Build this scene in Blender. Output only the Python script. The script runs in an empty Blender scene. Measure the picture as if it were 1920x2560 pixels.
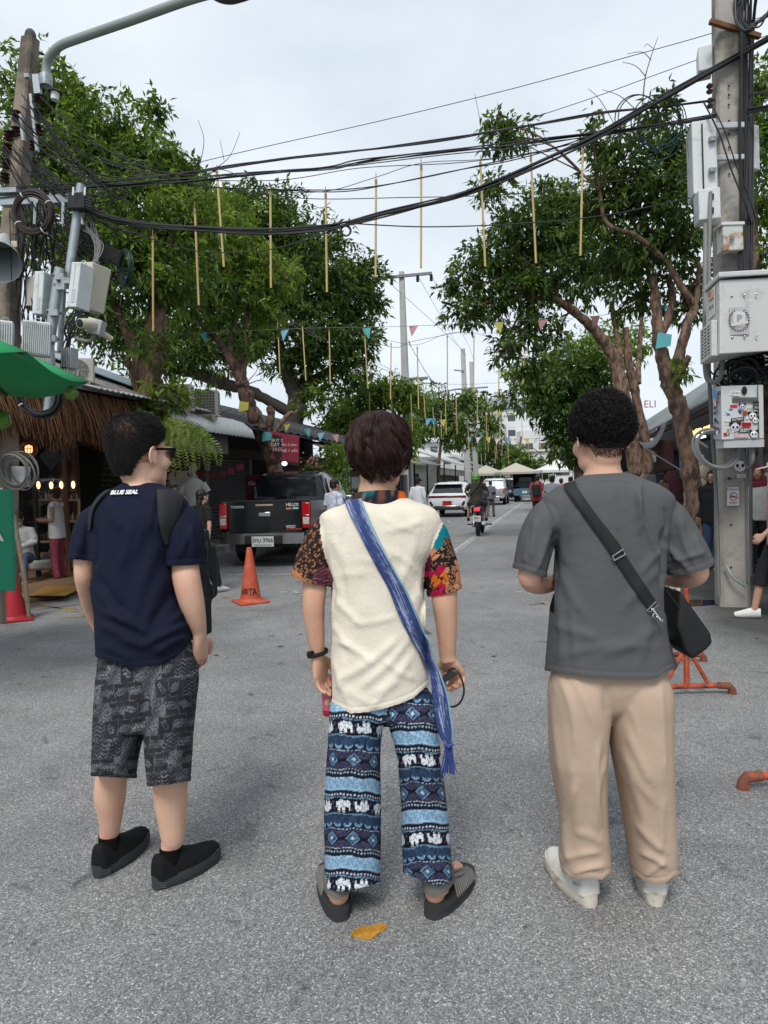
import bpy,bmesh,math,random
import numpy as np
from mathutils import Vector,Matrix,Euler
random.seed(7);RNG=np.random.default_rng(7)
SC=bpy.context.scene;COL=SC.collection
R_=math.radians
# ------------------------------------------------------------------ camera
F=1707.0;CAMZ=1.48;PITCH=2.2;ROLL=-1.35
CAMM=Matrix.Translation((0,0,CAMZ)) @ Euler((R_(90 - PITCH),0,0)).to_matrix().to_4x4() @ Matrix.Rotation(R_(ROLL),4,'Z')
cd=bpy.data.cameras.new('camera');cam=bpy.data.objects.new('camera',cd);COL.objects.link(cam)
cam.matrix_world=CAMM
cd.sensor_fit='VERTICAL';cd.sensor_height=36.0;cd.sensor_width=27.0;cd.lens=36.0 * F / 2560.0
cd.clip_start=0.05;cd.clip_end=3000
SC.camera=cam
# ------------------------------------------------------------------ sky and sun (bright overcast)
SUN_EL,SUN_AZ=52.0,196.0        # azimuth clockwise from +Y: the veiled sun stands behind the viewer
w=bpy.data.worlds.new('World');SC.world=w;w.use_nodes=True
nt=w.node_tree;nt.nodes.clear()
def wn(t,**k):
 n=nt.nodes.new(t)
 for a,b in k.items(): setattr(n,a,b)
 return n
wo=wn('ShaderNodeOutputWorld');bg=wn('ShaderNodeBackground');sky=wn('ShaderNodeTexSky')
sky.sky_type='NISHITA';sky.sun_disc=False;sky.sun_elevation=R_(SUN_EL);sky.sun_rotation=R_(SUN_AZ)
sky.air_density=1.0;sky.dust_density=2.0
bg.inputs['Strength'].default_value=0.0675
tc=wn('ShaderNodeTexCoord');mp=wn('ShaderNodeMapping');mp.inputs['Scale'].default_value=(1.2,1.2,2.6)
nz=wn('ShaderNodeTexNoise');nz.inputs['Scale'].default_value=1.35;nz.inputs['Detail'].default_value=5;nz.inputs['Roughness'].default_value=0.55
rp=wn('ShaderNodeValToRGB');rp.color_ramp.elements[0].position=0.36;rp.color_ramp.elements[1].position=0.66
rp.color_ramp.elements[0].color=(5.7,6.5,7.35,1);rp.color_ramp.elements[1].color=(7.9,8.5,9.05,1)
mx=wn('ShaderNodeMix',data_type='RGBA');mx.inputs[0].default_value=0.93
L=nt.links.new
L(tc.outputs['Generated'],mp.inputs[0]);L(mp.outputs[0],nz.inputs['Vector']);L(nz.outputs['Fac'],rp.inputs[0])
L(sky.outputs[0],mx.inputs[6]);L(rp.outputs[0],mx.inputs[7]);L(mx.outputs[2],bg.inputs['Color']);L(bg.outputs[0],wo.inputs[0])
sd=bpy.data.lights.new('sun','SUN');sun=bpy.data.objects.new('sun',sd);COL.objects.link(sun)
sd.energy=1.5;sd.angle=R_(20);sd.color=(1.0,0.965,0.92)
_a=R_(SUN_AZ);_e=R_(SUN_EL)
_d=Vector((math.sin(_a) * math.cos(_e),math.cos(_a) * math.cos(_e),math.sin(_e)))
sun.rotation_euler=_d.to_track_quat('Z','Y').to_euler();sun.location=(0,-20,30)
SC.view_settings.view_transform='Standard';SC.view_settings.look='None'
SC.view_settings.exposure=0.82;SC.view_settings.gamma=1.0;SC.view_settings.use_curve_mapping=False
SC.cycles.max_bounces=6;SC.cycles.diffuse_bounces=3;SC.cycles.glossy_bounces=3
SC.cycles.transmission_bounces=4;SC.cycles.transparent_max_bounces=8
SC.cycles.caustics_reflective=False;SC.cycles.caustics_refractive=False
SC.cycles.use_denoising=True
# ------------------------------------------------------------------ place finding
CM3=CAMM.to_3x3();CPOS=CAMM.translation.copy()
def P(px,py,d):
 "point of the world seen at a place of the photograph, d metres ahead"
 return CPOS + CM3 @ Vector(((px - 960) / F * d,-(py - 1280) / F * d,-d))
def G(px,py,z=0.0):
 r=CM3 @ Vector(((px - 960) / F,-(py - 1280) / F,-1.0))
 return CPOS + r * ((z - CPOS.z) / r.z)
_ICM=np.array(CAMM.inverted())
def pix(V):
 c=V @ _ICM[:3,:3].T + _ICM[:3,3]
 return 960 + F * c[:,0] / -c[:,2],1280 - F * c[:,1] / -c[:,2]
SA=R_(13.8);SU=Vector((math.sin(SA),math.cos(SA),0));SV=Vector((math.cos(SA),-math.sin(SA),0))
def S(u,v,z=0.0):
 "street frame: u metres along the street, v metres to the right of the viewer"
 return SU * u + SV * v + Vector((0,0,z))
def toS(p): return p.dot(SU),p.dot(SV)
SROT=-SA      # z rotation that turns +Y along the street
# ------------------------------------------------------------------ materials
MATS={}
def M(name,col,rough=0.6,metal=0.0,var=0.12,scale=6.0,bump=0.0,bscale=80.0,spec=0.4,coat=0.0,col2=None,amt=0.5,scale2=2.5,sss=0.0,emit=0.0,alpha=1.0,trans=0.0,stretch=None):
 if name in MATS: return MATS[name]
 m=bpy.data.materials.new(name);m.use_nodes=True;t=m.node_tree;b=t.nodes['Principled BSDF']
 l=t.links.new
 c=(*col,1) if len(col) == 3 else col
 b.inputs['Roughness'].default_value=rough;b.inputs['Metallic'].default_value=metal
 b.inputs['Specular IOR Level'].default_value=spec;b.inputs['Coat Weight'].default_value=coat
 b.inputs['Coat Roughness'].default_value=0.05
 b.inputs['Base Color'].default_value=c
 if alpha < 1: b.inputs['Alpha'].default_value=alpha
 if trans: b.inputs['Transmission Weight'].default_value=trans
 if sss:
  b.inputs['Subsurface Weight'].default_value=sss;b.inputs['Subsurface Radius'].default_value=(0.012,0.005,0.003);b.inputs['Subsurface Scale'].default_value=1.0
 if emit:
  b.inputs['Emission Color'].default_value=c;b.inputs['Emission Strength'].default_value=emit
 tcn=t.nodes.new('ShaderNodeTexCoord');vec=tcn.outputs['Object']
 if stretch:
  mpn=t.nodes.new('ShaderNodeMapping');mpn.inputs['Scale'].default_value=stretch;l(vec,mpn.inputs[0]);vec=mpn.outputs[0]
 out=None
 if var or col2:
  n=t.nodes.new('ShaderNodeTexNoise');n.inputs['Scale'].default_value=scale;n.inputs['Detail'].default_value=4;l(vec,n.inputs['Vector'])
  x=t.nodes.new('ShaderNodeMix');x.data_type='RGBA'
  x.inputs[6].default_value=(*[max(0,v * (1 - var * 1.6)) for v in c[:3]],1);x.inputs[7].default_value=(*[v * (1 + var * 1.6) for v in c[:3]],1)
  l(n.outputs['Fac'],x.inputs[0]);out=x.outputs[2]
 if col2:
  n2=t.nodes.new('ShaderNodeTexNoise');n2.inputs['Scale'].default_value=scale2;n2.inputs['Detail'].default_value=7;n2.inputs['Roughness'].default_value=0.7;l(vec,n2.inputs['Vector'])
  r2=t.nodes.new('ShaderNodeMapRange');r2.inputs[1].default_value=0.62 - 0.25 * amt;r2.inputs[2].default_value=0.74 - 0.2 * amt;l(n2.outputs['Fac'],r2.inputs[0])
  y=t.nodes.new('ShaderNodeMix');y.data_type='RGBA';l(r2.outputs[0],y.inputs[0]);l(out,y.inputs[6]);y.inputs[7].default_value=(*col2,1);out=y.outputs[2]
 if out is not None:
  l(out,b.inputs['Base Color'])
 if bump:
  nb=t.nodes.new('ShaderNodeTexNoise');nb.inputs['Scale'].default_value=bscale;nb.inputs['Detail'].default_value=3;l(vec,nb.inputs['Vector'])
  bu=t.nodes.new('ShaderNodeBump');bu.inputs['Strength'].default_value=bump;bu.inputs['Distance'].default_value=0.01
  l(nb.outputs['Fac'],bu.inputs['Height']);l(bu.outputs[0],b.inputs['Normal'])
 MATS[name]=m;return m
def MV(name,rough=0.8,bump=0.0,bscale=500.0,spec=0.2,trans=0.0,var=0.0):
 "material that shows the dyed colour stored on the mesh"
 if name in MATS: return MATS[name]
 m=M(name,(0.5,0.5,0.5),rough,var=0,bump=bump,bscale=bscale,spec=spec);t=m.node_tree;b=t.nodes['Principled BSDF']
 a=t.nodes.new('ShaderNodeVertexColor');a.layer_name='Col'
 t.links.new(a.outputs[0],b.inputs['Base Color'])
 if trans:
  tr=t.nodes.new('ShaderNodeBsdfTranslucent');ms=t.nodes.new('ShaderNodeMixShader');ms.inputs[0].default_value=trans
  hs=t.nodes.new('ShaderNodeHueSaturation');hs.inputs['Value'].default_value=1.5;hs.inputs['Saturation'].default_value=1.1;hs.inputs['Hue'].default_value=0.48
  t.links.new(a.outputs[0],hs.inputs['Color']);t.links.new(hs.outputs[0],tr.inputs[0])
  t.links.new(b.outputs[0],ms.inputs[1]);t.links.new(tr.outputs[0],ms.inputs[2]);t.links.new(ms.outputs[0],t.nodes['Material Output'].inputs[0])
 return m
# ------------------------------------------------------------------ objects
def tag(o,label=None,cat=None,group=None,kind=None):
 if label: o['label']=label
 if cat: o['category']=cat
 if group: o['group']=group
 if kind: o['kind']=kind
 return o
def thing(name,label,cat,loc=(0,0,0),group=None,rotz=0.0):
 o=bpy.data.objects.new(name,None);COL.objects.link(o);o.location=loc;o.rotation_euler=(0,0,rotz);o.empty_display_size=0.2
 return tag(o,label,cat,group)
def adopt(o,parent,local=False):
 "make o a part; geometry is in world coordinates unless local"
 if parent is not None:
  o.parent=parent
  if not local and parent.type == 'EMPTY':
   o.matrix_parent_inverse=Matrix.LocRotScale(parent.location,parent.rotation_euler,None).inverted()
 return o
def dup(root,loc=None,rotz=None,label=None,scale=None,group=None):
 r=root.copy();COL.objects.link(r)
 if loc is not None: r.location=loc
 if rotz is not None: r.rotation_euler=(0,0,rotz)
 if scale is not None: r.scale=scale
 if label: r['label']=label
 if group: r['group']=group
 for ch in list(root.children):
  c=ch.copy();COL.objects.link(c);c.parent=r
  for g in ch.children:
   d=g.copy();COL.objects.link(d);d.parent=c
 return r
def qmesh(name,V,Fa,smooth=True,mats=(),mi=None,col=None,angle=None):
 me=bpy.data.meshes.new(name);V=np.asarray(V,np.float32);Fa=np.asarray(Fa,np.int32);n,k=Fa.shape
 me.vertices.add(len(V));me.vertices.foreach_set('co',V.ravel());me.loops.add(n * k);me.polygons.add(n)
 me.polygons.foreach_set('loop_start',np.arange(n,dtype=np.int32) * k);me.loops.foreach_set('vertex_index',Fa.ravel())
 me.polygons.foreach_set('use_smooth',np.full(n,smooth));
 if mi is not None: me.polygons.foreach_set('material_index',np.asarray(mi,np.int32))
 me.update(calc_edges=True)
 for m in mats: me.materials.append(m)
 if col is not None: setcol(me,col)
 if angle: me.set_sharp_from_angle(angle=R_(angle))
 return me
def setcol(me,col):
 a=me.color_attributes.new('Col','FLOAT_COLOR','POINT');c=np.ones((len(me.vertices),4),np.float32);c[:,:3]=col;a.data.foreach_set('color',c.ravel())
def link(name,me,parent=None,local=False):
 o=bpy.data.objects.new(name,me);COL.objects.link(o);return adopt(o,parent,local)
def cr(pts,n=6):
 "smooth a polyline of vectors (any number of columns)"
 p=np.asarray(pts,float);out=[]
 for i in range(len(p) - 1):
  a=p[max(i - 1,0)];b=p[i];c=p[i + 1];d=p[min(i + 2,len(p) - 1)]
  for k in range(n):
   t=k / n
   out.append(0.5 * (2 * b + (c - a) * t + (2 * a - 5 * b + 4 * c - d) * t * t + (3 * b - a - 3 * c + d) * t ** 3))
 out.append(p[-1]);return np.array(out)
def sag(a,b,s,n=14):
 a=Vector(a);b=Vector(b)
 return [a.lerp(b,i / n) - Vector((0,0,s * 4 * (i / n) * (1 - i / n))) for i in range(n + 1)]
class MB:
 def __init__(s): s.v=[];s.f=[];s.m=[];s.n=0;s.mi=0
 def add(s,v,f):
  o=s.n;s.v.extend([tuple(q) for q in v]);s.n += len(v)
  for q in f: s.f.append(tuple(i + o for i in q));s.m.append(s.mi)
  return s
 def box(s,c,size,R=None,taper=1.0):
  x,y,z=(k / 2 for k in size);q=[]
  for dz,t in ((-z,1),(z,taper)):
   q += [Vector((-x * t,-y * t,dz)),Vector((x * t,-y * t,dz)),Vector((x * t,y * t,dz)),Vector((-x * t,y * t,dz))]
  if R is not None: q=[R @ k for k in q]
  c=Vector(c)
  return s.add([c + k for k in q],[(0,3,2,1),(4,5,6,7),(0,1,5,4),(1,2,6,5),(2,3,7,6),(3,0,4,7)])
 def loft(s,rings,cap=True,closed=True):
  k=len(rings[0]);v=[p for r in rings for p in r];f=[]
  for i in range(len(rings) - 1):
   for j in range(k if closed else k - 1):
    j2=(j + 1) % k;f.append((i * k + j,i * k + j2,(i + 1) * k + j2,(i + 1) * k + j))
  if cap:
   f.append(tuple(range(k - 1,-1,-1)));b=(len(rings) - 1) * k;f.append(tuple(range(b,b + k)))
  return s.add(v,f)
 def tube(s,pts,rad,seg=8,cap=True,ref=None,flat=1.0):
  p=[Vector(q) for q in pts];n=len(p)
  if not hasattr(rad,'__len__'): rad=[rad] * n
  rings=[];prev=None
  for i in range(n):
   t=(p[min(i + 1,n - 1)] - p[max(i - 1,0)])
   if t.length < 1e-9: t=Vector((0,0,1))
   t.normalize()
   if prev is None:
    a=Vector(ref) if ref is not None else (Vector((1,0,0)) if abs(t.x) < 0.8 else Vector((0,0,1)))
   else: a=prev
   a=(a - t * a.dot(t));a=a.normalized() if a.length > 1e-6 else t.orthogonal().normalized()
   prev=a;b=t.cross(a);r=rad[i]
   ra,rb=(r if hasattr(r,'__len__') else (r,r * flat))
   rings.append([p[i] + a * (ra * math.cos(k * 2 * math.pi / seg)) + b * (rb * math.sin(k * 2 * math.pi / seg)) for k in range(seg)])
  return s.loft(rings,cap)
 def cyl(s,a,b,r0,r1=None,seg=12): return s.tube([a,b],[r0,r0 if r1 is None else r1],seg)
 def ell(s,c,r,R=None,seg=16,rg=10):
  c=Vector(c);rings=[]
  for i in range(rg + 1):
   th=math.pi * (i + (0.02 if i == 0 else -0.02 if i == rg else 0)) / rg
   q=[Vector((r[0] * math.sin(th) * math.cos(k * 2 * math.pi / seg),r[1] * math.sin(th) * math.sin(k * 2 * math.pi / seg),-r[2] * math.cos(th))) for k in range(seg)]
   rings.append([c + (R @ k if R is not None else k) for k in q])
  return s.loft(rings)
 def prism(s,poly,h):
  "poly: list of world points; h: extrusion vector"
  h=Vector(h);n=len(poly);v=[Vector(q) for q in poly];v += [q + h for q in v]
  return s.add(v,[tuple(range(n - 1,-1,-1)),tuple(range(n,2 * n))] + [(i,(i + 1) % n,n + (i + 1) % n,n + i) for i in range(n)])
 def sheet(s,pts,f): return s.add(pts,f)
 def ring(s,c,R,r,axis=(0,0,1),n=24,seg=6,arc=1.0,start=0.0):
  ax=Vector(axis).normalized();a=ax.orthogonal().normalized();b=ax.cross(a);c=Vector(c)
  k=int(n * arc) + (0 if arc >= 1 else 1);pts=[c + a * R * math.cos(start + 2 * math.pi * i / n) + b * R * math.sin(start + 2 * math.pi * i / n) for i in range(k + (1 if arc >= 1 else 0))]
  return s.tube(pts,r,seg,cap=arc < 1)
 def build(s,name,mat,parent=None,smooth=True,angle=38,local=False,bevel=0.0):
  me=bpy.data.meshes.new(name);me.from_pydata([tuple(q) for q in s.v],[],s.f)
  for m in (mat if isinstance(mat,(list,tuple)) else [mat]): me.materials.append(m)
  if any(s.m): me.polygons.foreach_set('material_index',s.m)
  me.polygons.foreach_set('use_smooth',[smooth] * len(s.f));me.update()
  if smooth and angle: me.set_sharp_from_angle(angle=R_(angle))
  o=link(name,me,parent,local)
  if bevel:
   b=o.modifiers.new('bevel','BEVEL');b.width=bevel;b.segments=2;b.limit_method='ANGLE';b.angle_limit=R_(40)
  return o
def text(s,size,mat,parent,loc,R,name='lettering',align='CENTER',extrude=0.0008,sx=1.0,local=False,spacing=1.0,shear=0.0,bold=0.0):
 c=bpy.data.curves.new(name,'FONT');c.body=s;c.size=size;c.align_x=align;c.align_y='CENTER';c.extrude=extrude;c.space_character=spacing;c.shear=shear;c.offset=bold;c.resolution_u=3
 o=bpy.data.objects.new(name,c);me=bpy.data.meshes.new_from_object(o);bpy.data.objects.remove(o);me.name=name;me.materials.append(mat);o=link(name,me,parent,local)
 o.matrix_basis=Matrix.LocRotScale(Vector(loc),R,(sx,1,1)) if not hasattr(R,'to_4x4') else Matrix.Translation(loc) @ R.to_4x4() @ Matrix.Diagonal((sx,1,1,1))
 return o
def facing(n,up=(0,0,1)):
 "rotation whose local Z is n, local Y is near up: for lettering on a face"
 z=Vector(n).normalized();x=Vector(up).cross(z).normalized();y=z.cross(x)
 return Matrix((x,y,z)).transposed()
def rotz(a): return Matrix.Rotation(a,3,'Z')
# ------------------------------------------------------------------ moulded solids (fused from overlapping volumes)
QUEUE=[]
def solid(name,mb,voxel,parent,mat,post=None,smooth=4,local=False,factor=0.5):
 me=bpy.data.meshes.new(name);me.from_pydata([tuple(q) for q in mb.v],[],mb.f);me.update()
 o=link(name,me,parent,local)
 r=o.modifiers.new('r','REMESH');r.mode='VOXEL';r.voxel_size=voxel;r.use_smooth_shade=True
 if smooth:
  k=o.modifiers.new('s','SMOOTH');k.iterations=smooth;k.factor=factor
 QUEUE.append((o,mat,post));return o
def mesh_np(me):
 V=np.empty(len(me.vertices) * 3,np.float32);me.vertices.foreach_get('co',V);V=V.reshape(-1,3).astype(float)
 N=np.empty(len(me.vertices) * 3,np.float32);me.vertices.foreach_get('normal',N);N=N.reshape(-1,3).astype(float)
 lt=np.empty(len(me.polygons),np.int32);me.polygons.foreach_get('loop_total',lt)
 li=np.empty(len(me.loops),np.int32);me.loops.foreach_get('vertex_index',li)
 assert (lt == 4).all(),'quads only'
 return V,N,li.reshape(-1,4)
def harvest():
 bpy.context.view_layer.update();dg=bpy.context.evaluated_depsgraph_get()
 res=[(o,m,p,bpy.data.meshes.new_from_object(o.evaluated_get(dg))) for o,m,p in QUEUE]
 for o,m,p,me in res:
  o.modifiers.clear();old=o.data
  if p is not None:
   V,N,Q=mesh_np(me);out=p(V,N,Q)
   V,Q=out[0],out[1];col=out[2] if len(out) > 2 else None;mi=out[3] if len(out) > 3 else None
   used=np.zeros(len(V),bool);used[Q.ravel()]=True;remap=np.cumsum(used) - 1
   me2=qmesh(o.name,V[used],remap[Q],True,(),mi,None if col is None else col[used]);bpy.data.meshes.remove(me);me=me2
  for k in (m if isinstance(m,(list,tuple)) else [m]): me.materials.append(k)
  o.data=me;bpy.data.meshes.remove(old)
  me.polygons.foreach_set('use_smooth',np.ones(len(me.polygons),bool))
 QUEUE.clear()
def waves(V,n,freq,seed,aniso=(1,1,1)):
 r=np.random.default_rng(seed);out=np.zeros(len(V))
 for _ in range(n):
  k=r.normal(size=3);k /= np.linalg.norm(k);k=k * freq * r.uniform(0.6,1.5) / np.array(aniso)
  out += np.sin(V @ k + r.uniform(0,6.28))
 return out / math.sqrt(n)
def creases(px,py,items):
 "sum of soft ridges along segments of a cloth: (x0,y0,x1,y1,height,width)"
 out=np.zeros(len(px))
 for x0,y0,x1,y1,h,wd in items:
  dx,dy=x1 - x0,y1 - y0;l2=dx * dx + dy * dy;t=((px - x0) * dx + (py - y0) * dy) / l2;tc_=np.clip(t,0,1)
  bow=math.sqrt(l2) * 0.06 * math.sin(x0 * 1.7 + y0) * np.sin(math.pi * tc_)
  nx,ny=-dy / math.sqrt(l2),dx / math.sqrt(l2)
  d=np.hypot(px - x0 - dx * tc_ - nx * bow,py - y0 - dy * tc_ - ny * bow);out += h * np.exp(-(d / wd) ** 2) * np.clip(np.minimum(tc_,1 - tc_) * 4 + 0.35,0,1)
 return out
# ================================================================== ground
def asphalt():
 m=bpy.data.materials.new('asphalt');m.use_nodes=True;t=m.node_tree;l=t.links.new;b=t.nodes['Principled BSDF']
 N=lambda k,**a: (lambda n: [setattr(n,x,y) for x,y in a.items()] and n or n)(t.nodes.new(k))
 tc=N('ShaderNodeTexCoord');vec=tc.outputs['Object']
 vo=N('ShaderNodeTexVoronoi');vo.inputs['Scale'].default_value=190;l(vec,vo.inputs['Vector'])
 sp=N('ShaderNodeSeparateColor');l(vo.outputs['Color'],sp.inputs[0])
 r=N('ShaderNodeValToRGB');e=r.color_ramp.elements;e[0].position=0;e[0].color=(.13,.129,.128,1);e[1].position=1;e[1].color=(.56,.55,.53,1)
 for p,c in ((.35,.22),(.7,.275),(.88,.335),(.95,.43)): q=e.new(p);q.color=(c,c * .99,c * .98,1)
 l(sp.outputs[0],r.inputs[0])
 v2=N('ShaderNodeTexVoronoi');v2.inputs['Scale'].default_value=310;l(vec,v2.inputs['Vector']);s2=N('ShaderNodeSeparateColor');l(v2.outputs['Color'],s2.inputs[0])
 r2=N('ShaderNodeMapRange');r2.inputs[3].default_value=.7;r2.inputs[4].default_value=1.3;l(s2.outputs[1],r2.inputs[0])
 def mul(a,bb,f=1.0):
  x=N('ShaderNodeMix',data_type='RGBA',blend_type='MULTIPLY');x.inputs[0].default_value=f;l(a,x.inputs[6]);l(bb,x.inputs[7]);return x.outputs[2]
 col=mul(r.outputs[0],r2.outputs[0])
 ed=N('ShaderNodeTexVoronoi',feature='DISTANCE_TO_EDGE');ed.inputs['Scale'].default_value=190;l(vec,ed.inputs['Vector']);me=N('ShaderNodeMapRange');me.inputs[2].default_value=.12;me.inputs[3].default_value=.55;me.inputs[4].default_value=1.05;l(ed.outputs['Distance'],me.inputs[0]);col=mul(col,me.outputs[0])
 def patch(scale,lo,hi,a,bb,detail=5,rough=.6,dist=0):
  n=N('ShaderNodeTexNoise');n.inputs['Scale'].default_value=scale;n.inputs['Detail'].default_value=detail;n.inputs['Roughness'].default_value=rough;n.inputs['Distortion'].default_value=dist;l(vec,n.inputs['Vector'])
  q=N('ShaderNodeMapRange');q.inputs[1].default_value=lo;q.inputs[2].default_value=hi;q.inputs[3].default_value=a;q.inputs[4].default_value=bb;l(n.outputs['Fac'],q.inputs[0]);return q.outputs[0]
 col=mul(col,patch(.55,.3,.7,.78,1.18));col=mul(col,patch(2.6,.25,.75,.86,1.12));col=mul(col,patch(5,.64,.72,1,.55,3,.5,.8));col=mul(col,patch(1.1,.6,.74,1,.66,6,.65,1.2));col=mul(col,patch(24,.68,.74,1,.5,2))
 # wear along the wheel tracks and trodden dirt by the stalls
 mp=N('ShaderNodeMapping');mp.inputs['Rotation'].default_value=(0,0,SA);mp.vector_type='POINT';l(vec,mp.inputs[0]);sx=N('ShaderNodeSeparateXYZ');l(mp.outputs[0],sx.inputs[0])
 n=N('ShaderNodeTexNoise');n.inputs['Scale'].default_value=.9;n.inputs['Detail'].default_value=6;l(vec,n.inputs['Vector'])
 ad=N('ShaderNodeMath',operation='MULTIPLY_ADD');l(n.outputs['Fac'],ad.inputs[0]);ad.inputs[1].default_value=1.6;l(sx.outputs[0],ad.inputs[2])
 ws=N('ShaderNodeMapRange',interpolation_type='SMOOTHSTEP');ws.inputs[1].default_value=1.85;ws.inputs[2].default_value=2.75;ws.inputs[3].default_value=1;ws.inputs[4].default_value=.33;l(ad.outputs[0],ws.inputs[0])
 far=N('ShaderNodeMapRange');far.inputs[1].default_value=5.6;far.inputs[2].default_value=7.0;l(sx.outputs[1],far.inputs[0])
 wm=N('ShaderNodeMix',data_type='RGBA',blend_type='MULTIPLY');l(far.outputs[0],wm.inputs[0]);l(col,wm.inputs[6]);l(ws.outputs[0],wm.inputs[7]);col=wm.outputs[2]
 # fine cracks
 ck=N('ShaderNodeTexVoronoi',feature='DISTANCE_TO_EDGE');ck.inputs['Scale'].default_value=.23
 wv=N('ShaderNodeTexNoise');wv.inputs['Scale'].default_value=2.2;wv.inputs['Detail'].default_value=5;l(vec,wv.inputs['Vector'])
 mxv=N('ShaderNodeMix',data_type='VECTOR');mxv.inputs[0].default_value=.12;l(vec,mxv.inputs[4]);l(wv.outputs['Color'],mxv.inputs[5]);l(mxv.outputs[1],ck.inputs['Vector'])
 cr_=N('ShaderNodeMapRange');cr_.inputs[1].default_value=.0004;cr_.inputs[2].default_value=.0009;cr_.inputs[3].default_value=.78;l(ck.outputs['Distance'],cr_.inputs[0]);col=mul(col,cr_.outputs[0])
 l(col,b.inputs['Base Color']);b.inputs['Roughness'].default_value=.82;b.inputs['Specular IOR Level'].default_value=.3
 bu=N('ShaderNodeBump');bu.inputs['Strength'].default_value=.8;bu.inputs['Distance'].default_value=.003;l(ed.outputs['Distance'],bu.inputs['Height']);l(bu.outputs[0],b.inputs['Normal']);return m
ASPH=asphalt()
b=MB();b.sheet([Vector((-500,-60,0)),Vector((500,-60,0)),Vector((500,900,0)),Vector((-500,900,0))],[(0,1,2,3)]);tag(b.build('road',ASPH,smooth=False),kind='structure')
CONC=M('concrete',(0.34,0.33,0.31),0.85,var=0.15,scale=3,bump=.3,bscale=60,col2=(.16,.15,.14),amt=.5,scale2=1.6)
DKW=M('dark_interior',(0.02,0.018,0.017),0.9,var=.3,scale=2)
def sbox(mb,u0,u1,v0,v1,z0,z1):
 p=[S(u,v,z) for z in (z0,z1) for u,v in ((u0,v0),(u1,v0),(u1,v1),(u0,v1))]
 return mb.add(p,[(0,1,2,3),(4,7,6,5),(0,4,5,1),(1,5,6,2),(2,6,7,3),(3,7,4,0)])
def struct(name,mb,m,**k): return tag(mb.build(name,m,smooth=False,**k),kind='structure')
PT=M('road_paint',(0.62,0.62,0.6),0.7,var=.1,scale=20,col2=(.16,.16,.16),amt=.8,scale2=7);PY=M('yellow_paint',(0.50,0.30,0.06),0.7,var=.1,scale=20,col2=(.15,.14,.12),amt=1.0,scale2=6)
def line(mb,p,q,wd,z=.004):
 p=Vector((p[0],p[1],z));q=Vector((q[0],q[1],z));n=(q - p).normalized().cross(Vector((0,0,1))) * wd / 2
 k=max(1,int((q - p).length / 2));v=[]
 for i in range(k + 1): c=p.lerp(q,i / k);v += [c - n,c + n]
 mb.add(v,[(2 * i,2 * i + 1,2 * i + 3,2 * i + 2) for i in range(k)])
m=MB();line(m,S(12.0,-2.12),S(120,-2.12),.075);line(m,S(12.0,-2.02),S(60,-2.02),.04);struct('road_markings',m,PT)
m=MB();line(m,G(520,1438),G(900,1434),.06);
for a,c in (((700,1481),(742,1477)),((722,1486),(792,1481)),((735,1479),(760,1489)),((1290,1481),(1345,1478)),((1300,1487),(1370,1482)),((1118,1302),(1128,1307)),((1130,1300),(1160,1299))): line(m,G(*a),G(*c),.05)
struct('road_markings',m,PT)
m=MB()
for a,c in (((75,1514),(250,1528)),((90,1524),(252,1506)),((150,1544),(255,1541)),((85,1508),(255,1543)),((553,1497),(588,1488)),((688,1443),(706,1441)),((735,1457),(760,1452)),((1322,1512),(1365,1509)),((1345,1506),(1366,1512))): line(m,G(*a),G(*c),.05)
struct('road_markings',m,PY)
# kerb and pavement on the left
m=MB();sbox(m,11.2,140,-30,-7.75,-.02,.15);struct('pavement',m,CONC)
KW=M('kerb_white',(0.55,0.54,0.5),0.8,var=.15,scale=6,col2=(.2,.19,.17),amt=.6,scale2=3)
kerb=MB();sbox(kerb,11.2,11.205,-7.75,-7.74,-.02,.1);kb=struct('kerb',kerb,KW)
km=MB();km.box((0,0,.07),(.28,.985,.2));kme=km.build('kerb_stone',KW,None,bevel=.015)
for i in range(46):
 o=kme if i == 0 else kme.copy()
 if i: COL.objects.link(o)
 o.location=S(11.7 + i,-7.6,0) ;o.rotation_euler=(0,0,SROT);o.parent=kb
# right-hand pavement of the stalls
m=MB();sbox(m,9.5,140,3.4,22,-.02,.06);struct('pavement',m,M('wet_concrete',(0.09,0.085,0.08),0.5,var=.3,scale=1.5,bump=.2,bscale=30))
pu=MB();c=G(1735,1508);pts=[c + Vector((math.cos(a) * .42 * (1 + .2 * math.sin(3 * a + 1)),math.sin(a) * .2 * (1 + .25 * math.sin(2 * a)),.004)) for a in np.linspace(0,2 * math.pi,28,endpoint=False)]
pu.add(pts,[tuple(range(28))]);tag(pu.build('puddle',M('puddle_water',(0.012,0.012,0.012),0.03,var=0,spec=.6),smooth=False),kind='structure')
# dried yellow paint in front
OP=M('ochre_paint',(0.46,0.23,0.03),0.65,var=.25,scale=60,bump=.3,bscale=200)
pm=MB();c=G(922,2332);rr=random.Random(2)
out=[(-.052,-.012),(-.045,.006),(-.02,.022),(.012,.026),(.035,.034),(.052,.03),(.056,.012),(.03,-.004),(.018,-.022),(-.01,-.03),(-.04,-.024)]
out=[(1.1 * x + rr.uniform(-.007,.007),1.25 * y + rr.uniform(-.006,.006)) for x,y in cr([(*q,0) for q in out + out[:1]],2)[:-1,:2]]
pm.prism([c + Vector((x,y,.001)) for x,y in reversed(out)],(0,0,.004))
for i in range(9):
 x=-.045 + i * .011;pm.tube([c + Vector((x - .012,-.02 + .003 * i,.006)),c + Vector((x,.002 + .002 * i,.009)),c + Vector((x + .016,.02 + .0012 * i,.006))],.0032,5)
tag(pm.build('paint_blob',OP),'ochre yellow ribbed paint blob stuck on the grey asphalt behind the sandals','paint mark')
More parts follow.
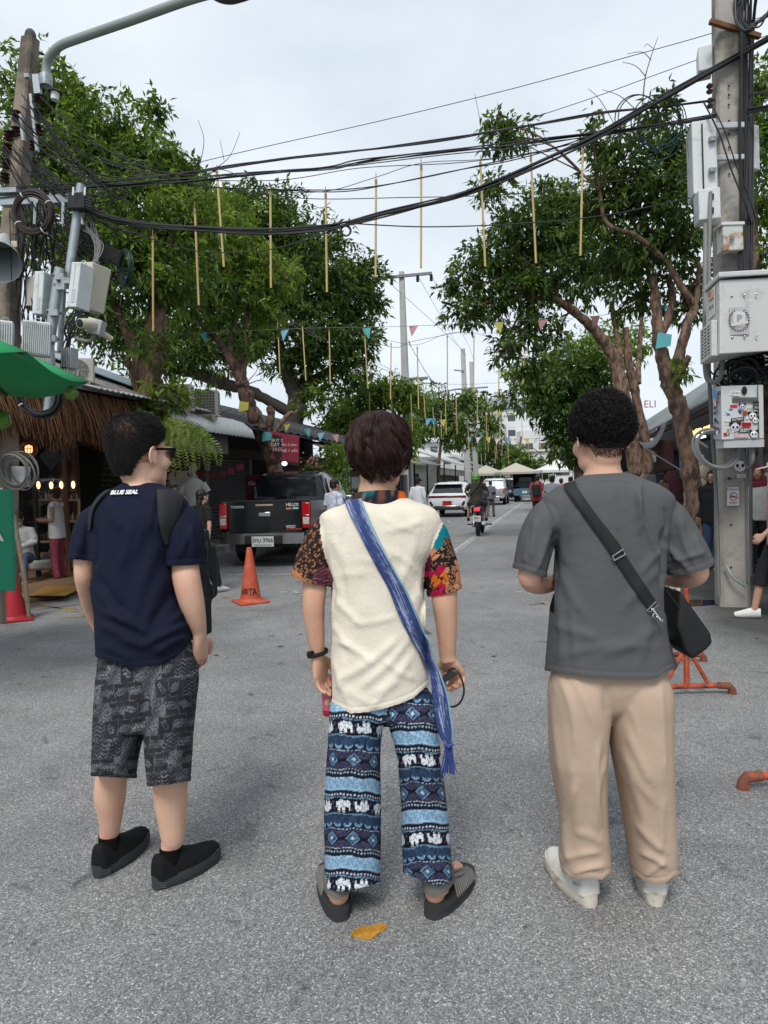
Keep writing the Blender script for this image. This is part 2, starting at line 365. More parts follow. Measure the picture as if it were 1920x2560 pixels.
# ================================================================== roofs
TILE_ME={}
def tile_mesh(key,mat,w_,l_,t_=.018):
 if key in TILE_ME: return TILE_ME[key]
 m=MB();n=8;top=[Vector((-w_ / 2 + w_ * i / n,0,.022 * math.sin(math.pi * 2 * i / n))) for i in range(n + 1)]
 v=[];f=[]
 for y,z in ((0,0),(l_,.012)):
  v += [p + Vector((0,y,z + t_)) for p in top];v += [p + Vector((0,y,z)) for p in top]
 k=n + 1
 for i in range(n):
  f.append((i,i + 1,2 * k + i + 1,2 * k + i));f.append((k + i,i + k,k + i + 1,i + 1)[0:1] + (k + i + 1,i + 1,i))
 m.add(v,f);o=m.build('roof_tile',mat,None);me=o.data;bpy.data.objects.remove(o);TILE_ME[key]=me;return me
def roof(parent,u0,u1,ve,ze,vr,zr,mat,tiles=None,key='t',w_=.34,l_=.4,jit=.006,under=None):
 "pitched roof from an eave line to a ridge line; tiles laid on it"
 m=MB();n=S(0,vr - ve,zr - ze);
 p=[S(u0,ve,ze),S(u1,ve,ze),S(u1,vr,zr),S(u0,vr,zr)];m.prism(p,(0,0,-.05));ro=m.build('roof',under or mat,parent,smooth=False)
 if not tiles: return ro
 me=tile_mesh(key,mat,w_,l_);L=n.length;d=n / L;X=SU.copy() * (1 if ve < 0 else 1);Z=X.cross(d)
 if Z.z < 0: X=-X;Z=X.cross(d)
 Rm=Matrix((X,d,Z)).transposed();rows=int(L / (l_ * .82));cols=int((u1 - u0) / w_);rr=random.Random(11);cnt=0
 for i in range(rows):
  for j in range(cols):
   if cnt >= tiles: break
   o=bpy.data.objects.new('roof_tile',me);COL.objects.link(o);q=S(u0 + (j + .5) * w_,ve,ze) + d * (i * l_ * .82) + Z * (.012 + .005)
   o.matrix_basis=Matrix.Translation(q) @ (Rm @ Matrix.Rotation(rr.gauss(0,.012),3,'Z') @ Matrix.Rotation(-.035 + rr.gauss(0,jit),3,'X')).to_4x4();o.parent=ro
   if ro.parent is not None: pass
   cnt += 1
 return ro
def corrugated(parent,name,u0,u1,prof,mat,pitch=.09,amp=.014,seg=4):
 "sheet along the street with ribs running along the profile [(v,z)...]"
 n=max(2,int((u1 - u0) / pitch)) * seg;V=[];Fq=[]
 pr=np.array(prof,float);k=len(pr);nr=np.zeros((k,2));tg=np.gradient(pr,axis=0);tg /= np.linalg.norm(tg,axis=1)[:,None];nr[:,0]=-tg[:,1];nr[:,1]=tg[:,0]
 for i in range(n + 1):
  u=u0 + (u1 - u0) * i / n;a=amp * math.sin(2 * math.pi * i / seg)
  for j in range(k): V.append(S(u,pr[j,0] + nr[j,0] * a,pr[j,1] + nr[j,1] * a))
 for i in range(n):
  for j in range(k - 1): Fq.append((i * k + j,i * k + j + 1,(i + 1) * k + j + 1,(i + 1) * k + j))
 m=MB();m.add(V,Fq);o=m.build(name,mat,parent,angle=0);s_=o.modifiers.new('thickness','SOLIDIFY');s_.thickness=.004;return o
TG=M('tile_grey',(0.24,0.22,0.205),0.85,var=.25,scale=3,col2=(.06,.055,.05),amt=.6,scale2=1.4);TD=M('tile_dark',(0.045,0.045,0.048),0.85,var=.25,scale=2,col2=(.10,.09,.08),amt=.4,scale2=1.0)
WSH=M('white_sheet_metal',(0.66,0.66,0.64),0.5,var=.06,scale=4,col2=(.36,.33,.28),amt=.35,scale2=2.5);WD=M('brown_wood',(0.13,0.055,0.028),0.6,var=.3,scale=4,stretch=(6,6,1),bump=.15,bscale=30)
DECK=M('deck_wood',(0.20,0.115,0.065),0.7,var=.3,scale=5,bump=.15,bscale=30);MATY=M('ochre_mat',(0.34,0.18,0.035),0.9,var=.25,scale=10,bump=.2,bscale=80)
GLASS=M('window_glass',(0.5,0.55,0.55),0.03,var=0,trans=.95,spec=.6,alpha=.35)
# ---------------------------------------------------------------- thatched shop
shop=thing('thatched_shop','open-fronted wooden shop with thatched eave, grey tiled roof and hanging bulbs','shop',S(9,-8,0))
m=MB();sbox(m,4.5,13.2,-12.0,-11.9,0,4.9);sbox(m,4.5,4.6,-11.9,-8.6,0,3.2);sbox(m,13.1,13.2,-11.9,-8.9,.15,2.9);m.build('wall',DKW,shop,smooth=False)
m=MB();sbox(m,4.5,11.15,-11.9,-6.85,-.02,.06);fl=m.build('floor',DECK,shop,smooth=False)
pmh=MB();pmh.box((0,0,0),(.16,2.2,.03));pme=pmh.build('floor_plank',DECK,None,smooth=False,bevel=.004)
k=0
for i in range(26):
 for j in (0,1):
  o=pme if k == 0 else pme.copy();k += 1
  if k > 1: COL.objects.link(o)
  o.location=S(6.7 + i * .166,-8.05 - j * 2.24,.076 + .0015 * ((i * 7 + j) % 3));o.rotation_euler=(0,0,SROT + math.pi / 2 - math.pi / 2 + R_(90));o.parent=fl
m=MB();m.add([G(75,1488,.1),G(165,1487,.1),G(212,1464,.1),G(110,1466,.1)],[(0,1,2,3)]);o=m.build('floor_mat',MATY,None,smooth=False);so_=o.modifiers.new('t','SOLIDIFY');so_.thickness=.012;tag(o,'ochre floor mat lying on the deck edge of the thatched shop','mat')
ro=roof(shop,7.2,12.4,-6.55,3.02,-11.4,5.0,TG,150,'grey',.36,.44)
corrugated(shop,'eave_sheet',8.6,12.4,[(-6.3,2.98),(-7.0,3.16)],WSH,.13,.016)
m=MB();p=[S(10.2,-6.75,3.22),S(11.6,-6.75,3.22),S(10.9,-8.6,3.98),S(9.6,-8.6,3.98)];m.prism(p,(0,0,.02));m.build('skylight',M('blue_sheet',(0.16,0.26,0.30),0.3,var=.15,scale=2),shop,smooth=False)
# thatch: several thousand straws
TH=M('thatch_straw',(0.15,0.074,0.034),0.9,var=.5,scale=9,stretch=(1,1,.2),bump=.2,bscale=60)
n=5200;rr=np.random.default_rng(5);u=rr.uniform(6.2,11.2,n);lay=rr.random(n);v0=-6.55 - .7 * lay;z0=2.92 + .25 * lay;L=rr.uniform(.62,.92,n);
A=np.zeros((n,5,3))
for i,t in enumerate(np.linspace(0,1,5)):
 uu=u + rr.normal(size=n) * .02 * t + .05 * np.sin(u * 3) * t;vv=v0 + .22 * np.sin(t * 1.3) * (1 - .5 * lay) + rr.normal(size=n) * .012;zz=z0 - L * t * (.92 + .1 * np.sin(u * 5))
 A[:,i]=uu[:,None] * np.array(SU) + vv[:,None] * np.array(SV);A[:,i,2]=zz
th=strands_pre=None
def straw(name,Sx,r,mat,parent,taper=.6): return strands(name,Sx,r,mat,parent,taper)
THATCH=A
m=MB()
for u_,v_ in ((9.35,-8.5),(11.0,-8.6),(7.2,-8.5)): sbox(m,u_ - .05,u_ + .05,v_ - .05,v_ + .05,.05,3.0)
m2=MB();a=P(160,1085,10.6);bq=G(171,1412,.1)
post=MB();post.box((a + bq) / 2,(.075,.075,(a - bq).length));post.build('post',WD,shop,smooth=False)
for u_,v_ in ((11.0,-8.6),(7.2,-8.5)):
 m=MB();sbox(m,u_ - .05,u_ + .05,v_ - .05,v_ + .05,.05,3.0);m.build('post',WD,shop,smooth=False)
m=MB();m.box((P(86,1085,10.4) + G(92,1425,.1)) / 2,(.06,.06,2.35));m.build('post',M('black_paint',(0.012,0.012,0.012),0.5,var=.1),shop,smooth=False)
m=MB();sbox(m,6.0,11.1,-7.3,-7.2,2.42,2.55);m.build('beam',WD,shop,smooth=False)
m=MB();sbox(m,9.4,10.95,-8.63,-8.61,.5,2.5);m.build('window_pane',GLASS,shop,smooth=False)
sg=thing('diamond_sign','black diamond-shaped board hanging under the thatched eave','sign',P(127,1175,10.3));m=MB()
m.prism([P(127,1110,10.3),P(157,1142,10.3),P(127,1176,10.3),P(97,1142,10.3)],(0,.03,0));m.build('board',M('black_board',(0.01,0.01,0.01),0.6,var=.2),sg,smooth=False);text('ไทย',.09,M('gold_print',(0.1,0.085,0.05),0.5,var=0),sg,P(127,1140,10.28),facing((0,-1,0)))
BULB=M('lit_filament',(1.0,0.6,0.2),0.4,var=0,emit=3.0);BLK2=M('black_paint',(0.012,0.012,0.012));CLR=M('bulb_glass',(0.9,0.8,0.6),0.05,var=0,trans=1.0,alpha=.3)
for i,(x,y,nm) in enumerate(((96,1213,'first'),(128,1214,'second'),(153,1213,'third'),(183,1212,'fourth'))):
 lp=thing('pendant_lamp',f'lit bulb in clear bottle shade, {nm} from the left under the thatched shop ceiling','lamp',P(x,y,11.2),'bottle pendant lamps');c=P(x,y,11.2);q=MB();q.ell(c,(.022,.022,.06),None,12,8);q.build('bulb',BULB,lp)
 q=MB();q.tube([c + Vector((0,0,z)) for z in (-.1,-.09,.08,.14,.17)],[.03,.05,.05,.02,.018],14);q.build('shade',CLR,lp);q=MB();q.tube([c + Vector((0,0,.17)),c + Vector((0,0,.95))],.005,6);q.build('cord',BLK2,lp)
lp=thing('lantern','lit round wicker lantern hanging beside the diamond-shaped board','lamp',P(72,1123,10.8));c=P(72,1123,10.8);q=MB();q.ell(c,(.06,.06,.07));q.build('bulb',M('lit_amber',(1.0,0.36,0.14),0.4,var=0,emit=2.0),lp)
q=MB()
for k in range(10):
 a=math.pi * k / 10;q.tube([c + Vector((.13 * math.cos(a) * math.sin(t),.13 * math.sin(a) * math.sin(t),.13 * math.cos(t))) for t in np.linspace(0,2 * math.pi,17)],.006,4)
for z in (-.07,0,.07): q.ring(c + Vector((0,0,z)),math.sqrt(.13 ** 2 - z * z),.006)
q.tube([c + Vector((0,0,.13)),c + Vector((0,0,.5))],.005,5);w_=q.build('wicker',WD,lp);w_['kind']='stuff'
shf=thing('shop_shelf','white framed shelf with rows of small bottles inside the thatched shop','shelf',P(145,1320,11.9));q=MB();RW=M('raw_pine',(0.42,0.33,0.22),0.7,var=.15,scale=6)
for x0,y0,x1,y1 in ((92,1250,200,1250),(92,1305,200,1303),(98,1250,98,1306),(197,1250,197,1306),(80,1355,130,1355)): q.tube([P(x0,y0,11.9),P(x1,y1,11.9)],.022,4)
q.build('shelf_frame',RW,shf,smooth=False);q=MB()
for x0,x1,y in ((88,200,1250),(100,200,1304),(82,130,1353)): q.prism([P(x0,y,11.9),P(x1,y,11.9),P(x1,y,12.15),P(x0,y,12.15)],(0,0,-.02))
q.build('shelf_board',RW,shf,smooth=False);q=MB();rr=random.Random(4)
for y in (1248,1302,1351):
 for i in range(26):
  c=P(90 + i * 4.2 if y != 1351 else 82 + i * 1.9,y,12.0 + rr.uniform(-.08,.08));h=rr.uniform(.06,.16);r=rr.uniform(.012,.022);q.mi=rr.randrange(4);q.tube([c,c + Vector((0,0,h * .65)),c + Vector((0,0,h * .75)),c + Vector((0,0,h))],[r,r,r * .5,r * .5],6)
q.build('bottles',[M('bottle_amber',(0.2,0.08,0.02),0.2),M('bottle_white',(0.5,0.5,0.48),0.4),M('bottle_dark',(0.03,0.03,0.04),0.2),M('bottle_brass',(0.35,0.22,0.08),0.3)],shf)['kind']='stuff'
tb=thing('display_table','low wooden display table under white cloth inside the thatched shop','table',P(110,1440,11.6));q=MB();q.box(P(112,1385,11.8),(.36,.4,.04));q.box(P(112,1408,11.8),(.34,.3,.1));q.build('table_top',DECK,tb,smooth=False);q=MB()
for x in (97,127): q.box(P(x,1415,11.7),(.04,.04,.55))
q.build('leg',RW,tb,smooth=False);q=MB();q.box(P(112,1412,11.45),(.42,.25,.16));o=q.build('cloth',M('white_cloth',(0.5,0.49,0.47),0.9,bump=.3,bscale=12),tb,bevel=.05)
text('NO SMOKING',.05,M('white_print',(0.8,0.8,0.8)),shop,S(10.5,-8.59,1.55),facing(SV));text('SILVER COLLECTION\nCONTEMPORARY\nSTERLING',.045,M('white_print',(0.8,0.8,0.8)),shop,S(10.45,-8.59,1.4),facing(SV))
# ---------------------------------------------------------------- shop with curved awning and dark tiled roof
sh2=thing('roller_shutter_shop','dark shop with curved white awning and roller shutters behind the black pickup','shop',S(18,-9,0.15))
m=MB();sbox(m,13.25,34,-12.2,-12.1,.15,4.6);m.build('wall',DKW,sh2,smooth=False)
m=MB();sbox(m,13.3,34,-9.2,-8.6,2.35,2.62);m.build('fascia',M('fascia_brown',(0.05,0.04,0.035),0.7),sh2,smooth=False)
roof(sh2,12.4,36,-6.9,2.95,-11.6,4.55,TD,290,'dark',.56,.62,.01)
m=MB();sbox(m,20.2,34,-7.5,-6.35,2.40,2.42);
corrugated(sh2,'rusty_sheet',19.6,34,[(-6.2,2.5),(-7.4,2.95)],M('rusty_sheet',(0.34,0.27,0.17),0.7,var=.3,scale=3,col2=(.16,.08,.04),amt=.5),.12,.016)
pr=[(-7.05,3.02),(-6.75,2.99),(-6.5,2.90),(-6.34,2.76),(-6.28,2.58)]
corrugated(sh2,'awning',10.6,13.9,[(-7.3,3.03)] + pr,M('awning_white',(0.74,0.74,0.73),0.45,var=.04,col2=(.5,.48,.44),amt=.2,scale2=3),.17,.026,6)
m=MB();m.prism([S(10.62,-7.3,2.5)] + [S(10.62,v,z - .02) for v,z in [(-7.3,3.0)] + pr],SU * .03);m.build('awning_end',WD,sh2,smooth=False)
m=MB();sbox(m,11.0,13.2,-6.62,-6.58,2.22,2.6);m.build('valance',M('grey_canvas',(0.16,0.15,0.145),0.9,var=.1),sh2,smooth=False)
SHT=M('shutter_grey',(0.06,0.06,0.062),0.6,var=.15,scale=3)
for u0,u1 in ((13.6,16.0),(16.3,18.6),(21.0,23.8),(24.1,27)):
 corr=MB();V=[];n=46
 for i in range(n + 1):
  z=.16 + 2.2 * i / n;a=.012 * (1 if i % 2 else -1);V += [S(u0,-8.75 + a,z),S(u1,-8.75 + a,z)]
 corr.add(V,[(2 * i,2 * i + 1,2 * i + 3,2 * i + 2) for i in range(n)]);corr.build('shutter',SHT,sh2,smooth=False)
for u_ in (13.45,16.15,18.8,20.9,27.1):
 m=MB();sbox(m,u_ - .08,u_ + .08,-8.9,-8.66,.15,2.4);m.build('pillar',M('pillar_grey',(0.16,0.155,0.15),0.8,var=.15),sh2,smooth=False)
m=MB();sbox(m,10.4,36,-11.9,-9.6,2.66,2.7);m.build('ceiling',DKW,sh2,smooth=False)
def aircon(name,label,p,rot,w_,h_,d_,fan=True):
 t=thing(name,label,'air conditioner',p,'outdoor air conditioning units on the left roofs',rot);WHT=M('ivory_enamel',(0.56,0.54,0.47),0.5,var=.08,scale=6,col2=(.3,.27,.2),amt=.3)
 q=MB();q.box((0,0,h_ / 2 + .06),(w_,d_,h_));q.build('casing',WHT,t,local=True,bevel=.012)
 q=MB();c=Vector((-w_ * .12,-d_ / 2 - .005,h_ / 2 + .06))
 if fan:
  q.cyl(c,c - Vector((0,.004,0)),h_ * .41,h_ * .41,28);q.build('fan_well',M('fan_dark',(0.12,0.12,0.12),0.6),t,local=True);q=MB()
  for r in np.linspace(.08,.42,7): q.ring(c - Vector((0,.014,0)),h_ * r,.003,(0,1,0),28,4)
  for a in np.linspace(0,2 * math.pi,9)[:-1]: q.tube([c - Vector((0,.014,0)),c + Vector((h_ * .42 * math.cos(a),-.014,h_ * .42 * math.sin(a)))],.003,4)
  q.build('fan_guard',WHT,t,local=True);q=MB()
  for a in (.3,2.4,4.5):
   q.box(c + Vector((math.cos(a) * h_ * .2,-.008,math.sin(a) * h_ * .2)),(h_ * .36,.004,h_ * .16),Matrix.Rotation(-a,3,'Y') @ Matrix.Rotation(.5,3,'X'))
  q.build('fan_blade',M('fan_grey',(0.3,0.3,0.29),0.5),t,local=True,smooth=False)
 else:
  q.box((-w_ * .05,-d_ / 2 - .003,h_ / 2 + .06),(w_ * .84,.006,h_ * .86));q.build('coil',M('coil_dark',(0.05,0.05,0.05),0.6,var=.3,scale=60),t,local=True);q=MB()
  for k in range(14): q.tube([Vector((-w_ * .46 + w_ * .82 * k / 13,-d_ / 2 - .01,.06 + h_ * .07)),Vector((-w_ * .46 + w_ * .82 * k / 13,-d_ / 2 - .01,.06 + h_ * .93))],.003,4)
  for k in range(9): q.tube([Vector((-w_ * .46,-d_ / 2 - .01,.06 + h_ * (.07 + .86 * k / 8))),Vector((w_ * .36,-d_ / 2 - .01,.06 + h_ * (.07 + .86 * k / 8)))],.003,4)
  q.build('coil_guard',WHT,t,local=True);q=MB()
  for i in range(3):
   for k in range(8): q.box((w_ / 2 + .002,-d_ * .3 + i * d_ * .3,.06 + h_ * (.12 + .105 * k)),(.004,d_ * .2,h_ * .06))
  q.build('side_vent',M('coil_dark',(0.05,0.05,0.05)),t,local=True)
 for sx in (-.3,.3):
  q=MB();q.box((w_ * sx,0,.03),(.04,d_ * 1.2,.06));q.build('foot',WHT,t,local=True)
 return t
AC1=aircon('outdoor_unit','white outdoor unit with round fan grille standing above the thatched eave',P(206,968,10.2),SROT + .55,.34,.36,.2)
AC2=aircon('outdoor_unit','ivory outdoor unit with orange sticker behind the first tree trunk',P(440,1036,12.2),SROT + .25,.62,.46,.24,False)
AC3=aircon('outdoor_unit','outdoor unit with black grille at the upper end of the white awning',P(520,1050,13.2),SROT + .3,.44,.5,.26,False)
q=MB();q.box((.23,-.126,.28),(.05,.006,.34));q.build('sticker',M('orange_print',(0.6,0.12,0.04),0.5),AC2,local=True)
for p_,w_ in ((P(206,972,10.2),.5),(P(440,1040,12.2),.9),(P(520,1053,13.2),.8)): pass
# things in front of the shutters
vm=thing('vending_fridge','dark red drinks fridge with white script lettering beside the shutters','fridge',S(18.9,-8.2,.15));m=MB();c=P(655,1215,18.0);m.box((c.x,c.y,1.0),(.62,.6,1.7),rotz(SROT));m.build('cabinet',M('fridge_red',(0.13,0.006,0.01),0.35,var=.1),vm,bevel=.02,smooth=False)
text('Coca-Cola',.13,M('white_print',(0.8,0.8,0.8)),vm,(c.x - .02,c.y - .34,1.62),facing((math.sin(-SROT) * -0 - .0,-1,0)),shear=.3)
bn=thing('banner','red and black hanging banner reading buy 2 get 1 free','banner',P(712,1160,16.6));v=[P(678,1078,16.5),P(748,1090,16.9),P(747,1166,16.9),P(682,1155,16.5)]
m=MB();m.prism(v,(0,.012,0));m.build('sheet',M('banner_red',(0.30,0.035,0.06),0.6,var=.35,scale=4),bn,smooth=False)
m=MB();m.prism([P(681,1085,16.46),P(706,1092,16.6),P(704,1142,16.6),P(695,1150,16.55),P(686,1135,16.48)],(0,.004,0));m.build('black_shield',M('banner_black',(0.025,0.02,0.02),0.6),bn,smooth=False)
m=MB();m.prism([P(682,1146,16.47),P(747,1158,16.86),P(747,1165,16.86),P(682,1154,16.47)],(0,.004,0));m.build('black_band',M('banner_black',(0.025,0.02,0.02)),bn,smooth=False)
fr=facing(Vector((.22,-1,0)));WP=M('white_print',(0.8,0.8,0.8))
for tx,x,y,sz in (('BUY 2',693,1101,.10),('GET 1',693,1112,.11),('FREE',694,1124,.12),('ซื้อ 2 แถม',724,1112,.085),('ฟรี 1 แก้ว',725,1127,.095)): text(tx,sz,WP if tx != 'FREE' else M('pink_white',(0.8,0.5,0.5),.6,var=0),bn,P(x,y,16.38 if x < 710 else 16.52),fr)
m=MB();m.ell(P(711,1159,16.4),(.07,.05,.055));tag(m.build('globe_lamp',M('lit_white',(0.9,0.95,1.0),0.4,var=0,emit=1.0),None),'small lit white globe under the red banner','lamp')
# row of small red tags strung across the shop front
rt=thing('tag_garland','garland of dark red paper tags across the shutters','garland',P(520,1180,14.6));pts=[tuple(P(x,y,14.6)) for x,y in ((452,1168),(500,1178),(545,1180),(590,1168),(625,1150))];q=MB();q.tube(cr(pts,5),.004,5);q.build('string',BLK2,rt)
for i,(x,y) in enumerate(((465,1172),(485,1176),(505,1179),(530,1180),(555,1176),(578,1170),(600,1160))):
 q=MB();q.box(P(x,y + 8,14.58),(.15,.006,.13),Matrix.Rotation(.1 * (i % 3 - 1),3,'Y'));q.build('paper_tag',M('tag_red',(0.16,0.02,0.025),0.7,var=.3,scale=12),rt,smooth=False)
def mannequin(label,x,y,d,mat):
 t=thing('mannequin',label,'mannequin',P(x,y + 40,d));q=MB();IV=M('ivory_plastic',(0.42,0.36,0.28),0.4,var=.05)
 c=P(x,y,d);q.tube([c + Vector((0,0,z)) for z in (-.05,.04,.1)],[.05,.045,.05],12);q.ell(c + Vector((0,0,.2)),(.075,.09,.12));q.build('head',IV,t);q=MB()
 q.loft([[c + Vector((a * math.cos(k),bb * math.sin(k),z)) for k in np.linspace(0,2 * math.pi,20,endpoint=False)] for z,a,bb in ((-.6,.19,.12),(-.3,.2,.12),(-.12,.22,.12),(-.06,.17,.09),(0,.07,.06))]);
 for s_ in (-1,1): q.tube([c + Vector((s_ * .17,0,-.12)),c + Vector((s_ * .27,0,-.3))],[.08,.085],12)
 q.build('shirt',mat,t);q=MB();q.cyl(c + Vector((0,0,-.6)),Vector((c.x,c.y,.16)),.02);q.build('stand',BLK2,t);return t
mannequin('mannequin in white t-shirt under the hanging ferns',484,1195,13.9,M('white_cloth',(0.5,0.49,0.47)));
hc_=thing('hanging_shirt','pale pink shirt hanging beside the mannequin','shirt',P(455,1240,13.9));q=MB();c=P(457,1210,13.9);q.box(c,(.34,.05,.55));q.box(c + Vector((-.2,0,.16)),(.16,.05,.22),Matrix.Rotation(.5,3,'Y'));q.box(c + Vector((.2,0,.16)),(.16,.05,.22),Matrix.Rotation(-.5,3,'Y'));q.build('cloth',M('pink_grey_cloth',(0.36,0.29,0.28),0.9,var=.1,bump=.2,bscale=12),hc_,bevel=.02)
# ---------------------------------------------------------------- further shops on the left
PALE=M('pale_render',(0.50,0.50,0.48),0.8,var=.1,scale=1.5,col2=(.3,.29,.27),amt=.4,scale2=.8);GRS=M('grey_sheet',(0.34,0.35,0.36),0.55,var=.12,scale=1.5,col2=(.2,.19,.18),amt=.4,scale2=1)
for nm,lab,u0,u1,ze,zr,rm,vf in (('roadside_shop','low shop with pale grey roof beyond the tall power pole',38,52,2.9,5.0,GRS,-8.6),('roadside_shop','white walled shop with canopy far along the left side',54,74,3.2,5.2,PALE,-8.4),('roadside_shop','farthest pale low shop on the left side of the street',76,110,3.4,5.6,GRS,-8.2)):
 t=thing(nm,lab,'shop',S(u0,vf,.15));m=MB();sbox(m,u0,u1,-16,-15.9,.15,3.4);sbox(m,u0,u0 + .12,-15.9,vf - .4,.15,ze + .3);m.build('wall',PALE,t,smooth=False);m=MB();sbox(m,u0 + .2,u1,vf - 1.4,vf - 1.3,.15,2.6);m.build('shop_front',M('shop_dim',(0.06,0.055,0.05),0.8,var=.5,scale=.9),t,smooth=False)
 m=MB();sbox(m,u0 + .2,u1,vf - .7,vf - .62,2.3,2.9);m.build('sign_board',M('sign_white',(0.55,0.55,0.54),0.6,var=.2,scale=.6),t,smooth=False)
 corrugated(t,'roof',u0,u1,[(vf + .5,ze),(-13,zr)],rm,.3,.02,4)
 for k in range(3):
  m=MB();uu=u0 + .6 + k * (u1 - u0) / 3;sbox(m,uu,uu + .1,vf,vf + .1,.15,ze);m.build('post',BLK2,t,smooth=False)
# tent canopies and parasol far left
def tent(label,c,w_,h,mat,peak=.6,legs=True):
 t=thing('canopy_tent',label,'tent',(c.x,c.y,0));q=MB();r=w_ / 2
 base=[Vector((c.x + sx * r,c.y + sy * r,h)) for sx,sy in ((-1,-1),(1,-1),(1,1),(-1,1))];q.add(base + [Vector((c.x,c.y,h + peak))] + [p - Vector((0,0,.22)) for p in base],[(0,1,4),(1,2,4),(2,3,4),(3,0,4),(5,6,1,0),(6,7,2,1),(7,8,3,2),(8,5,0,3)]);o=q.build('canopy',mat,t,smooth=False);s_=o.modifiers.new('t','SOLIDIFY');s_.thickness=.01
 for p in base:
  q=MB();q.cyl((p.x,p.y,0),(p.x,p.y,h),.03,seg=8);q.build('leg',GRS,t)
 return t
WT=M('white_canvas',(0.66,0.66,0.64),0.7,var=.05);BG=M('beige_canvas',(0.42,0.38,0.32),0.8,var=.08)
tent('beige canopy beside the tall power pole on the left',S(30,-7.6),2.6,2.15,BG)
for i,(x,d,lab) in enumerate(((1290,66,'beige peaked tent behind the open-back truck'),(1395,60,'white tent above the backpack walker'),(1215,72,'beige tent beyond the silver pickup'))): p=P(x,1200,d);tent(lab,p,3.6,2.5,(BG,WT,BG)[i],.9)
# far white building
fb_=thing('apartment_building','white apartment block with rows of windows at the far end of the street','building',P(1230,1210,150));c=P(1250,1210,150);wl=M('white_render',(0.62,0.63,0.63),0.8,var=.06,scale=.2);wn_=M('window_dark',(0.07,0.08,0.09),0.2)
q=MB();q.box((c.x - 4,c.y,8.5),(30,14,17));q.box((c.x + 7,c.y - 8,6),(9,6,12));q.build('wall',wl,fb_,smooth=False)
q=MB();x0=c.x - 4;q.add([Vector((x0 - 15.5,c.y - 7.5,17)),Vector((x0 + 15.5,c.y - 7.5,17)),Vector((x0 + 15.5,c.y + 7.5,17)),Vector((x0 - 15.5,c.y + 7.5,17)),Vector((x0 - 11,c.y,20)),Vector((x0 + 11,c.y,20))],[(0,1,5,4),(2,3,4,5),(1,2,5),(3,0,4)]);q.build('roof',M('roof_grey',(0.22,0.23,0.24),0.7,var=.1,scale=.3),fb_,smooth=False)
q=MB();q.box((x0 - 1.5,c.y - 7.05,7.6),(5,.3,10));q.build('glass_facade',M('green_glass',(0.22,0.34,0.33),0.25,var=.1),fb_,smooth=False)
wm=MB();wm.box((0,0,0),(1.5,.16,1.2));wo_=None;fm=MB();fm.box((0,-.06,0),(1.7,.1,.12))
for r in range(5):
 for k in range(11):
  x=x0 - 13.6 + k * 2.72;z=2.6 + r * 3.1
  if abs(x - (x0 - 1.5)) < 3.2: continue
  front=c.y - 7.02 if x < c.x + 2 else c.y - 11.02
  if front < c.y - 8 and z > 11.5: continue
  if wo_ is None: wo_=wm.build('window',wn_,fb_,smooth=False);wo_.matrix_parent_inverse=Matrix.Translation(-fb_.location);o=wo_
  else: o=wo_.copy();COL.objects.link(o)
  o.location=(x,front,z)
for r in range(5):
 q=MB();q.box((x0 - 9.5,c.y - 7.5,1.2 + r * 3.1),(9.5,1.0,.35));q.build('balcony_slab',wl,fb_,smooth=False)
t=thing('white_building','low white building with flat roof beyond the market people','building',P(1420,1210,95));q=MB();c=P(1440,1210,95);q.box((c.x,c.y,2.8),(14,8,5.6));q.build('wall',wl,t,smooth=False);q=MB();q.box((c.x,c.y,5.7),(14.6,8.6,.25));q.build('roof',WSH,t,smooth=False)
for k in range(5):
 q=MB();q.box((c.x - 5.6 + k * 2.8,c.y - 4.02,3.0),(1.6,.12,1.3));q.build('window',wn_,t,smooth=False)
t=thing('tower_block','grey block with roof sign letters behind the right trees','building',P(1615,1100,110));c=P(1625,1130,110);q=MB();q.box((c.x,c.y,5),(9,8,11));q.build('wall',PALE,t,smooth=False);text('ELI',1.6,M('sign_red',(0.25,0.03,0.04),0.6),t,P(1625,1011,106),facing((0,-1,0)))
q=MB();q.box((c.x,c.y - 4.03,8.6),(6,.1,1.3));q.build('window',wn_,t,smooth=False)
# ---------------------------------------------------------------- market stalls on the right
st=thing('market_stall_row','row of dark market stalls under corrugated roof along the right side','stall',S(16,3.6,0))
GRT=M('translucent_sheet',(0.20,0.225,0.225),0.4,var=.2,scale=1.2,col2=(.12,.13,.12),amt=.5,scale2=1)
corrugated(st,'roof',10.6,60,[(2.75,2.86),(3.0,3.04),(6.2,5.4)],GRT,.16,.018,4)
corrugated(st,'roof',4.5,10.4,[(2.55,2.78),(3.2,3.0),(6.0,4.2)],GRT,.16,.018,4)
m=MB();sbox(m,3,60,8.6,8.7,0,6.6);m.build('wall',DKW,st,smooth=False)
m=MB();sbox(m,4.5,60,2.85,2.93,2.72,2.82);m.build('beam',M('rust_steel',(0.09,0.06,0.045),0.8,var=.3,scale=4),st,smooth=False)
PST=M('grey_pipe',(0.13,0.15,0.155),0.5,var=.15)
for u_ in (12.2,15.4,18.8,23,28,34,42,52):
 m=MB();m.cyl(S(u_,3.3,0),S(u_,3.3,3.1),.04,seg=8);m.build('post',PST,st)
for u_ in (14.2,19.8,26,33):
 m=MB();sbox(m,u_,u_ + .06,3.6,8.6,0,2.6);m.build('partition',M('plywood_dim',(0.10,0.07,0.045),0.8,var=.3,scale=2),st,smooth=False)
m=MB();c=P(1893,1180,11.6);m.box(c,(.9,.05,.55));m.box(c + Vector((0,0,-.75)),(.9,.05,.5));o=m.build('bamboo_blind',M('bamboo_tan',(0.2,0.15,0.09),0.8,var=.3,scale=2,stretch=(30,1,1)),None,smooth=False);tag(o,'tan reed blind hanging behind the right utility pole','blind')
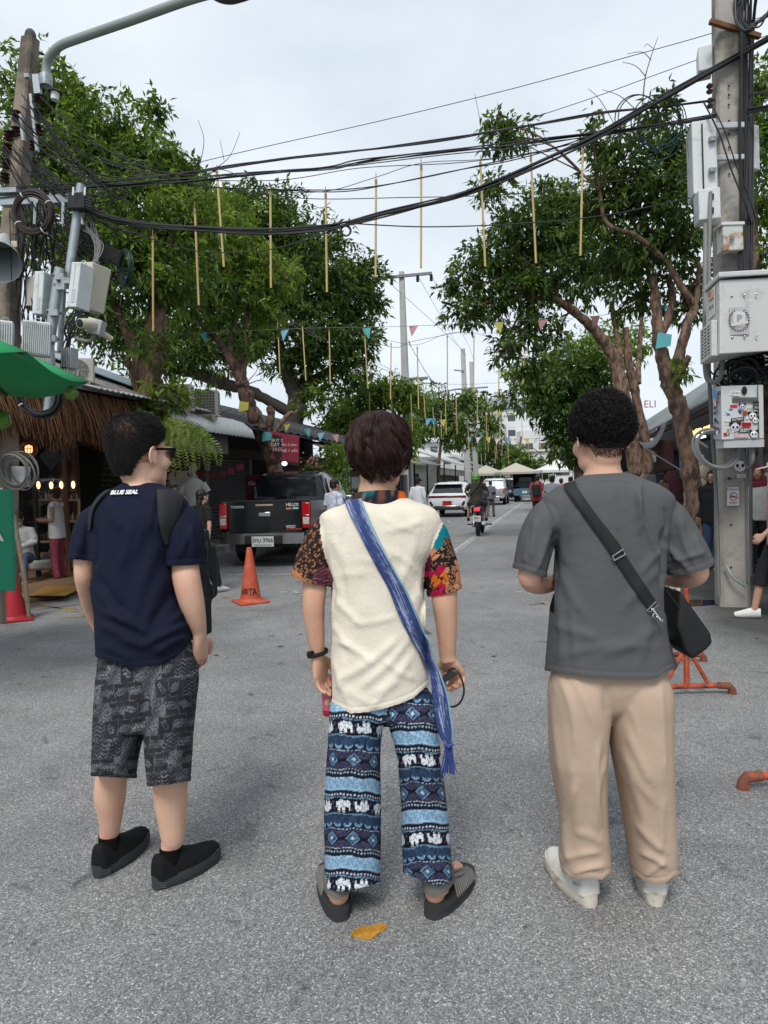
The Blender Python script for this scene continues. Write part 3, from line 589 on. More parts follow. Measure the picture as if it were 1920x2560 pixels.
# canvas awning hanging in front
aw=thing('canvas_awning','sagging dark and white canvas awning held out by a pole over the stall front','awning',P(1630,1110,14));q=MB();rows=[]
for t_ in np.linspace(0,1,9):
 a=P(1668,1052,14.5).lerp(P(1615,1122,13.2),t_);e=P(1655,1062,16.5).lerp(P(1600,1105,15.4),t_);s_=-.18 * math.sin(t_ * math.pi);rows.append([a.lerp(e,k / 4) + Vector((0,0,s_)) for k in range(5)])
q.loft(rows,cap=False,closed=False);o=q.build('canvas',M('awning_canvas',(0.16,0.16,0.16),0.8,var=.6,scale=1.6),aw);s_=o.modifiers.new('t','SOLIDIFY');s_.thickness=.008
q=MB();q.tube([P(1615,1122,13.2),P(1600,1105,15.4)],.02,8);q.tube([P(1615,1122,13.2),P(1725,1190,12.6)],.014,6);q.build('awning_pole',PST,aw)
q=MB();a0,a1=P(1540,1110,14.2),P(1700,1180,12.8);tag((q.tube([P(1720,1085,12.2),P(1768,1118,10.2)],.02,8) and q.build('prop_pole',M('weathered_pole',(0.2,0.18,0.15),0.8),None)),'slanted grey prop pole under the row of round bulbs','pole')
LB=M('lit_warm',(1.0,0.62,0.22),0.4,var=0,emit=1.3)
for i,(x,y) in enumerate(((1713,1083),(1720,1085),(1728,1079),(1735,1083),(1742,1077),(1750,1075),(1757,1077),(1762,1072),(1768,1070),(1775,1067),(1590,1122),(1597,1127),(1604,1119))):
 g='round bulbs under the right stall roof' if i < 10 else 'round bulbs behind the left trunk'
 t=thing('ceiling_bulb','lit round bulb in the row under the corrugated stall roof' if i < 10 else 'lit round bulb in the cluster beside the left tree trunk','lamp',P(x,y,16.8 if i < 10 else 21),g);q=MB();c=P(x,y,16.8 if i < 10 else 21);q.ell(c,(.05,.05,.055),None,12,8);q.build('bulb',LB,t);q=MB();q.cyl(c + Vector((0,0,.035)),c + Vector((0,0,.1)),.012,seg=6);q.build('holder',BLK2,t)
for x,y,lab in ((1735,1092,'upper'),(1748,1094,'lower')):
 q=MB();q.tube([P(x,y,16.4),P(x + 14,y - 3,16.9)],.03,8);tag(q.build('tube_lamp',M('lit_tube',(0.85,0.95,1.0),0.4,var=0,emit=2.0),None),f'lit white fluorescent tube, {lab} of the pair below the round bulbs','lamp')
# clothes and goods on the stalls
rr=random.Random(21);cols=[(0.07,0.03,0.03),(0.28,0.27,0.25),(0.03,0.05,0.1),(0.12,0.10,0.07),(0.2,0.12,0.05),(0.04,0.08,0.06),(0.2,0.15,0.15),(0.02,0.02,0.022),(0.22,0.25,0.28),(0.10,0.035,0.04)]
CMs=[M(f'stall_cloth_{n_}',c_,0.9,var=.25,scale=8,bump=.3,bscale=14) for n_,c_ in zip('red grey navy olive tan green pink black blue crimson'.split(),cols)]
garment_words=['dark red','pale grey','navy','olive','tan','dark green','dusty pink','black','pale blue','crimson']
ORDS='first second third fourth fifth sixth seventh eighth ninth tenth eleventh twelfth thirteenth fourteenth fifteenth sixteenth seventeenth'.split()
for k in range(34):
 x=1560 + (k % 17) * 20 + rr.uniform(-6,6);y=1140 + (k // 17) * 75 + rr.uniform(-12,12);d=12.6 + rr.uniform(0,2.5) + (17 - (k % 17)) * .25;ci=rr.randrange(10);c=P(x,y,d);wd=rr.uniform(.34,.5);hh=rr.uniform(.5,.75);a=rr.uniform(-.6,.6);Rm=rotz(a)
 q=MB();q.box(c,(wd,.05,hh),Rm,taper=.86)
 for s_ in (-1,1): q.box(c + Rm @ Vector((s_ * wd * .55,0,hh * .3)),(wd * .42,.05,.22),Rm @ Matrix.Rotation(-s_ * .6,3,'Y'))
 tag(q.build('hanging_garment',CMs[ci],None,bevel=.015),f'{garment_words[ci]} garment hanging {"low" if k > 16 else "high"} on the racks, {ORDS[k % 17]} from the left','garment','garments hanging in the right stalls')
for k in range(5):
 u_=12.6 + k * 2.4;t=thing('goods_table',f'low goods table in the right stalls, {ORDS[k]} from the viewer','table',S(u_,4.2,.06),'goods tables of the right stalls');m=MB();sbox(m,u_ - .8,u_ + .8,3.9,4.7,.62,.68);m.build('table_top',M('plywood_dim',(0.10,0.07,0.045)),t,smooth=False);m=MB();sbox(m,u_ - .8,u_ + .8,3.92,3.95,.1,.62);m.build('skirt',CMs[(k * 3 + 1) % 10],t,smooth=False)
 m=MB()
 for j in range(14):
  c=S(u_ - .7 + j * .105,4.1 + rr.uniform(0,.4),.7 + rr.uniform(0,.03));m.mi=j % 3;m.box(c,(.09,.16,rr.uniform(.05,.16)),rotz(rr.uniform(-.5,.5)))
 m.build('goods',[CMs[0],CMs[4],CMs[8]],t,smooth=False)['kind']='stuff'
dc=thing('hanging_doll','white rabbit-shaped cloth bag hanging behind the tree trunk','bag',P(1762,1190,12.4));q=MB();c=P(1762,1180,12.4);q.ell(c,(.13,.06,.17));q.ell(c + Vector((-.07,0,.2)),(.045,.03,.12),Matrix.Rotation(.35,3,'Y'));q.ell(c + Vector((-.05,0,-.22)),(.09,.05,.13));q.build('bag_body',M('cream_cloth',(0.36,0.30,0.25),0.9),dc)
ck=thing('checked_shirt','checked blue and white shirt hanging between the tree trunk and the pole','shirt',P(1735,1150,13));CK=M('check_cloth',(0.12,0.15,0.17),0.9,var=.6,scale=30);q=MB();q.box(P(1738,1145,13),(.6,.05,.62));q.build('cloth',CK,ck,bevel=.02)
# ================================================================== trees
BARK=M('bark',(0.23,0.145,0.10),0.9,var=.4,scale=16,bump=1.0,bscale=30,col2=(.06,.04,.03),amt=.75,scale2=11,stretch=(1,1,.4));BARKG=M('bark_dark',(0.055,0.045,0.038),0.9,var=.3,scale=6,bump=.8,bscale=26)
LEAF=MV('leaf',0.42,trans=.45,spec=.35)
def leaf_cloud(name,parent,pts,dirs,ln,n_each,pal,seed,droop=.45,wide=.36,kind=None,spread=1.0):
 "sprays of leaves: each twig tip carries a whorl of drooping leaflets"
 r=np.random.default_rng(seed);T=len(pts);tip=np.repeat(pts,n_each,0);D=np.repeat(dirs,n_each,0);n=len(tip)
 tone=np.repeat(r.random(T),n_each);sh=r.normal(size=(n,3));d=D * .55 + sh * .75 * spread;d[:,2] -= droop;d /= np.linalg.norm(d,axis=1)[:,None]
 base=tip + d * ln * .15 + r.normal(size=(n,3)) * ln * .28;L=ln * r.uniform(.65,1.25,n)
 up=np.array((0,0,1.0)) + r.normal(size=(n,3)) * .55;w=np.cross(d,up);w /= np.linalg.norm(w,axis=1)[:,None] + 1e-9;nn=np.cross(w,d)
 W=(L * wide * .5)[:,None];L=L[:,None];f=.18 * W * 2
 V=np.stack([base,base + d * L * .38 + w * W + nn * f,base + d * L * .98 - np.array((0,0,.12)) * L,base + d * L * .38 - w * W + nn * f,base + d * L * .45 - nn * f * .1],1).reshape(-1,3)
 o=np.arange(n)[:,None] * 5;Q=np.concatenate([o + np.array(q) for q in ((0,1,4),(1,2,4),(2,3,4),(3,0,4))])
 p=np.array(pal);k=np.clip(tone * .75 + r.random(n) * .25 + r.normal(size=n) * .06,0,.999) * (len(p) - 1);i=k.astype(int);c=p[i] + (p[i + 1] - p[i]) * (k - i)[:,None];c *= r.uniform(.8,1.2,(n,1))
 me=qmesh(name,V,Q,False,[LEAF],None,np.repeat(c,5,0));ob=link(name,me,parent)
 if kind: ob['kind']=kind
 return ob
PAL=[(.028,.056,.012),(.048,.096,.018),(.075,.145,.025),(.12,.20,.035),(.22,.30,.05)]
PALD=[(.022,.044,.012),(.036,.072,.017),(.056,.105,.022),(.085,.15,.03),(.14,.21,.04)]
PALY=[(.045,.085,.014),(.075,.14,.022),(.11,.19,.03),(.17,.26,.04),(.27,.34,.06)]
def tree(label,trunks,blobs,ln,per,pal,seed,name='tree',bark=BARK,twigs=1.0,droop=.45,wide=.36,extra=(),group=None,dens=1.0):
 "trunks: list of [(px,py,d,radius)...]; blobs: (px,py,d, rx_px, ry_px, tips[, palette])"
 r=np.random.default_rng(seed);skel=[];tm=MB();base=P(*trunks[0][0][:3]);t=thing(name,label,'tree',(base.x,base.y,0),group)
 for tr in trunks:
  p=cr([(*P(*q[:3]),q[3]) for q in tr],9);p[:,3] *= np.clip(1 + r.normal(size=len(p)) * .05 + .07 * np.sin(np.arange(len(p)) * .9 + seed),.7,1.4)
  if tr is trunks[0] or tr[0][1] > 1150: p[0,2]=min(p[0,2],-.02)
  w=waves(p[:,:3],5,2.2,seed)[:,None] * np.array((.03,.03,0));pp=p[:,:3] + w * (np.arange(len(p)) > 0)[:,None];tm.tube(pp + r.normal(size=pp.shape) * (p[:,3] * .07)[:,None] * (np.arange(len(p)) > 0)[:,None],list(p[:,3]),14);skel += [(pp[i],p[i,3]) for i in range(len(p)) if i > len(p) * .25]
 SK=np.array([s[0] for s in skel]);SR=np.array([s[1] for s in skel]);bm_=MB();tips=[];dirs=[];pals=[]
 for bi,bl in enumerate(blobs):
  x,y,d,rx,ry,nt=bl[:6];nt=int(nt * dens);c=np.array(P(x,y,d));a=rx * d / F;bz=ry * d / F;R3=np.array((a,min(a,bz) * 1.0 + .3,bz))
  j=np.argmin(np.linalg.norm(SK - c,axis=1) - SK[:,2] * .1);p0=SK[j];e=c - p0;rad=min(SR[j] * .6,.02 + .03 * np.linalg.norm(e) / 2)
  mid=p0 + e * .5 + np.array((0,0,.12 * np.linalg.norm(e))) + r.normal(size=3) * .08;bm_.tube(cr([p0,mid,c],4),list(np.linspace(rad,.018,9)),6)
  q=r.normal(size=(nt,3));q /= np.linalg.norm(q,axis=1)[:,None];rr=r.random(nt) ** .45;lump=1 + .28 * np.sin(q @ r.normal(size=3) * 3 + 1) + .18 * np.sin(q @ r.normal(size=3) * 6);tp=c + q * (rr * lump)[:,None] * R3
  for k in range(0,nt,max(1,int(nt / (9 * twigs)))):
   m=c + (tp[k] - c) * .5 + r.normal(size=3) * .06;bm_.tube([c,m,tp[k]],[.014,.009,.004],4)
  tips.append(tp);dirs.append(q);pals.append(bl[6] if len(bl) > 6 else pal)
 tm.build('trunk',bark,t,angle=0);bm_.build('branches',bark,t,angle=0)['kind']='stuff'
 if extra:
  xm=MB()
  for e in extra: xm.tube(cr([tuple(P(*q[:3])) for q in e[0]],4),list(np.linspace(e[1],.004,(len(e[0]) - 1) * 4 + 1)),5)
  xm.build('bare_twigs',bark,t,angle=0)['kind']='stuff'
 done=[]
 for pl in pals:
  if any(pl is q for q in done): continue
  done.append(pl);leaf_cloud('crown',t,np.concatenate([a for a,q in zip(tips,pals) if q is pl]),np.concatenate([a for a,q in zip(dirs,pals) if q is pl]),ln,per,pl,seed + len(done),droop,wide)
 return t
# the two street trees on the left
tree('leafy street tree with thick cut trunk rising before the thatched eave',[[(372,1330,11.6,.23),(372,1200,11.6,.2),(368,1020,11.6,.19),(385,900,11.6,.17),(400,780,11.6,.15),(430,640,11.7,.1),(455,520,11.8,.06)],[(365,990,11.6,.1),(340,880,11.5,.09),(300,780,11.4,.07),(250,660,11.3,.05),(215,520,11.3,.03)],[(395,790,11.6,.1),(370,660,11.9,.08),(330,500,12.2,.05),(300,360,12.4,.03)],[(345,990,11.5,.06),(325,925,11.3,.05),(310,900,11.2,.05)]],
  [(60,230,12.5,90,70,170),(150,240,12.5,90,80,230),(250,330,12.3,110,90,330),(170,400,11.9,130,110,330),(330,420,12.2,120,90,330),(300,540,11.6,150,100,420),(430,440,12.5,90,70,220),(480,470,12.6,60,60,130),(390,280,12.4,26,38,34),(200,620,11.4,110,90,260),(340,680,11.3,130,80,300),(460,560,12,110,90,300,PALY),(420,690,11.8,110,80,220),(250,780,11.2,80,60,110,PALD),(90,380,12.2,90,110,220),(60,560,12.4,80,120,190,PALD),(290,580,11.0,60,40,60,PALY),(400,870,11.3,45,40,36),(440,980,11.4,50,40,40,PALY),(380,1050,11.3,40,40,44)],.15,8,PAL,3,
  extra=[([(500,410,12.4),(510,350,12.4),(495,300,12.4)],.008),([(540,420,12.4),(575,390,12.4),(600,330,12.4)],.008),([(560,400,12.4),(550,350,12.4)],.006),([(300,330,12.3),(290,280,12.3)],.006)])
tree('leaning street tree with pruned branching trunk beside the white awning',[[(688,1330,17.4,.22),(688,1180,17.4,.2),(668,1110,17.3,.19),(640,1050,17.1,.18),(612,985,16.9,.17),(595,930,16.8,.14),(555,860,16.6,.09),(500,800,16.4,.06),(470,740,16.3,.05)],[(600,950,16.8,.11),(580,860,16.8,.09),(590,780,16.9,.07),(600,690,17,.05)],[(605,960,16.8,.1),(612,880,16.8,.07),(618,760,17,.05),(640,660,17.2,.04)],[(672,1080,17.3,.1),(680,1040,17.2,.1),(676,1022,17.2,.09)],[(685,1085,17.3,.07),(720,1040,17.3,.06),(735,1030,17.3,.04)]],
  [(500,640,16.5,90,70,220),(590,620,17,100,80,280,PALY),(540,730,16.4,100,60,230),(640,700,17.2,80,70,200,PALY),(470,790,16.2,70,50,130),(660,780,17.2,60,50,110,PALY),(560,520,17.2,80,50,160,PALY),(620,860,16.9,50,40,60),(720,690,17.5,50,40,70,PALY)],.17,8,PAL,8,
  extra=[([(612,960,16.6),(640,930,16.5),(645,905,16.5)],.014),([(600,955,16.6),(575,935,16.5),(560,925,16.5)],.012),([(610,965,16.6),(650,950,16.5),(668,960,16.5)],.016)])
# the broad dark rain tree
tree('broad dark rain tree spreading behind the left roofs',[[(735,1330,31,.5),(735,1100,31,.45),(742,1010,31,.4),(720,930,31,.35),(690,840,31,.22),(640,760,31,.12)],[(742,1010,31,.3),(790,950,31,.24),(850,920,31,.16),(920,900,31,.08)],[(735,1000,31,.25),(800,870,31.5,.2),(860,760,32,.1)],[(560,960,30,.3),(480,930,30,.26),(400,920,29,.2)],[(735,1040,31,.25),(640,985,30.5,.24),(560,960,30,.26)]],
  [(640,530,32,120,70,330),(560,560,32,90,90,260),(700,600,31.5,130,90,420),(790,640,31.5,100,80,300),(600,700,31,130,90,380),(730,740,30.5,150,90,480),(860,740,31,100,80,300),(900,690,31.5,70,40,130),(640,830,30.5,140,70,330),(820,850,30.5,120,70,320),(540,860,30,120,90,300),(420,880,29,120,80,280),(900,840,31,60,60,120),(350,820,29,100,70,200),(870,940,30.5,70,40,110),(740,905,30.5,90,40,130),(270,840,29,90,60,140),(940,760,31.3,30,30,40),(800,990,30,60,40,70,PAL)],.34,8,PALD,12,bark=BARKG,droop=.15,wide=.34)
# right-hand pair
tree('forked street tree with pale brown trunk rising beside the right stalls',[[(1742,1420,11.2,.15),(1738,1300,11.2,.135),(1712,1120,11.2,.135),(1690,1010,11.2,.14),(1668,940,11.2,.13),(1648,860,11.2,.1),(1640,760,11.2,.08),(1632,690,11.2,.06)],[(1676,965,11.2,.1),(1700,880,11.1,.085),(1722,800,11.1,.075),(1735,770,11.1,.07),(1705,720,11.0,.055),(1660,650,11,.045),(1590,590,10.9,.04),(1520,560,10.9,.035),(1500,480,10.9,.025)],[(1648,850,11.2,.07),(1680,760,11.3,.06),(1670,690,11.4,.05)],[(1735,775,11.1,.05),(1745,700,11.2,.04),(1730,640,11.3,.035),(1600,560,11.2,.03)],[(1688,960,11.2,.06),(1705,925,11.1,.055),(1722,890,11,.05)]],
  [(1560,450,11.2,90,70,200),(1640,500,11.2,100,80,260),(1500,520,11.2,70,60,120),(1700,430,11.5,60,60,130),(1690,600,11.4,80,80,190),(1560,640,11.4,90,70,190),(1530,370,11,50,40,70),(1480,330,10.8,22,28,24),(1640,290,10.9,50,45,60),(1270,340,11,70,28,64),(1660,370,11,70,40,100),(1740,700,11.6,50,50,80),(1600,740,11.8,70,50,100),(1730,770,11.6,40,40,40),(1690,930,11,18,45,20,PALY),(1240,310,11,30,18,20)],.15,8,PALD,15,dens=.78,
  extra=[([(1560,400,10.9),(1600,300,10.8),(1612,200,10.8),(1625,150,10.8),(1645,92,10.8)],.016),([(1613,190,10.8),(1590,165,10.8),(1556,155,10.8)],.008),([(1628,150,10.8),(1605,130,10.8),(1568,135,10.8)],.007),([(1634,122,10.8),(1618,110,10.8),(1610,118,10.8)],.005),([(1562,390,10.8),(1540,320,10.8),(1500,250,10.8),(1470,221,10.8)],.009),([(1590,275,10.8),(1550,240,10.8),(1505,224,10.8)],.008),([(1500,480,10.9),(1450,430,10.9),(1350,380,10.9),(1290,350,10.9)],.018),([(1200,300,10.9),(1192,260,10.9),(1187,235,10.9)],.005)])
tree('bushy street tree with reddish split trunk behind the grey shirt person',[[(1625,1400,17,.2),(1612,1280,17,.19),(1585,1130,17,.2),(1560,1000,17,.19),(1535,900,17,.16),(1500,840,16.9,.13),(1450,790,16.7,.11),(1390,750,16.5,.09),(1330,745,16.3,.06)],[(1605,1240,17,.13),(1622,1150,17.1,.13),(1600,1030,17.1,.12),(1575,920,17.1,.1),(1565,820,17.2,.07)],[(1560,1000,17,.12),(1548,880,17.2,.08),(1530,760,17.4,.06)],[(1595,960,17.1,.08),(1600,850,17.4,.06),(1610,730,17.5,.05)]],
  [(1300,560,16.5,80,60,170),(1240,640,16.4,80,60,170),(1360,600,16.6,90,70,240),(1180,690,16.2,60,40,90),(1440,560,16.8,90,70,240),(1340,700,16.4,110,50,220),(1470,680,16.8,90,70,220),(1170,780,16,70,35,84),(1230,470,16.5,50,40,60),(1260,740,16.3,80,40,120),(1300,830,16.2,60,40,84),(1340,920,16.2,40,40,44),(1255,880,16,35,35,34),(1560,620,17.2,80,80,190),(1380,500,16.6,70,50,120),(1390,850,16.6,40,50,50),(1120,720,16,26,20,18),(1280,990,16,34,22,20),(1345,790,16.3,50,30,50)],.2,8,PALD,19,dens=.78)
tree('large dark tree hanging low over the street above the walkers',[[(1455,1330,33,.3),(1450,1150,33,.28),(1440,1000,33,.24),(1420,900,33,.15)],[(1445,1050,33,.15),(1480,930,33,.12),(1500,850,33,.08)]],
  [(1400,940,32,90,60,260),(1470,900,32.5,90,70,280,PALY),(1360,1010,31.5,60,50,140),(1430,1020,32,90,60,260),(1500,980,33,70,80,220),(1420,1100,32,60,40,130),(1490,1090,33,70,50,140),(1330,950,31.5,50,40,90,PALY),(1550,860,34,80,60,180,PALY),(1450,1150,33,50,25,50),(1290,930,32,40,20,34,PALY)],.32,8,PALD,23)
# tree behind the right pole
tree('tall green tree standing behind the right utility pole',[[(1905,1300,12.5,.16),(1900,900,12.5,.13),(1880,560,12.5,.1),(1860,400,12.5,.06)],[(1890,620,12.5,.08),(1830,520,12.4,.05),(1790,480,12.4,.03)]],
  [(1890,220,12.5,60,50,110),(1900,330,12.5,50,60,110),(1870,420,12.5,60,60,120),(1910,520,12.6,60,60,110,PALY),(1790,480,12.4,30,40,40),(1900,640,12.6,50,60,80),(1760,560,12.4,30,40,36)],.16,7,PAL,29)
# smaller trees down the left side
for i,(lab,x,y,d,bl) in enumerate((('feathery green tree standing just right of the tall power pole',1100,1240,52,[(1060,1010,52,60,40,150),(1120,1050,52,70,50,190),(1180,1010,52,60,40,140),(1040,1080,52,50,40,110),(1150,1090,52,50,35,100),(1220,1060,52,40,30,60,PALY)]),('light green tree overhanging the shops behind the cream shirt person',960,1240,36,[(960,980,36,70,40,170),(900,1010,36,60,40,140),(1020,990,36,50,40,110),(880,1070,35,50,60,130),(850,1040,35,35,30,50,PAL),(1000,1090,36,50,50,110),(830,1080,34,40,50,90)]),('dark round tree beyond the paired poles',1225,1240,88,[(1230,1110,88,50,35,150),(1200,1150,88,40,30,90),(1260,1150,88,40,30,90),(1240,1190,88,30,24,60)]),('small green tree before the white tents',1300,1240,70,[(1290,1140,70,34,24,70),(1320,1165,70,30,24,60),(1370,1165,76,50,24,90)]))):
 tree(lab,[[(x,y + 20,d,.16),(x - 4,y - 80,d,.13),(x + 4,y - 150,d,.08)]],bl,(.36,.42,.36,.6)[(0,1,2,3)[i] if 0 else (1,0,3,3)[i]],8,[PAL,PALY,PALD,PAL][i],40 + i)
# banana-like plants and shrubs on the left kerb
def plant(label,x,y,d,n,ln,wd,pal,seed,h=0.0,cat='plant',name='plant'):
 c=P(x,y,d);c.z=max(0.0,c.z if h else 0.0);t=thing(name,label,cat,(c.x,c.y,0));r=random.Random(seed);q=MB();cl=[]
 for i in range(n):
  a=r.uniform(0,6.28);up=r.uniform(.5,1.2);L=ln * r.uniform(.6,1.1);b0=c + Vector((r.gauss(0,.05),r.gauss(0,.05),h + .02));dr=Vector((math.cos(a),math.sin(a),0));pts=[b0 + dr * L * (k / 5) * .8 + Vector((0,0,L * (up * k / 5 - .75 * (k / 5) ** 2))) for k in range(6)];sd=dr.cross(Vector((0,0,1)));rows=[]
  for k in range(6):
   w=wd * math.sin(math.pi * (.08 + .88 * k / 5)) ;rows.append([pts[k] - sd * w,pts[k] + Vector((0,0,-.12 * w)),pts[k] + sd * w])
  q.loft(rows,cap=False,closed=False);cl += [pal[r.randrange(len(pal))]] * 18
 me=bpy.data.meshes.new('leaves');me.from_pydata([tuple(v) for v in q.v],[],q.f);me.polygons.foreach_set('use_smooth',[True] * len(q.f));me.update();setcol(me,np.array(cl));me.materials.append(LEAF);link('leaves',me,t);return t
plant('banana plant with long blades beside the tall power pole',1108,1235,54,18,3.6,.34,PALY,1);plant('yellow variegated plant by the white car',1080,1235,50,24,2.2,.2,[(.25,.25,.05),(.12,.2,.03),(.3,.24,.06)],2);plant('dark leafy shrub at the foot of the tall power pole',1004,1250,39,44,1.9,.15,PALD,3);plant('dark shrub between the parked white car and the shops',1052,1240,46,44,2.4,.18,PALD,4)
for i,(x,y,d,lab) in enumerate(((690,1140,17.5,''),(720,1150,19,''))): pass
vb=thing('hanging_vine','green vines hanging from the eave behind the pickup roof','plant',P(830,1140,20));r=np.random.default_rng(3);pts=np.array([tuple(P(x,y,d)) for x,y,d in zip(r.uniform(810,870,240),r.uniform(1110,1230,240),r.uniform(19.5,20.5,240))]);leaf_cloud('leaves',vb,pts,r.normal(size=(240,3)) * .3,.14,7,PALY,5,1.0)
vb=thing('flower_basket','hanging basket with small pink flowers under the shop eave','plant',P(785,1170,18.5));pts=np.array([tuple(P(x,y,d)) for x,y,d in zip(r.normal(785,16,90),r.normal(1165,16,90),r.normal(18.5,.15,90))]);leaf_cloud('leaves',vb,pts,r.normal(size=(90,3)) * .4,.12,7,PALD,6,.5);q=MB()
for k in range(26): q.ell(P(785 + random.gauss(0,16),1160 + random.gauss(0,16),18.3),(.03,.02,.03),None,6,4)
q.build('flowers',M('pink_petal',(0.45,0.14,0.16),0.7),vb)['kind']='stuff'
# fern beside the navy shirt person
fn=thing('hanging_fern','bright green hanging fern with long arching fronds under the white awning','fern',P(420,1060,10.6));rr=random.Random(9);Vx=[];Cx=[]
def frond(pts,ln,cnt=34,pal=((.20,.27,.05),(.30,.36,.09),(.13,.20,.03))):
 p=cr(pts,8);T=np.gradient(p,axis=0);T /= np.linalg.norm(T,axis=1)[:,None];s=np.cross(T,np.array((0,-1.0,.3)));s /= np.linalg.norm(s,axis=1)[:,None] + 1e-9;c0=np.array(pal[rr.randrange(3)])
 for i in range(cnt):
  k=int(i / cnt * (len(p) - 1));L=ln * (.35 + .65 * math.sin(math.pi * min(1,.12 + .9 * i / cnt)))
  for q in (-1,1):
   e=s[k] * q * L + T[k] * L * .35 + np.array((0,0,-.15 * L));w=T[k] * L * .16;Vx.extend([p[k] - w,p[k] + e * .55 - w * 1.1,p[k] + e,p[k] + e * .55 + w * 1.1]);Cx.extend([c0 * rr.uniform(.8,1.2)] * 4)
FC=[(395,1060),(415,1050),(440,1055),(460,1062),(385,1100)]
ends=((548,1168),(525,1160),(512,1182),(500,1150),(498,1180),(485,1190),(470,1175),(480,1160),(462,1195),(450,1180),(440,1170),(455,1140),(430,1150),(470,1120),(490,1130),(420,1180),(410,1150),(440,1130),(515,1130),(535,1150),(425,1210),(445,1205))
for i,(ex,ey) in enumerate(ends):
 sx,sy=FC[i % 4];ex += rr.uniform(-8,8);ey += rr.uniform(-10,8);d=10.6 + rr.uniform(-.35,.35);frond([tuple(P(sx,sy,10.7)),tuple(P((sx + ex) / 2 + 8,sy + (ey - sy) * .16,(d + 10.7) / 2)),tuple(P(ex - 8,sy + (ey - sy) * .55,d)),tuple(P(ex,ey,d))],rr.uniform(.08,.115),30)
me=qmesh('fronds',np.array(Vx),np.arange(len(Vx)).reshape(-1,4),False,[LEAF],None,np.array(Cx));link('fronds',me,fn)
fn2=thing('hanging_fern','shaded dark fern hanging down the shop front left of the navy shirt person','fern',P(285,1140,10.9));Vx=[];Cx=[]
for i in range(34):
 ex=rr.uniform(255,305);ey=rr.uniform(1150,1225);frond([tuple(P(rr.uniform(290,325),1105,11)),tuple(P(ex + 18,1115,10.9)),tuple(P(ex,ey,10.8))],.07,26,((.04,.07,.015),(.06,.10,.02),(.03,.055,.012)))
me=qmesh('fronds',np.array(Vx),np.arange(len(Vx)).reshape(-1,4),False,[LEAF],None,np.array(Cx));link('fronds',me,fn2)
# ================================================================== poles, boxes, cables
STL=M('polished_steel',(0.6,0.6,0.6),0.2,metal=1,var=.05)
GALV=M('galvanised',(0.34,0.38,0.40),0.45,metal=.5,var=.15,scale=9,col2=(.2,.22,.23),amt=.4,scale2=6);PCON=M('pole_concrete',(0.34,0.32,0.285),0.9,var=.12,scale=4,bump=.35,bscale=45,col2=(.17,.155,.13),amt=.55,scale2=2.4);PCOB=M('old_concrete',(0.24,0.20,0.155),0.9,var=.18,scale=4,bump=.4,bscale=45,col2=(.10,.085,.065),amt=.6,scale2=2)
CABK=M('cable_black',(0.012,0.012,0.013),0.5,var=.1);CAGN=M('cable_green',(0.012,0.05,0.04),0.5,var=.1);CAGY=M('cable_grey',(0.17,0.17,0.165),0.6,var=.15);WENB=M('box_white',(0.60,0.62,0.62),0.45,var=.05,scale=5,col2=(.36,.36,.34),amt=.35,scale2=4);CREM=M('box_cream',(0.52,0.49,0.40),0.5,var=.06);BRN=M('brown_porcelain',(0.06,0.028,0.02),0.25,var=.2);RUST=M('rusty_steel',(0.16,0.07,0.03),0.8,var=.4,scale=14,bump=.3,bscale=60)
def pole(label,pts,mat=PCON,name='utility_pole',sq=.75):
 "pts: (px,py,d,half width)"
 t=thing(name,label,'pole',G(pts[-1][0],pts[-1][1]));q=MB();p=[P(*a[:3]) for a in pts];p[-1].z=0;rings=[]
 for c,a in zip(p,pts):
  w_=a[3];k=w_ * sq;rings.append([c + rotz(SROT) @ Vector(v) for v in ((-k,-w_,0),(k,-w_,0),(w_,-k,0),(w_,k,0),(k,w_,0),(-k,w_,0),(-w_,k,0),(-w_,-k,0))])
 q.loft(rings);q.build('shaft',mat,t,smooth=False);return t,p
def pbox(mb,x0,y0,x1,y1,d,dep,roll=0.0,yaw=0.0):
 c=P((x0 + x1) / 2,(y0 + y1) / 2,d);k=d / F;return mb.box(c + Vector((0,dep / 2,0)),((x1 - x0) * k,dep,(y1 - y0) * k),Matrix.Rotation(R_(roll),3,'Y') @ rotz(R_(yaw)))
LPOLE,lp=pole('weathered square concrete pole with street lamp arm on the left',[(76,98,8.6,.085),(48,420,8.6,.11),(18,750,8.6,.125),(10,1100,8.6,.135),(4,1560,8.6,.15)],PCOB)
q=MB();q.ell(P(76,90,8.6),(.07,.06,.09));q.tube([P(80,85,8.6),P(82,76,8.6)],.012);q.build('pole_cap',M('dark_cap',(0.06,0.06,0.065),0.8),LPOLE)
for x,y in ((97,245),(97,285),(94,325),(88,365),(42,290),(42,330),(22,340),(18,372),(15,410),(12,445)):
 q=MB();c=P(x,y,8.5)
 for k in (-.045,0,.045): q.tube([c + Vector((0,0,k - .02)),c + Vector((0,0,k)),c + Vector((0,0,k + .02))],[.03,.065,.03],12)
 q.build('insulator',BRN,LPOLE)
for x0,y0,x1,y1 in ((80,235,86,375),(50,285,56,350),(60,183,70,192),(82,185,98,232)):
 q=MB();pbox(q,x0,y0,x1,y1,8.42,.05,-4);q.build('bracket',GALV,LPOLE,smooth=False)
sl=thing('street_lamp','grey curved street lamp arm reaching across the sky from the left pole','lamp',P(115,215,8.45));q=MB();q.tube(cr([tuple(P(*a)) for a in ((115,214,8.45),(116,175,8.45),(122,145,8.4),(150,115,8.3),(200,95,8.2),(330,50,7.9),(470,0,7.6),(560,-25,7.4))],6),.052,12);q.build('arm',M('grey_green_paint',(0.26,0.30,0.28),0.5,var=.08),sl)
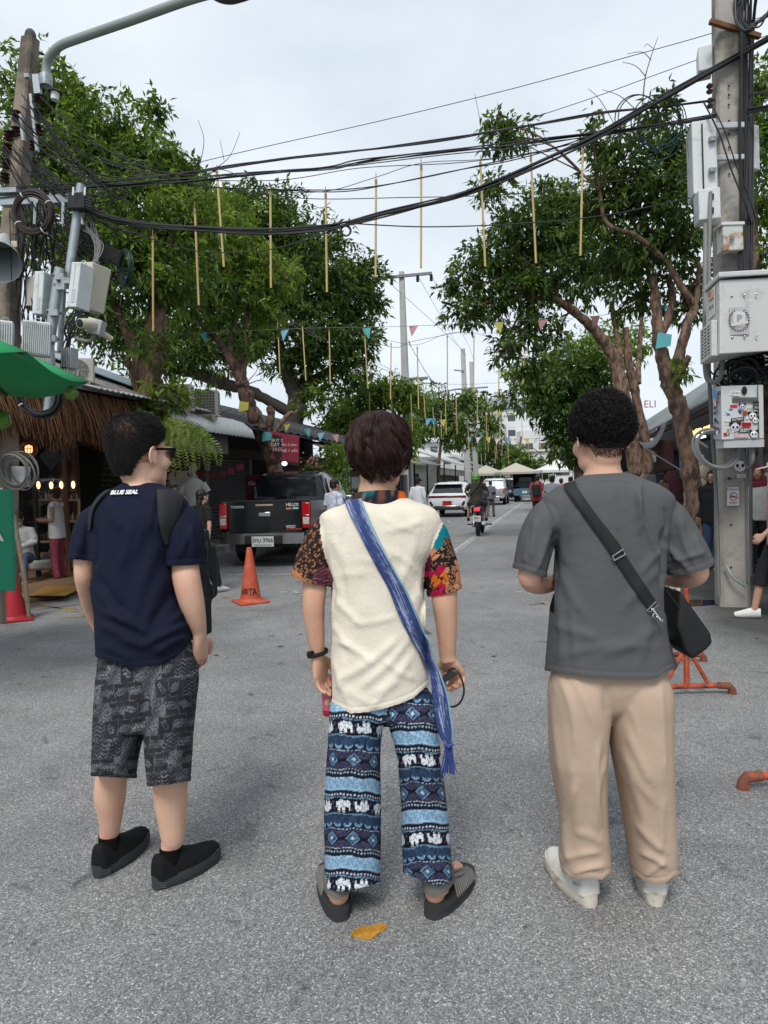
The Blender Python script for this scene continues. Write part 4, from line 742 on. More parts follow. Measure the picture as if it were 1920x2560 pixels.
q=MB();q.tube([P(115,216,8.45),P(115,188,8.45)],.075,12);q.box(P(100,195,8.45),(.16,.05,.05));q.build('clamp',GALV,sl);q=MB();q.tube(cr([tuple(P(*a)) for a in ((520,-20,7.4),(545,-9,7.35),(590,-10,7.3),(640,-20,7.2))],4),list(np.linspace(.05,.09,7)) + list(np.linspace(.09,.05,6)),12,flat=.5,ref=(0,1,0));q.build('lamp_head',M('lamp_dark',(0.06,0.065,0.07),0.4),sl)
def one(name,label,cat,q,mat,**k): return tag(q.build(name,mat,None,**k),label,cat)
ph=thing('photocell','small white photocell with black cap on the left pole','sensor',P(137,240,8.4));q=MB();q.cyl(P(137,250,8.4),P(138,232,8.4),.045,.05);q.build('sensor_body',WENB,ph);q=MB();q.cyl(P(138,232,8.4),P(138,227,8.4),.085,.06);q.build('cap',CABK,ph)
mast=thing('antenna_mast','leaning galvanised steel mast carrying white radio boxes on the left','mast',P(120,1045,7.9))
for a,e,r in (((203,462,8.0),(168,720,8.0),.05),((150,672,7.9),(123,860,7.9),.06),((158,720,8.1),(150,880,8.1),.035),((128,965,7.8),(118,1043,7.8),.055),((123,860,7.9),(128,965,7.85),.055)):
 q=MB();q.tube([P(*a),P(*e)],r,14);q.build('pipe',GALV,mast)
for x0,y0,x1,y1 in ((0,488,180,508),(0,468,40,480)):
 q=MB();pbox(q,x0,y0,x1,y1,8.3,.1,-1);q.build('crossarm',GALV,mast,smooth=False)
for x in (86,106,156,184,205):
 q=MB();pbox(q,x - 3,506,x + 4,560,8.25,.02,4);q.build('strap',GALV,mast,smooth=False)
for x,y in ((150,690),(152,715),(135,780),(130,845),(165,700)):
 q=MB();q.ring(P(x,y,7.9),.075,.014,(0.1,0,1));q.box(P(x,y + 2,7.82),(.1,.05,.07));q.build('clamp',GALV,mast)
ra=lambda lab,x0,y0,x1,y1,d,dep,roll,yaw,mat=WENB,fins=0: _radio(lab,x0,y0,x1,y1,d,dep,roll,yaw,mat,fins)
def _radio(lab,x0,y0,x1,y1,d,dep,roll,yaw,mat,fins):
 t=thing('radio_unit',lab,'radio box',P((x0 + x1) / 2,y1,d));q=MB();pbox(q,x0,y0,x1,y1,d,dep,roll,yaw);q.build('casing',mat,t,bevel=.012,smooth=False);c=P((x0 + x1) / 2,(y0 + y1) / 2,d) + Vector((0,dep / 2,0));k=d / F;Rm=Matrix.Rotation(R_(roll),3,'Y') @ rotz(R_(yaw));w_,h_=(x1 - x0) * k,(y1 - y0) * k
 if fins:
  for i in range(fins):
   q=MB();q.box(c + Rm @ Vector((-w_ * .46 + w_ * .92 * i / (fins - 1),-dep / 2 - .012,0)),(.007,.03,h_ * .92),Rm);q.build('fin',mat,t,smooth=False)
 else:
  q=MB();q.box(c + Rm @ Vector((0,-dep / 2 - .002,h_ * .2)),(.006,.006,h_ * .5),Rm);q.box(c + Rm @ Vector((w_ * .1,-dep / 2 - .002,-h_ * .25)),(w_ * .36,.006,h_ * .3),Rm);q.build('cover_plate',M('box_shade',(0.45,0.47,0.48),0.5),t,smooth=False)
 q=MB();q.ring(c + Rm @ Vector((0,0,h_ * .52)),.04,.006,Rm @ Vector((0,1,0)),14);q.build('handle',GALV,t);return t
ra('slim white radio box left of the mast',84,678,112,785,7.9,.16,6,-12);ra('tall white radio box with label right of the mast',176,655,208,768,7.7,.2,9,-24);ra('cream angled equipment box behind the tall white radio box',196,655,243,770,7.9,.26,12,-30,CREM);ra('white finned radio unit above the green umbrella',50,802,114,886,7.4,.18,4,22,WENB,14);ra('white finned radio unit cut off at the left edge above the umbrella',-20,800,20,880,7.4,.18,4,22,WENB,8);ra('small grey finned unit hanging below the mast',158,868,184,920,7.8,.12,3,-10,M('box_grey',(0.36,0.38,0.39),0.5),5)
jb=thing('junction_box','black junction box on top of the galvanised mast','junction box',P(195,525,7.9));q=MB();pbox(q,168,480,218,520,7.85,.14,6,-15);q.build('casing',CABK,jb,bevel=.01,smooth=False);q=MB()
for x in (183,212): q.box(P(x,478,7.8),(.02,.01,.09),Matrix.Rotation(.1,3,'Y'))
q.build('strap',WENB,jb,smooth=False);q=MB()
for k in range(8): q.tube([P(214 + (k % 2) * 8,492 + k * 3.4,7.82),P(224 + (k % 2) * 6,494 + k * 3.4,7.82)],.012,6)
q.build('gland',CABK,jb)
q=MB();pbox(q,252,616,294,652,8.2,.12,22,20);one('splice_case','black splice case hanging among the leaves beside the green coil','junction box',q,CABK,smooth=False,bevel=.01)
def coil(lab,x,y,d,R,n,r,mat,axis=(0.1,1,0.1),sp=.03,sq=1.0,ties=0):
 t=thing('cable_coil',lab,'cable coil',P(x,y,d));rr=random.Random(int(x));q=MB();ax=Vector(axis).normalized();a=ax.orthogonal().normalized();b_=ax.cross(a)
 for i in range(n):
  c=P(x,y,d) + ax * rr.uniform(-sp,sp) + Vector((rr.gauss(0,sp * .5),0,rr.gauss(0,sp * .5)));R2=R * rr.uniform(.86,1.1);q.tube([c + (a * math.cos(k) * R2 + b_ * math.sin(k) * R2 * sq) for k in np.linspace(0,6.283,33)],r * rr.uniform(.8,1.2),6)
 q.build('loops',mat,t);
 for k in range(ties):
  k2=k * 6.283 / ties + .3;q=MB();q.ring(P(x,y,d) + a * math.cos(k2) * R + b_ * math.sin(k2) * R,R * .17,.008,ax.cross(a * math.cos(k2) + b_ * math.sin(k2)),12);q.build('tie',WENB,t)
 return t
coil('thick brown and black cable coil tied with white bands on the left crossarm',83,533,8.0,.225,16,.012,M('cable_brown',(0.035,0.022,0.018),0.5),ties=4);coil('green cable coil hanging among the leaves',312,668,8.4,.19,10,.007,CAGN,(1,.8,0));coil('heavy black cable coil hanging under the green umbrella',98,985,7.7,.24,14,.014,CABK,ties=2);coil('loose grey wire coil around the white box on the left pole',45,1175,8.2,.2,13,.006,CAGY,(0.3,1,.2),.07);coil('thin black cable loop hanging from the heavy cable bundle',864,578,8.3,.062,3,.006,CABK,(0,1,0),.006);coil('green wire loops tangled on the cables left of the right pole',1650,320,8.0,.26,7,.006,CAGN,(.1,1,.2),.1);coil('large thin wire loop drooping beside the bare branch',1590,290,8.1,.27,2,.006,CABK,(0,1,.1),.05);coil('grey conduit elbow loops below the stickered cabinet',1786,1125,7.3,.17,3,.018,CAGY,(0.3,1,0),.04,1.3);coil('black cable tangle between the two right cabinets',1855,925,7.3,.13,22,.012,CABK,(.3,1,.5),.16);coil('second black cable tangle at the right edge under the big cabinet',1905,905,7.3,.12,12,.012,CABK,(1,1,.1),.08)
cc=thing('security_camera','cream security camera in weather housing pointing down the street','camera',P(225,830,7.7));q=MB();q.tube([P(200,808,7.55),P(232,812,7.75)],[.055,.07],14);q.tube([P(255,832,7.9),P(278,848,8.0)],.035,10);q.build('housing',CREM,cc);q=MB();q.cyl(P(198,808,7.54),P(200,808,7.55),.045,seg=14);q.build('lens',M('lens_green',(0.01,0.03,0.025),0.1),cc);q=MB();q.box(P(240,818,7.8),(.17,.14,.17),Matrix.Rotation(.3,3,'Y'));q.build('mount',M('box_grey',(0.36,0.38,0.39)),cc,bevel=.01,smooth=False);q=MB();q.tube(cr([tuple(P(*a)) for a in ((240,835,7.8),(225,852,7.8),(195,848,7.8),(182,832,7.8))],5),.02,8);q.build('conduit',CAGY,cc)
hs_=thing('horn_speaker','grey horn loudspeaker on the left pole cut by the picture edge','loudspeaker',P(8,640,8.2));q=MB();q.tube([P(12,596,8.5),P(8,615,8.35),P(0,645,8.1),P(-4,655,8.0)],[.07,.1,.22,.25],20,cap=False);q.build('horn',M('box_grey',(0.36,0.38,0.39)),hs_);q=MB();q.ell(P(10,605,8.45),(.08,.08,.08));q.build('driver',CREM,hs_);q=MB();pbox(q,22,602,42,618,8.3,.1);o=one('speaker_box','small beige connection box beside the horn loudspeaker','box',q,CREM,smooth=False,bevel=.005)
q=MB();pbox(q,28,1166,64,1216,8.35,.12,4,-10);wb=one('meter_box','white meter box on the left pole behind grey wires','box',q,WENB,smooth=False,bevel=.01)
drm=MB();drm.cyl(P(108,705,8.4),P(104,775,8.4),.2,.19,18);one('drum','pale grey drum behind the slim white radio box','drum',drm,M('drum_grey',(0.4,0.38,0.34),0.5))
# ---------------------------------------------------------------- right pole
RP,rp_=pole('tall grey concrete pole with cabinets and stickers on the right',[(1813,-60,7.95,.128),(1818,400,7.95,.14),(1824,900,7.95,.15),(1828,1300,7.95,.158),(1831,1519,7.95,.162)])
q=MB()
for y in (60,215,237,262,302,335,368,435,1312,1418): q.ell(P(1821 + y * .005,y,7.80),(.012,.012,.012),None,8,6)
q.build('bolt_hole',M('hole_dark',(0.02,0.02,0.02)),RP)['kind']='stuff'
q=MB()
for a,e in (((1775,95,7.78),(1900,50,7.8)),): q.box((P(*a) + P(*e)) / 2,((P(*e) - P(*a)).length,.05,.05),Matrix.Rotation(R_(14),3,'Y') @ Matrix.Rotation(R_(5),3,'Z'))
q.build('angle_iron',RUST,RP,smooth=False)
for y,h in ((312,14),(392,13)):
 q=MB();pbox(q,1788,y - h / 2,1862,y + h / 2,7.74,.05,-1);q.build('clamp_band',M('box_shade',(0.45,0.47,0.48)),RP,smooth=False,bevel=.01)
for x,y in ((1774,222),(1775,258)):
 q=MB();c=P(x,y,7.75)
 for k in (-.03,.03): q.tube([c + Vector((0,0,k - .025)),c + Vector((0,0,k)),c + Vector((0,0,k + .025))],[.02,.04,.02],10)
 q.build('insulator',BRN,RP)
def cab(name,label,x0,y0,x1,y1,d,dep,yaw=0,mat=WENB,bevel=.012):
 t=thing(name,label,'cabinet',P((x0 + x1) / 2,y1,d));q=MB();pbox(q,x0,y0,x1,y1,d,dep,-1.3,yaw);q.build('casing',mat,t,smooth=False,bevel=bevel);return t
t=cab('tall_cabinet','tall narrow white cabinet on the left side of the right pole',1743,300,1800,478,7.75,.34,-14);q=MB();pbox(q,1757,310,1759,480,7.72,.02,-1.3);q.build('door_seam',CABK,t,smooth=False)
for y in (340,418): q=MB();pbox(q,1776,y,1792,y + 10,7.68,.05);q.build('latch',GALV,t,smooth=False)
t=cab('hinged_box','white box with black hinges below the tall narrow cabinet',1755,470,1806,546,7.6,.25,-12)
for y in (484,518): q=MB();pbox(q,1777,y,1785,y + 14,7.58,.02);q.build('hinge',CABK,t,smooth=False)
t=cab('rusty_box','small pale box with rust patches and round lock on the right pole',1808,560,1859,625,7.6,.16,0,M('rust_stained',(0.50,0.54,0.51),0.5,var=.06,col2=(.34,.14,.04),amt=.5,scale2=8));q=MB();q.cyl(P(1831,593,7.6),P(1831,593,7.55),.022,seg=12);q.build('lock',STL,t);q=MB();pbox(q,1804,554,1862,561,7.58,.2);q.build('lid',WENB,t,smooth=False)
t=cab('upper_box','pale angled box behind the top of the right pole',1757,112,1790,172,8.0,.25,-20);t=cab('side_box','pale box on the hidden side of the right pole',1858,310,1896,420,8.15,.25,25)
# big cabinet
D1=6.85;bc=thing('large_cabinet','large white cabinet with emblem sticker high on the right pole','cabinet',P(1860,885,D1));CW=M('cabinet_white',(0.55,0.56,0.54),0.5,var=.03,scale=3,col2=(.42,.42,.4),amt=.3,scale2=5)
A=[P(1764,735,D1 + .35),P(1799,700,D1),P(2000,690,D1 + .06),P(2000,690,D1 + .5)];hB=A[1] - P(1800,885,D1);q=MB();q.prism([a - hB for a in A],hB);q.build('casing',CW,bc,smooth=False,bevel=.01)
q=MB();o_=[P(1758,733,D1 + .36),P(1798,693,D1 - .04),P(2010,682,D1 + .02),P(2010,682,D1 + .55)];q.prism(o_,(0,0,.055));q.build('lid',CW,bc,smooth=False,bevel=.012)
for x,y in ((1830,739),(1861,737),(1891,735),(1831,843),(1862,841),(1892,839)): q=MB();q.ell(P(x,y,D1),(.012,.01,.012),None,10,6);q.build('bolt',STL,bc)
q=MB();s0=A[0] - hB;s1=A[1] - hB;n1=(s1 - s0).cross(Vector((0,0,1))).normalized();n1=n1 if n1.x < 0 else -n1
def side(t_,z0,z1,w_,th=.03): 
 c=s0.lerp(s1,t_) + Vector((0,0,(z0 + z1) / 2)) + n1 * th / 2;d_=(s1 - s0).normalized();return c,Matrix((d_,-n1,Vector((0,0,1)))).transposed(),(w_,th,z1 - z0)
c,Rm,sz=side(.42,.0,.36,.3,.06);q.box(c,sz,Rm);q.build('vent_cover',CW,bc,smooth=False,bevel=.008)
for i in range(9):
 q=MB();c2=c + n1 * .032 + Vector((0,0,.14 - .034 * i))
 for k in range(3): q.box(c2 + Rm @ Vector((-.08 + .08 * k,0,0)),(.05,.006,.008),Rm)
 q.build('vent_slot',M('hole_dark',(0.02,0.02,0.02)),bc,smooth=False)['kind']='stuff'
c,Rm,sz=side(.45,.44,.72,.16,.004);q=MB();q.box(c,sz,Rm);q.build('warning_label',M('label_white',(0.6,0.6,0.58),0.6),bc,smooth=False);fr1=facing(n1)
for tx,dx,dz,s_,m_ in (('⚠',.03,.1,.09,M('warn_yellow',(0.6,0.4,0.03),.6,var=0)),('Ø',-.04,.1,.08,M('warn_red',(0.5,0.03,0.03),.6,var=0)),('DANGER',0,.035,.032,MATS['warn_red']),('230V ~ 50Hz\nKEEP CLEAR',0,-.04,.02,M('print_grey',(0.12,0.12,0.12),.6,var=0))): text(tx,s_,m_,bc,c + n1 * .006 + Rm @ Vector((dx,0,dz)),fr1)
q=MB();pbox(q,1825,768,1872,836,D1 - .003,.004,-1.3);q.build('emblem_sheet',M('sticker_grey',(0.46,0.43,0.44),0.5),bc,smooth=False);c=P(1848,800,D1 - .008);q=MB();PG=M('print_grey',(0.12,0.12,0.12));
for k in range(20):
 a=-2.3 + 4.6 * k / 19 - math.pi / 2 + (math.pi if False else 0);a=math.radians(120 + 300 * k / 19);q.ell(c + Vector((.098 * math.cos(a),-.001,.105 * math.sin(a))),(.017,.0015,.007),Matrix.Rotation(-a + .6,3,'Y'),8,4)
q.build('laurel',PG,bc)['kind']='stuff';q=MB();q.box(c + Vector((0,.001,.01)),(.12,.003,.15));q.build('shield',M('label_white',(0.6,0.6,0.58)),bc,smooth=False);text('P',.1,M('print_mid',(0.3,0.3,0.3),.6,var=0),bc,c + Vector((0,-.002,.012)),facing((0,-1,0)),bold=.004);q=MB();q.box(c + Vector((0,-.004,-.035)),(.17,.003,.03),Matrix.Rotation(-.15,3,'Y'));q.build('ribbon',MATS['label_white'],bc,smooth=False)
# stickered cabinet
D2=7.1;lc=thing('stickered_cabinet','white cabinet covered in stickers low on the right pole','cabinet',P(1845,1098,D2));LW=M('cabinet_pale',(0.54,0.57,0.57),0.45,var=.04,scale=5);q=MB();A=[P(1781,968,D2 + .28),P(1803,965,D2),P(1908,962,D2 + .02),P(1908,962,D2 + .34)];hB=A[1] - P(1805,1100,D2);q.prism([a - hB for a in A],hB);q.build('casing',LW,lc,smooth=False,bevel=.008)
q=MB();pbox(q,1895,962,1897,1097,D2 - .004,.006,-1);q.build('door_seam',PG,lc,smooth=False)
for k in range(24): q=MB();pbox(q,1831 + k * 2.65,993,1832.6 + k * 2.65,1007,D2 - .004,.006);q.build('vent_bar',PG,lc,smooth=False)
q=MB();q.box((P(1850,1110,D2 + .1)),(.42,.16,.08));q.build('bracket',M('box_shade',(0.45,0.47,0.48)),lc,smooth=False)
fr2=facing((0,-1,0));BKP=M('print_black',(0.01,0.01,0.01),.5,var=0);REDP=M('print_red',(0.5,0.02,0.025),.5,var=0);WHP=M('white_print',(0.8,0.8,0.8))
rr0=random.Random(77)
def sticker(par,x0,y0,x1,y1,mat,tx=None,tm=None,roll=0,d=D2,sz=None):
 q=MB();pbox(q,x0,y0,x1,y1,d - .0045,.0035,roll);q.build('sticker',mat,par,smooth=False)
 if tx: text(tx,sz or (y1 - y0) * d / F * .85,tm,par,P((x0 + x1) / 2,(y0 + y1) / 2,d - .006),Matrix.Rotation(R_(roll),3,'Y') @ fr2,sx=min(1.2,(x1 - x0) / (y1 - y0) / len(tx) * 1.7))
for a in ((1826,977,1850,989,WHP,'GEFAM',PG,5),(1826,1012,1844,1018,REDP,None,None,0),(1828,1044,1861,1053,BKP,'RICE THRONY',WHP,-6),(1855,1056,1878,1067,REDP,'SOME',BKP,0),(1849,1069,1872,1083,M('print_green',(0.03,0.07,0.05),.5,var=0),'SKEM',WHP,-4),(1857,1027,1867,1038,M('print_brick',(0.3,0.05,0.04),.5,var=0),None,None,0),(1809,1082,1818,1090,M('print_crimson',(0.4,0.01,0.06),.5,var=0),None,None,0),(1784,975,1790,995,M('print_blue',(0.03,0.16,0.45),.5,var=0),None,None,0),(1836,1084,1871,1094,M('print_pale_pink',(0.6,0.42,0.42),.5,var=.3),None,None,0),(1812,1032,1828,1036,WHP,'XICK',BKP,0),(1868,1020,1880,1032,M('print_lime',(0.4,0.45,0.2),.5,var=.3),None,None,0),(1812,1050,1824,1062,WHP,'XNX',PG,0)): sticker(lc,*a[:8])
for k in range(26): x_,y_=rr0.uniform(1812,1880),rr0.uniform(1020,1088);w2=rr0.uniform(3,9);sticker(lc,x_,y_,x_ + w2,y_ + rr0.uniform(2,6),(WHP,BKP,PG,WHP,REDP,MATS['print_blue'],MATS['print_lime'])[k % 7],None,None,rr0.uniform(-20,20))
text('SUTL',.085,BKP,lc,P(1889,1025,D2 - .006),Matrix.Rotation(R_(90),3,'Y') @ fr2,bold=.002)
def bear(par,x,y,r,d,mat=WHP):
 c=P(x,y,d - .006);q=MB()
 for s_ in (-1,1): q.ell(c + Vector((s_ * r * .8,.001,r * .78)),(r * .45,.002,r * .45),None,14,4)
 q.build('sticker_ear',BKP,par)['kind']='stuff';q=MB();q.ell(c,(r * .95,.003,r * .85),None,18,4);q.build('sticker_face',mat,par);q=MB()
 for s_ in (-1,1): q.ell(c + Vector((s_ * r * .4,-.003,r * .05)),(r * .24,.002,r * .3),None,10,4)
 q.ell(c + Vector((0,-.003,-r * .4)),(r * .14,.002,r * .1),None,8,4);q.build('sticker_eyes',BKP,par)['kind']='stuff'
bear(lc,1882,1040,.042,D2);bear(lc,1889,1051,.034,D2);bear(lc,1885,1086,.042,D2);bear(lc,1856,1017,.032,D2,M('sticker_lilac',(0.6,0.55,0.66),.5));bear(lc,1838,1069,.052,D2,MATS['sticker_lilac']);q=MB();q.ell(P(1861,976,D2 - .005),(.03,.003,.045),None,16,4);q.build('sticker_oval',BKP,lc)
rr=random.Random(31);c0=P(1784,1000,D2 + .25);c1=P(1801,1000,D2 + .02);nn=(c1 - c0).cross(Vector((0,0,1))).normalized();nn=nn if nn.x < 0 else -nn;sp_=[WHP,BKP,PG,REDP,MATS['print_blue'],WHP,MATS['sticker_lilac'],PG]
for k in range(34):
 t_=rr.uniform(.12,.88);z=rr.uniform(-.36,.08);q=MB();q.box(c0.lerp(c1,t_) + Vector((0,0,z)) + nn * (.003 + .0006 * k),(rr.uniform(.02,.07),.002,rr.uniform(.015,.05)),Matrix(((c1 - c0).normalized(),-nn,Vector((0,0,1)))).transposed() @ Matrix.Rotation(rr.uniform(-.5,.5),3,'Y'));q.build('sticker',sp_[k % 8],lc,smooth=False)
# notices on the pole
DP=7.8;bear(RP,1850,1165,.075,DP - .05);sticker(RP,1843,1186,1864,1194,WHP,'3XBS',BKP,0,DP - .045);sticker(RP,1812,1192,1835,1202,M('print_mint',(0.3,0.42,0.33),.6,var=.2),'x■x',BKP,0,DP - .045)
sticker(RP,1818,1218,1848,1264,WHP,None,None,1,DP - .045);text('ห้ามสูบบุหรี่',.035,BKP,RP,P(1833,1223,DP - .053),fr2);q=MB();q.ring(P(1834,1241,DP - .052),.042,.004,(0,1,0));q.tube([P(1826,1236,DP - .052),P(1842,1246,DP - .052)],.004,5);q.build('notice_ring',REDP,RP);q=MB();q.box(P(1832,1242,DP - .051),(.07,.003,.012));q.build('notice_cigarette',BKP,RP,smooth=False);text('NO SMOKING\nปรับ 2,000 บาท',.014,PG,RP,P(1833,1257,DP - .053),fr2)
def pipe(name,label,pts,r,mat,cat='conduit'): q=MB();q.tube(cr([tuple(P(*a)) for a in pts],5),r,8);return one(name,label,cat,q,mat)
pipe('conduit','long grey conduit down the left side of the right pole',[(1776,480,7.6),(1772,700,7.5),(1772,900,7.4),(1776,1000,7.45),(1784,1130,7.6),(1793,1300,7.75),(1797,1490,7.8)],.022,CAGY);pipe('conduit','second grey conduit bending under the large cabinet',[(1764,560,7.6),(1762,800,7.4),(1764,930,7.3),(1780,955,7.25),(1800,945,7.2),(1806,900,7.2)],.026,CAGY);pipe('conduit','rust-streaked pipe standing right of the right pole',[(1868,395,7.9),(1872,470,7.9),(1876,600,7.9),(1880,700,7.9)],.03,RUST);pipe('conduit','thin grey pipe along the right edge of the concrete pole',[(1868,1100,7.75),(1866,1300,7.75),(1868,1455,7.75)],.012,CAGY);pipe('conduit','grey steel post behind the right edge of the concrete pole',[(1877,1110,8.9),(1877,1440,8.9)],.022,PST);pipe('conduit','grey pipe loop at the right end of the stickered cabinet',[(1880,1100,7.2),(1882,1150,7.2),(1872,1170,7.3),(1862,1150,7.4),(1858,1115,7.4)],.02,CAGY)
pipe('ground_strip','slanted metal strip leaning on the foot of the right pole',[(1815,1412,7.75),(1832,1442,7.7),(1866,1468,7.65)],.014,GALV,'strip')
rr=random.Random(8);q=MB()
for i in range(17): x=1850 + i * 2.1;q.tube(cr([tuple(P(x + rr.uniform(-8,14),-30,7.7)),tuple(P(x + rr.uniform(-3,3),120,7.7 + .02 * i)),tuple(P(x + rr.uniform(-3,3),330,7.72 + .02 * i)),tuple(P(x + rr.uniform(-4,4),520,7.75)),tuple(P(x + rr.uniform(-6,6),690,7.6))],6),.011,6)
one('riser_cables','thick bunch of black cables rising along the right pole','cable bundle',q,CABK)
# ---------------------------------------------------------------- overhead cables
def cable(label,pts,r=.009,n=1,mat=CABK,spread=.02,name='overhead_cable',dip=0.0,seed=1):
 rr=random.Random(seed + len(label));q=MB();base=cr([tuple(P(x,y,d)) for x,y,d in pts],8)
 for i in range(n):
  ph=rr.uniform(0,6.28);f=rr.uniform(2,5);o=np.array((rr.gauss(0,spread),rr.gauss(0,spread),rr.gauss(0,spread))) if n > 1 else 0;k=np.linspace(0,1,len(base));w=(np.sin(k * f * 6.28 + ph)[:,None] * spread * np.array((0,.6,1))) if n > 1 else 0;q.tube(base + o + w,r * rr.uniform(.8,1.15),6)
 return one(name,label,'cable bundle' if n > 1 else 'cable',q,mat)
cable('bundle of thick cables looping off the top of the right pole',[(1850,-20,7.6),(1838,30,7.6),(1855,70,7.5),(1890,62,7.5),(1930,20,7.5),(1980,-10,7.5)],.011,6,CABK,.03);cable('cables sagging across the front of the concrete pole on the right',[(1760,250,7.7),(1800,330,7.6),(1830,420,7.6),(1862,500,7.6),(1880,560,7.7)],.009,3,CABK,.02);cable('single wire crossing the open sky above all the others',[(480,410,9.5),(640,372,9.2),(960,300,8.9),(1280,222,8.6),(1560,145,8.4),(1790,80,8.2),(2000,10,8)],.006);cable('faint wire climbing behind the bare branch to the right pole',[(1290,308,9),(1480,245,8.8),(1700,165,8.4),(2000,60,8)],.0045)
cable('paired cables below the single sky wire',[(-30,476,8.4),(230,458,8.4),(460,435,8.4),(640,408,8.4),(900,378,8.3),(1150,345,8.3),(1280,322,8.2),(1480,288,8.1),(1640,270,8),(1960,226,7.9)],.009,3,CABK,.012);cable('grey and green strands bundled with a slack twist',[(-30,490,8.3),(160,470,8.3),(420,452,8.3),(640,430,8.3),(820,416,8.3),(900,401,8.3),(1100,375,8.2),(1280,357,8.1),(1500,330,8),(1700,300,7.9),(1960,260,7.8)],.008,4,CABK,.014)
cable('green cable running beside the slack bundle',[(60,478,8.3),(240,462,8.3),(520,442,8.3),(640,434,8.3),(830,420,8.3),(1100,388,8.2),(1300,368,8.1),(1600,322,8),(1960,280,7.8)],.006,1,CAGN);cable('thin black strand sagging above the yellow tubes',[(200,420,8.5),(460,447,8.5),(700,450,8.5),(900,420,8.4),(1130,408,8.3),(1280,390,8.2),(1450,355,8.1),(1640,290,8)],.006);cable('doubled strands sagging through the tops of the yellow tubes',[(250,400,8.6),(480,460,8.5),(660,474,8.5),(830,478,8.4),(960,462,8.4),(1150,425,8.3),(1280,398,8.2),(1440,352,8.1),(1600,280,8),(1760,190,7.9),(1980,60,7.8)],.007,2,CABK,.012)
cable('heavy black cable bundle sweeping up to the right pole',[(215,525,8),(300,550,8.1),(430,566,8.2),(640,578,8.3),(800,570,8.3),(870,558,8.3),(960,535,8.3),(1050,513,8.2),(1150,485,8.2),(1280,437,8.1),(1450,362,8),(1560,303,7.9),(1640,255,7.9),(1760,185,7.8),(1980,60,7.7)],.011,9,CABK,.02);cable('lower cable dipping below the heavy bundle',[(230,545,8),(420,610,8.2),(520,630,8.3),(660,626,8.3),(780,595,8.3),(870,558,8.3)],.008);cable('long nearly level cable under the heavy bundle',[(870,558,8.3),(1060,567,8.4),(1280,560,8.3),(1500,540,8.1),(1700,500,8),(1960,440,7.8)],.008);cable('thin level wire across the yellow tube tops',[(560,470,10.2),(760,496,10.2),(1000,494,10.2),(1280,485,10.2),(1560,450,10),(1790,430,9.8)],.006)
cable('power line running down the street past the left trees',[(430,680,14),(640,770,20),(860,872,32),(1012,945,37)],.012,2,M('cable_pale',(0.2,0.2,0.2),.5),.05);cable('lower service line running down the street',[(480,760,16),(700,850,21),(880,915,32),(1015,955,37)],.009);cable('steep line from the pole crossarm to the right tree',[(965,700,37),(1005,735,37),(1110,830,50),(1160,880,60)],.012);cable('line from the middle insulator down to the paired poles',[(1045,690,37),(1090,770,44),(1130,840,52),(1165,890,60)],.012);cable('line from the outer insulator down to the paired poles',[(1080,690,37),(1120,775,44),(1170,860,54),(1185,905,60)],.012);cable('black service cable crossing below the tall pole top',[(860,830,36),(980,868,36),(1025,855,36.6),(1100,840,37),(1200,820,37)],.012);cable('crossing cables beyond the tall pole',[(1025,855,36.6),(1060,920,45),(1110,985,56),(1160,1010,59)],.014,2,CABK,.06)
rr=random.Random(12)
for i,wd_ in enumerate(('upper left pole','left insulators','left crossarm','mast top')):
 q=MB()
 for k in range((14,20,28,24)[i]):
  x0,y0=((60,260),(40,380),(60,500),(190,520))[i];a=P(x0 + rr.uniform(-40,50),y0 + rr.uniform(-30,40),8.3 + rr.uniform(-.2,.2));e=P(*((330 + rr.uniform(-120,200),460 + rr.uniform(-50,50)),(220 + rr.uniform(-150,150),470 + rr.uniform(-40,120)),(130 + rr.uniform(-120,180),600 + rr.uniform(-80,120)),(260 + rr.uniform(-100,120),640 + rr.uniform(-60,120)))[i],8.3 + rr.uniform(-.2,.2));q.tube(sag(a,e,rr.uniform(.02,.35),12),rr.uniform(.004,.011),5)
 one('cable_tangle',f'messy tangle of black wires hanging around the {wd_}','cable tangle',q,CABK)
q=MB()
for k in range(16): x=92 + rr.uniform(-40,45);q.tube(cr([tuple(P(x + rr.uniform(-15,15),y,8.3 + rr.uniform(-.15,.1))) for y in (560,640,720,800,880)],5),rr.uniform(.006,.012),5)
one('riser_cables','dark cables running down between the left pole and the mast','cable bundle',q,CABK);q=MB()
for k in range(12): q.tube(cr([tuple(P(215 + rr.uniform(-8,25),560 + rr.uniform(-10,20),8)),tuple(P(245 + rr.uniform(-10,15),610,8)),tuple(P(238 + rr.uniform(-8,8),655,7.9))],6),.006,5)
one('drop_cables','grey and black cables dropping into the cream angled box','cable bundle',q,CAGY);q=MB()
for k in range(10): q.tube(cr([tuple(P(195 + rr.uniform(-10,15),775,7.75)),tuple(P(175 + rr.uniform(-15,15),820,7.75)),tuple(P(165 + rr.uniform(-12,12),870,7.8)),tuple(P(150 + rr.uniform(-12,12),960,7.8))],6),.008,5)
one('drop_cables','black cables dropping from the tall white radio box behind the umbrella','cable bundle',q,CABK)
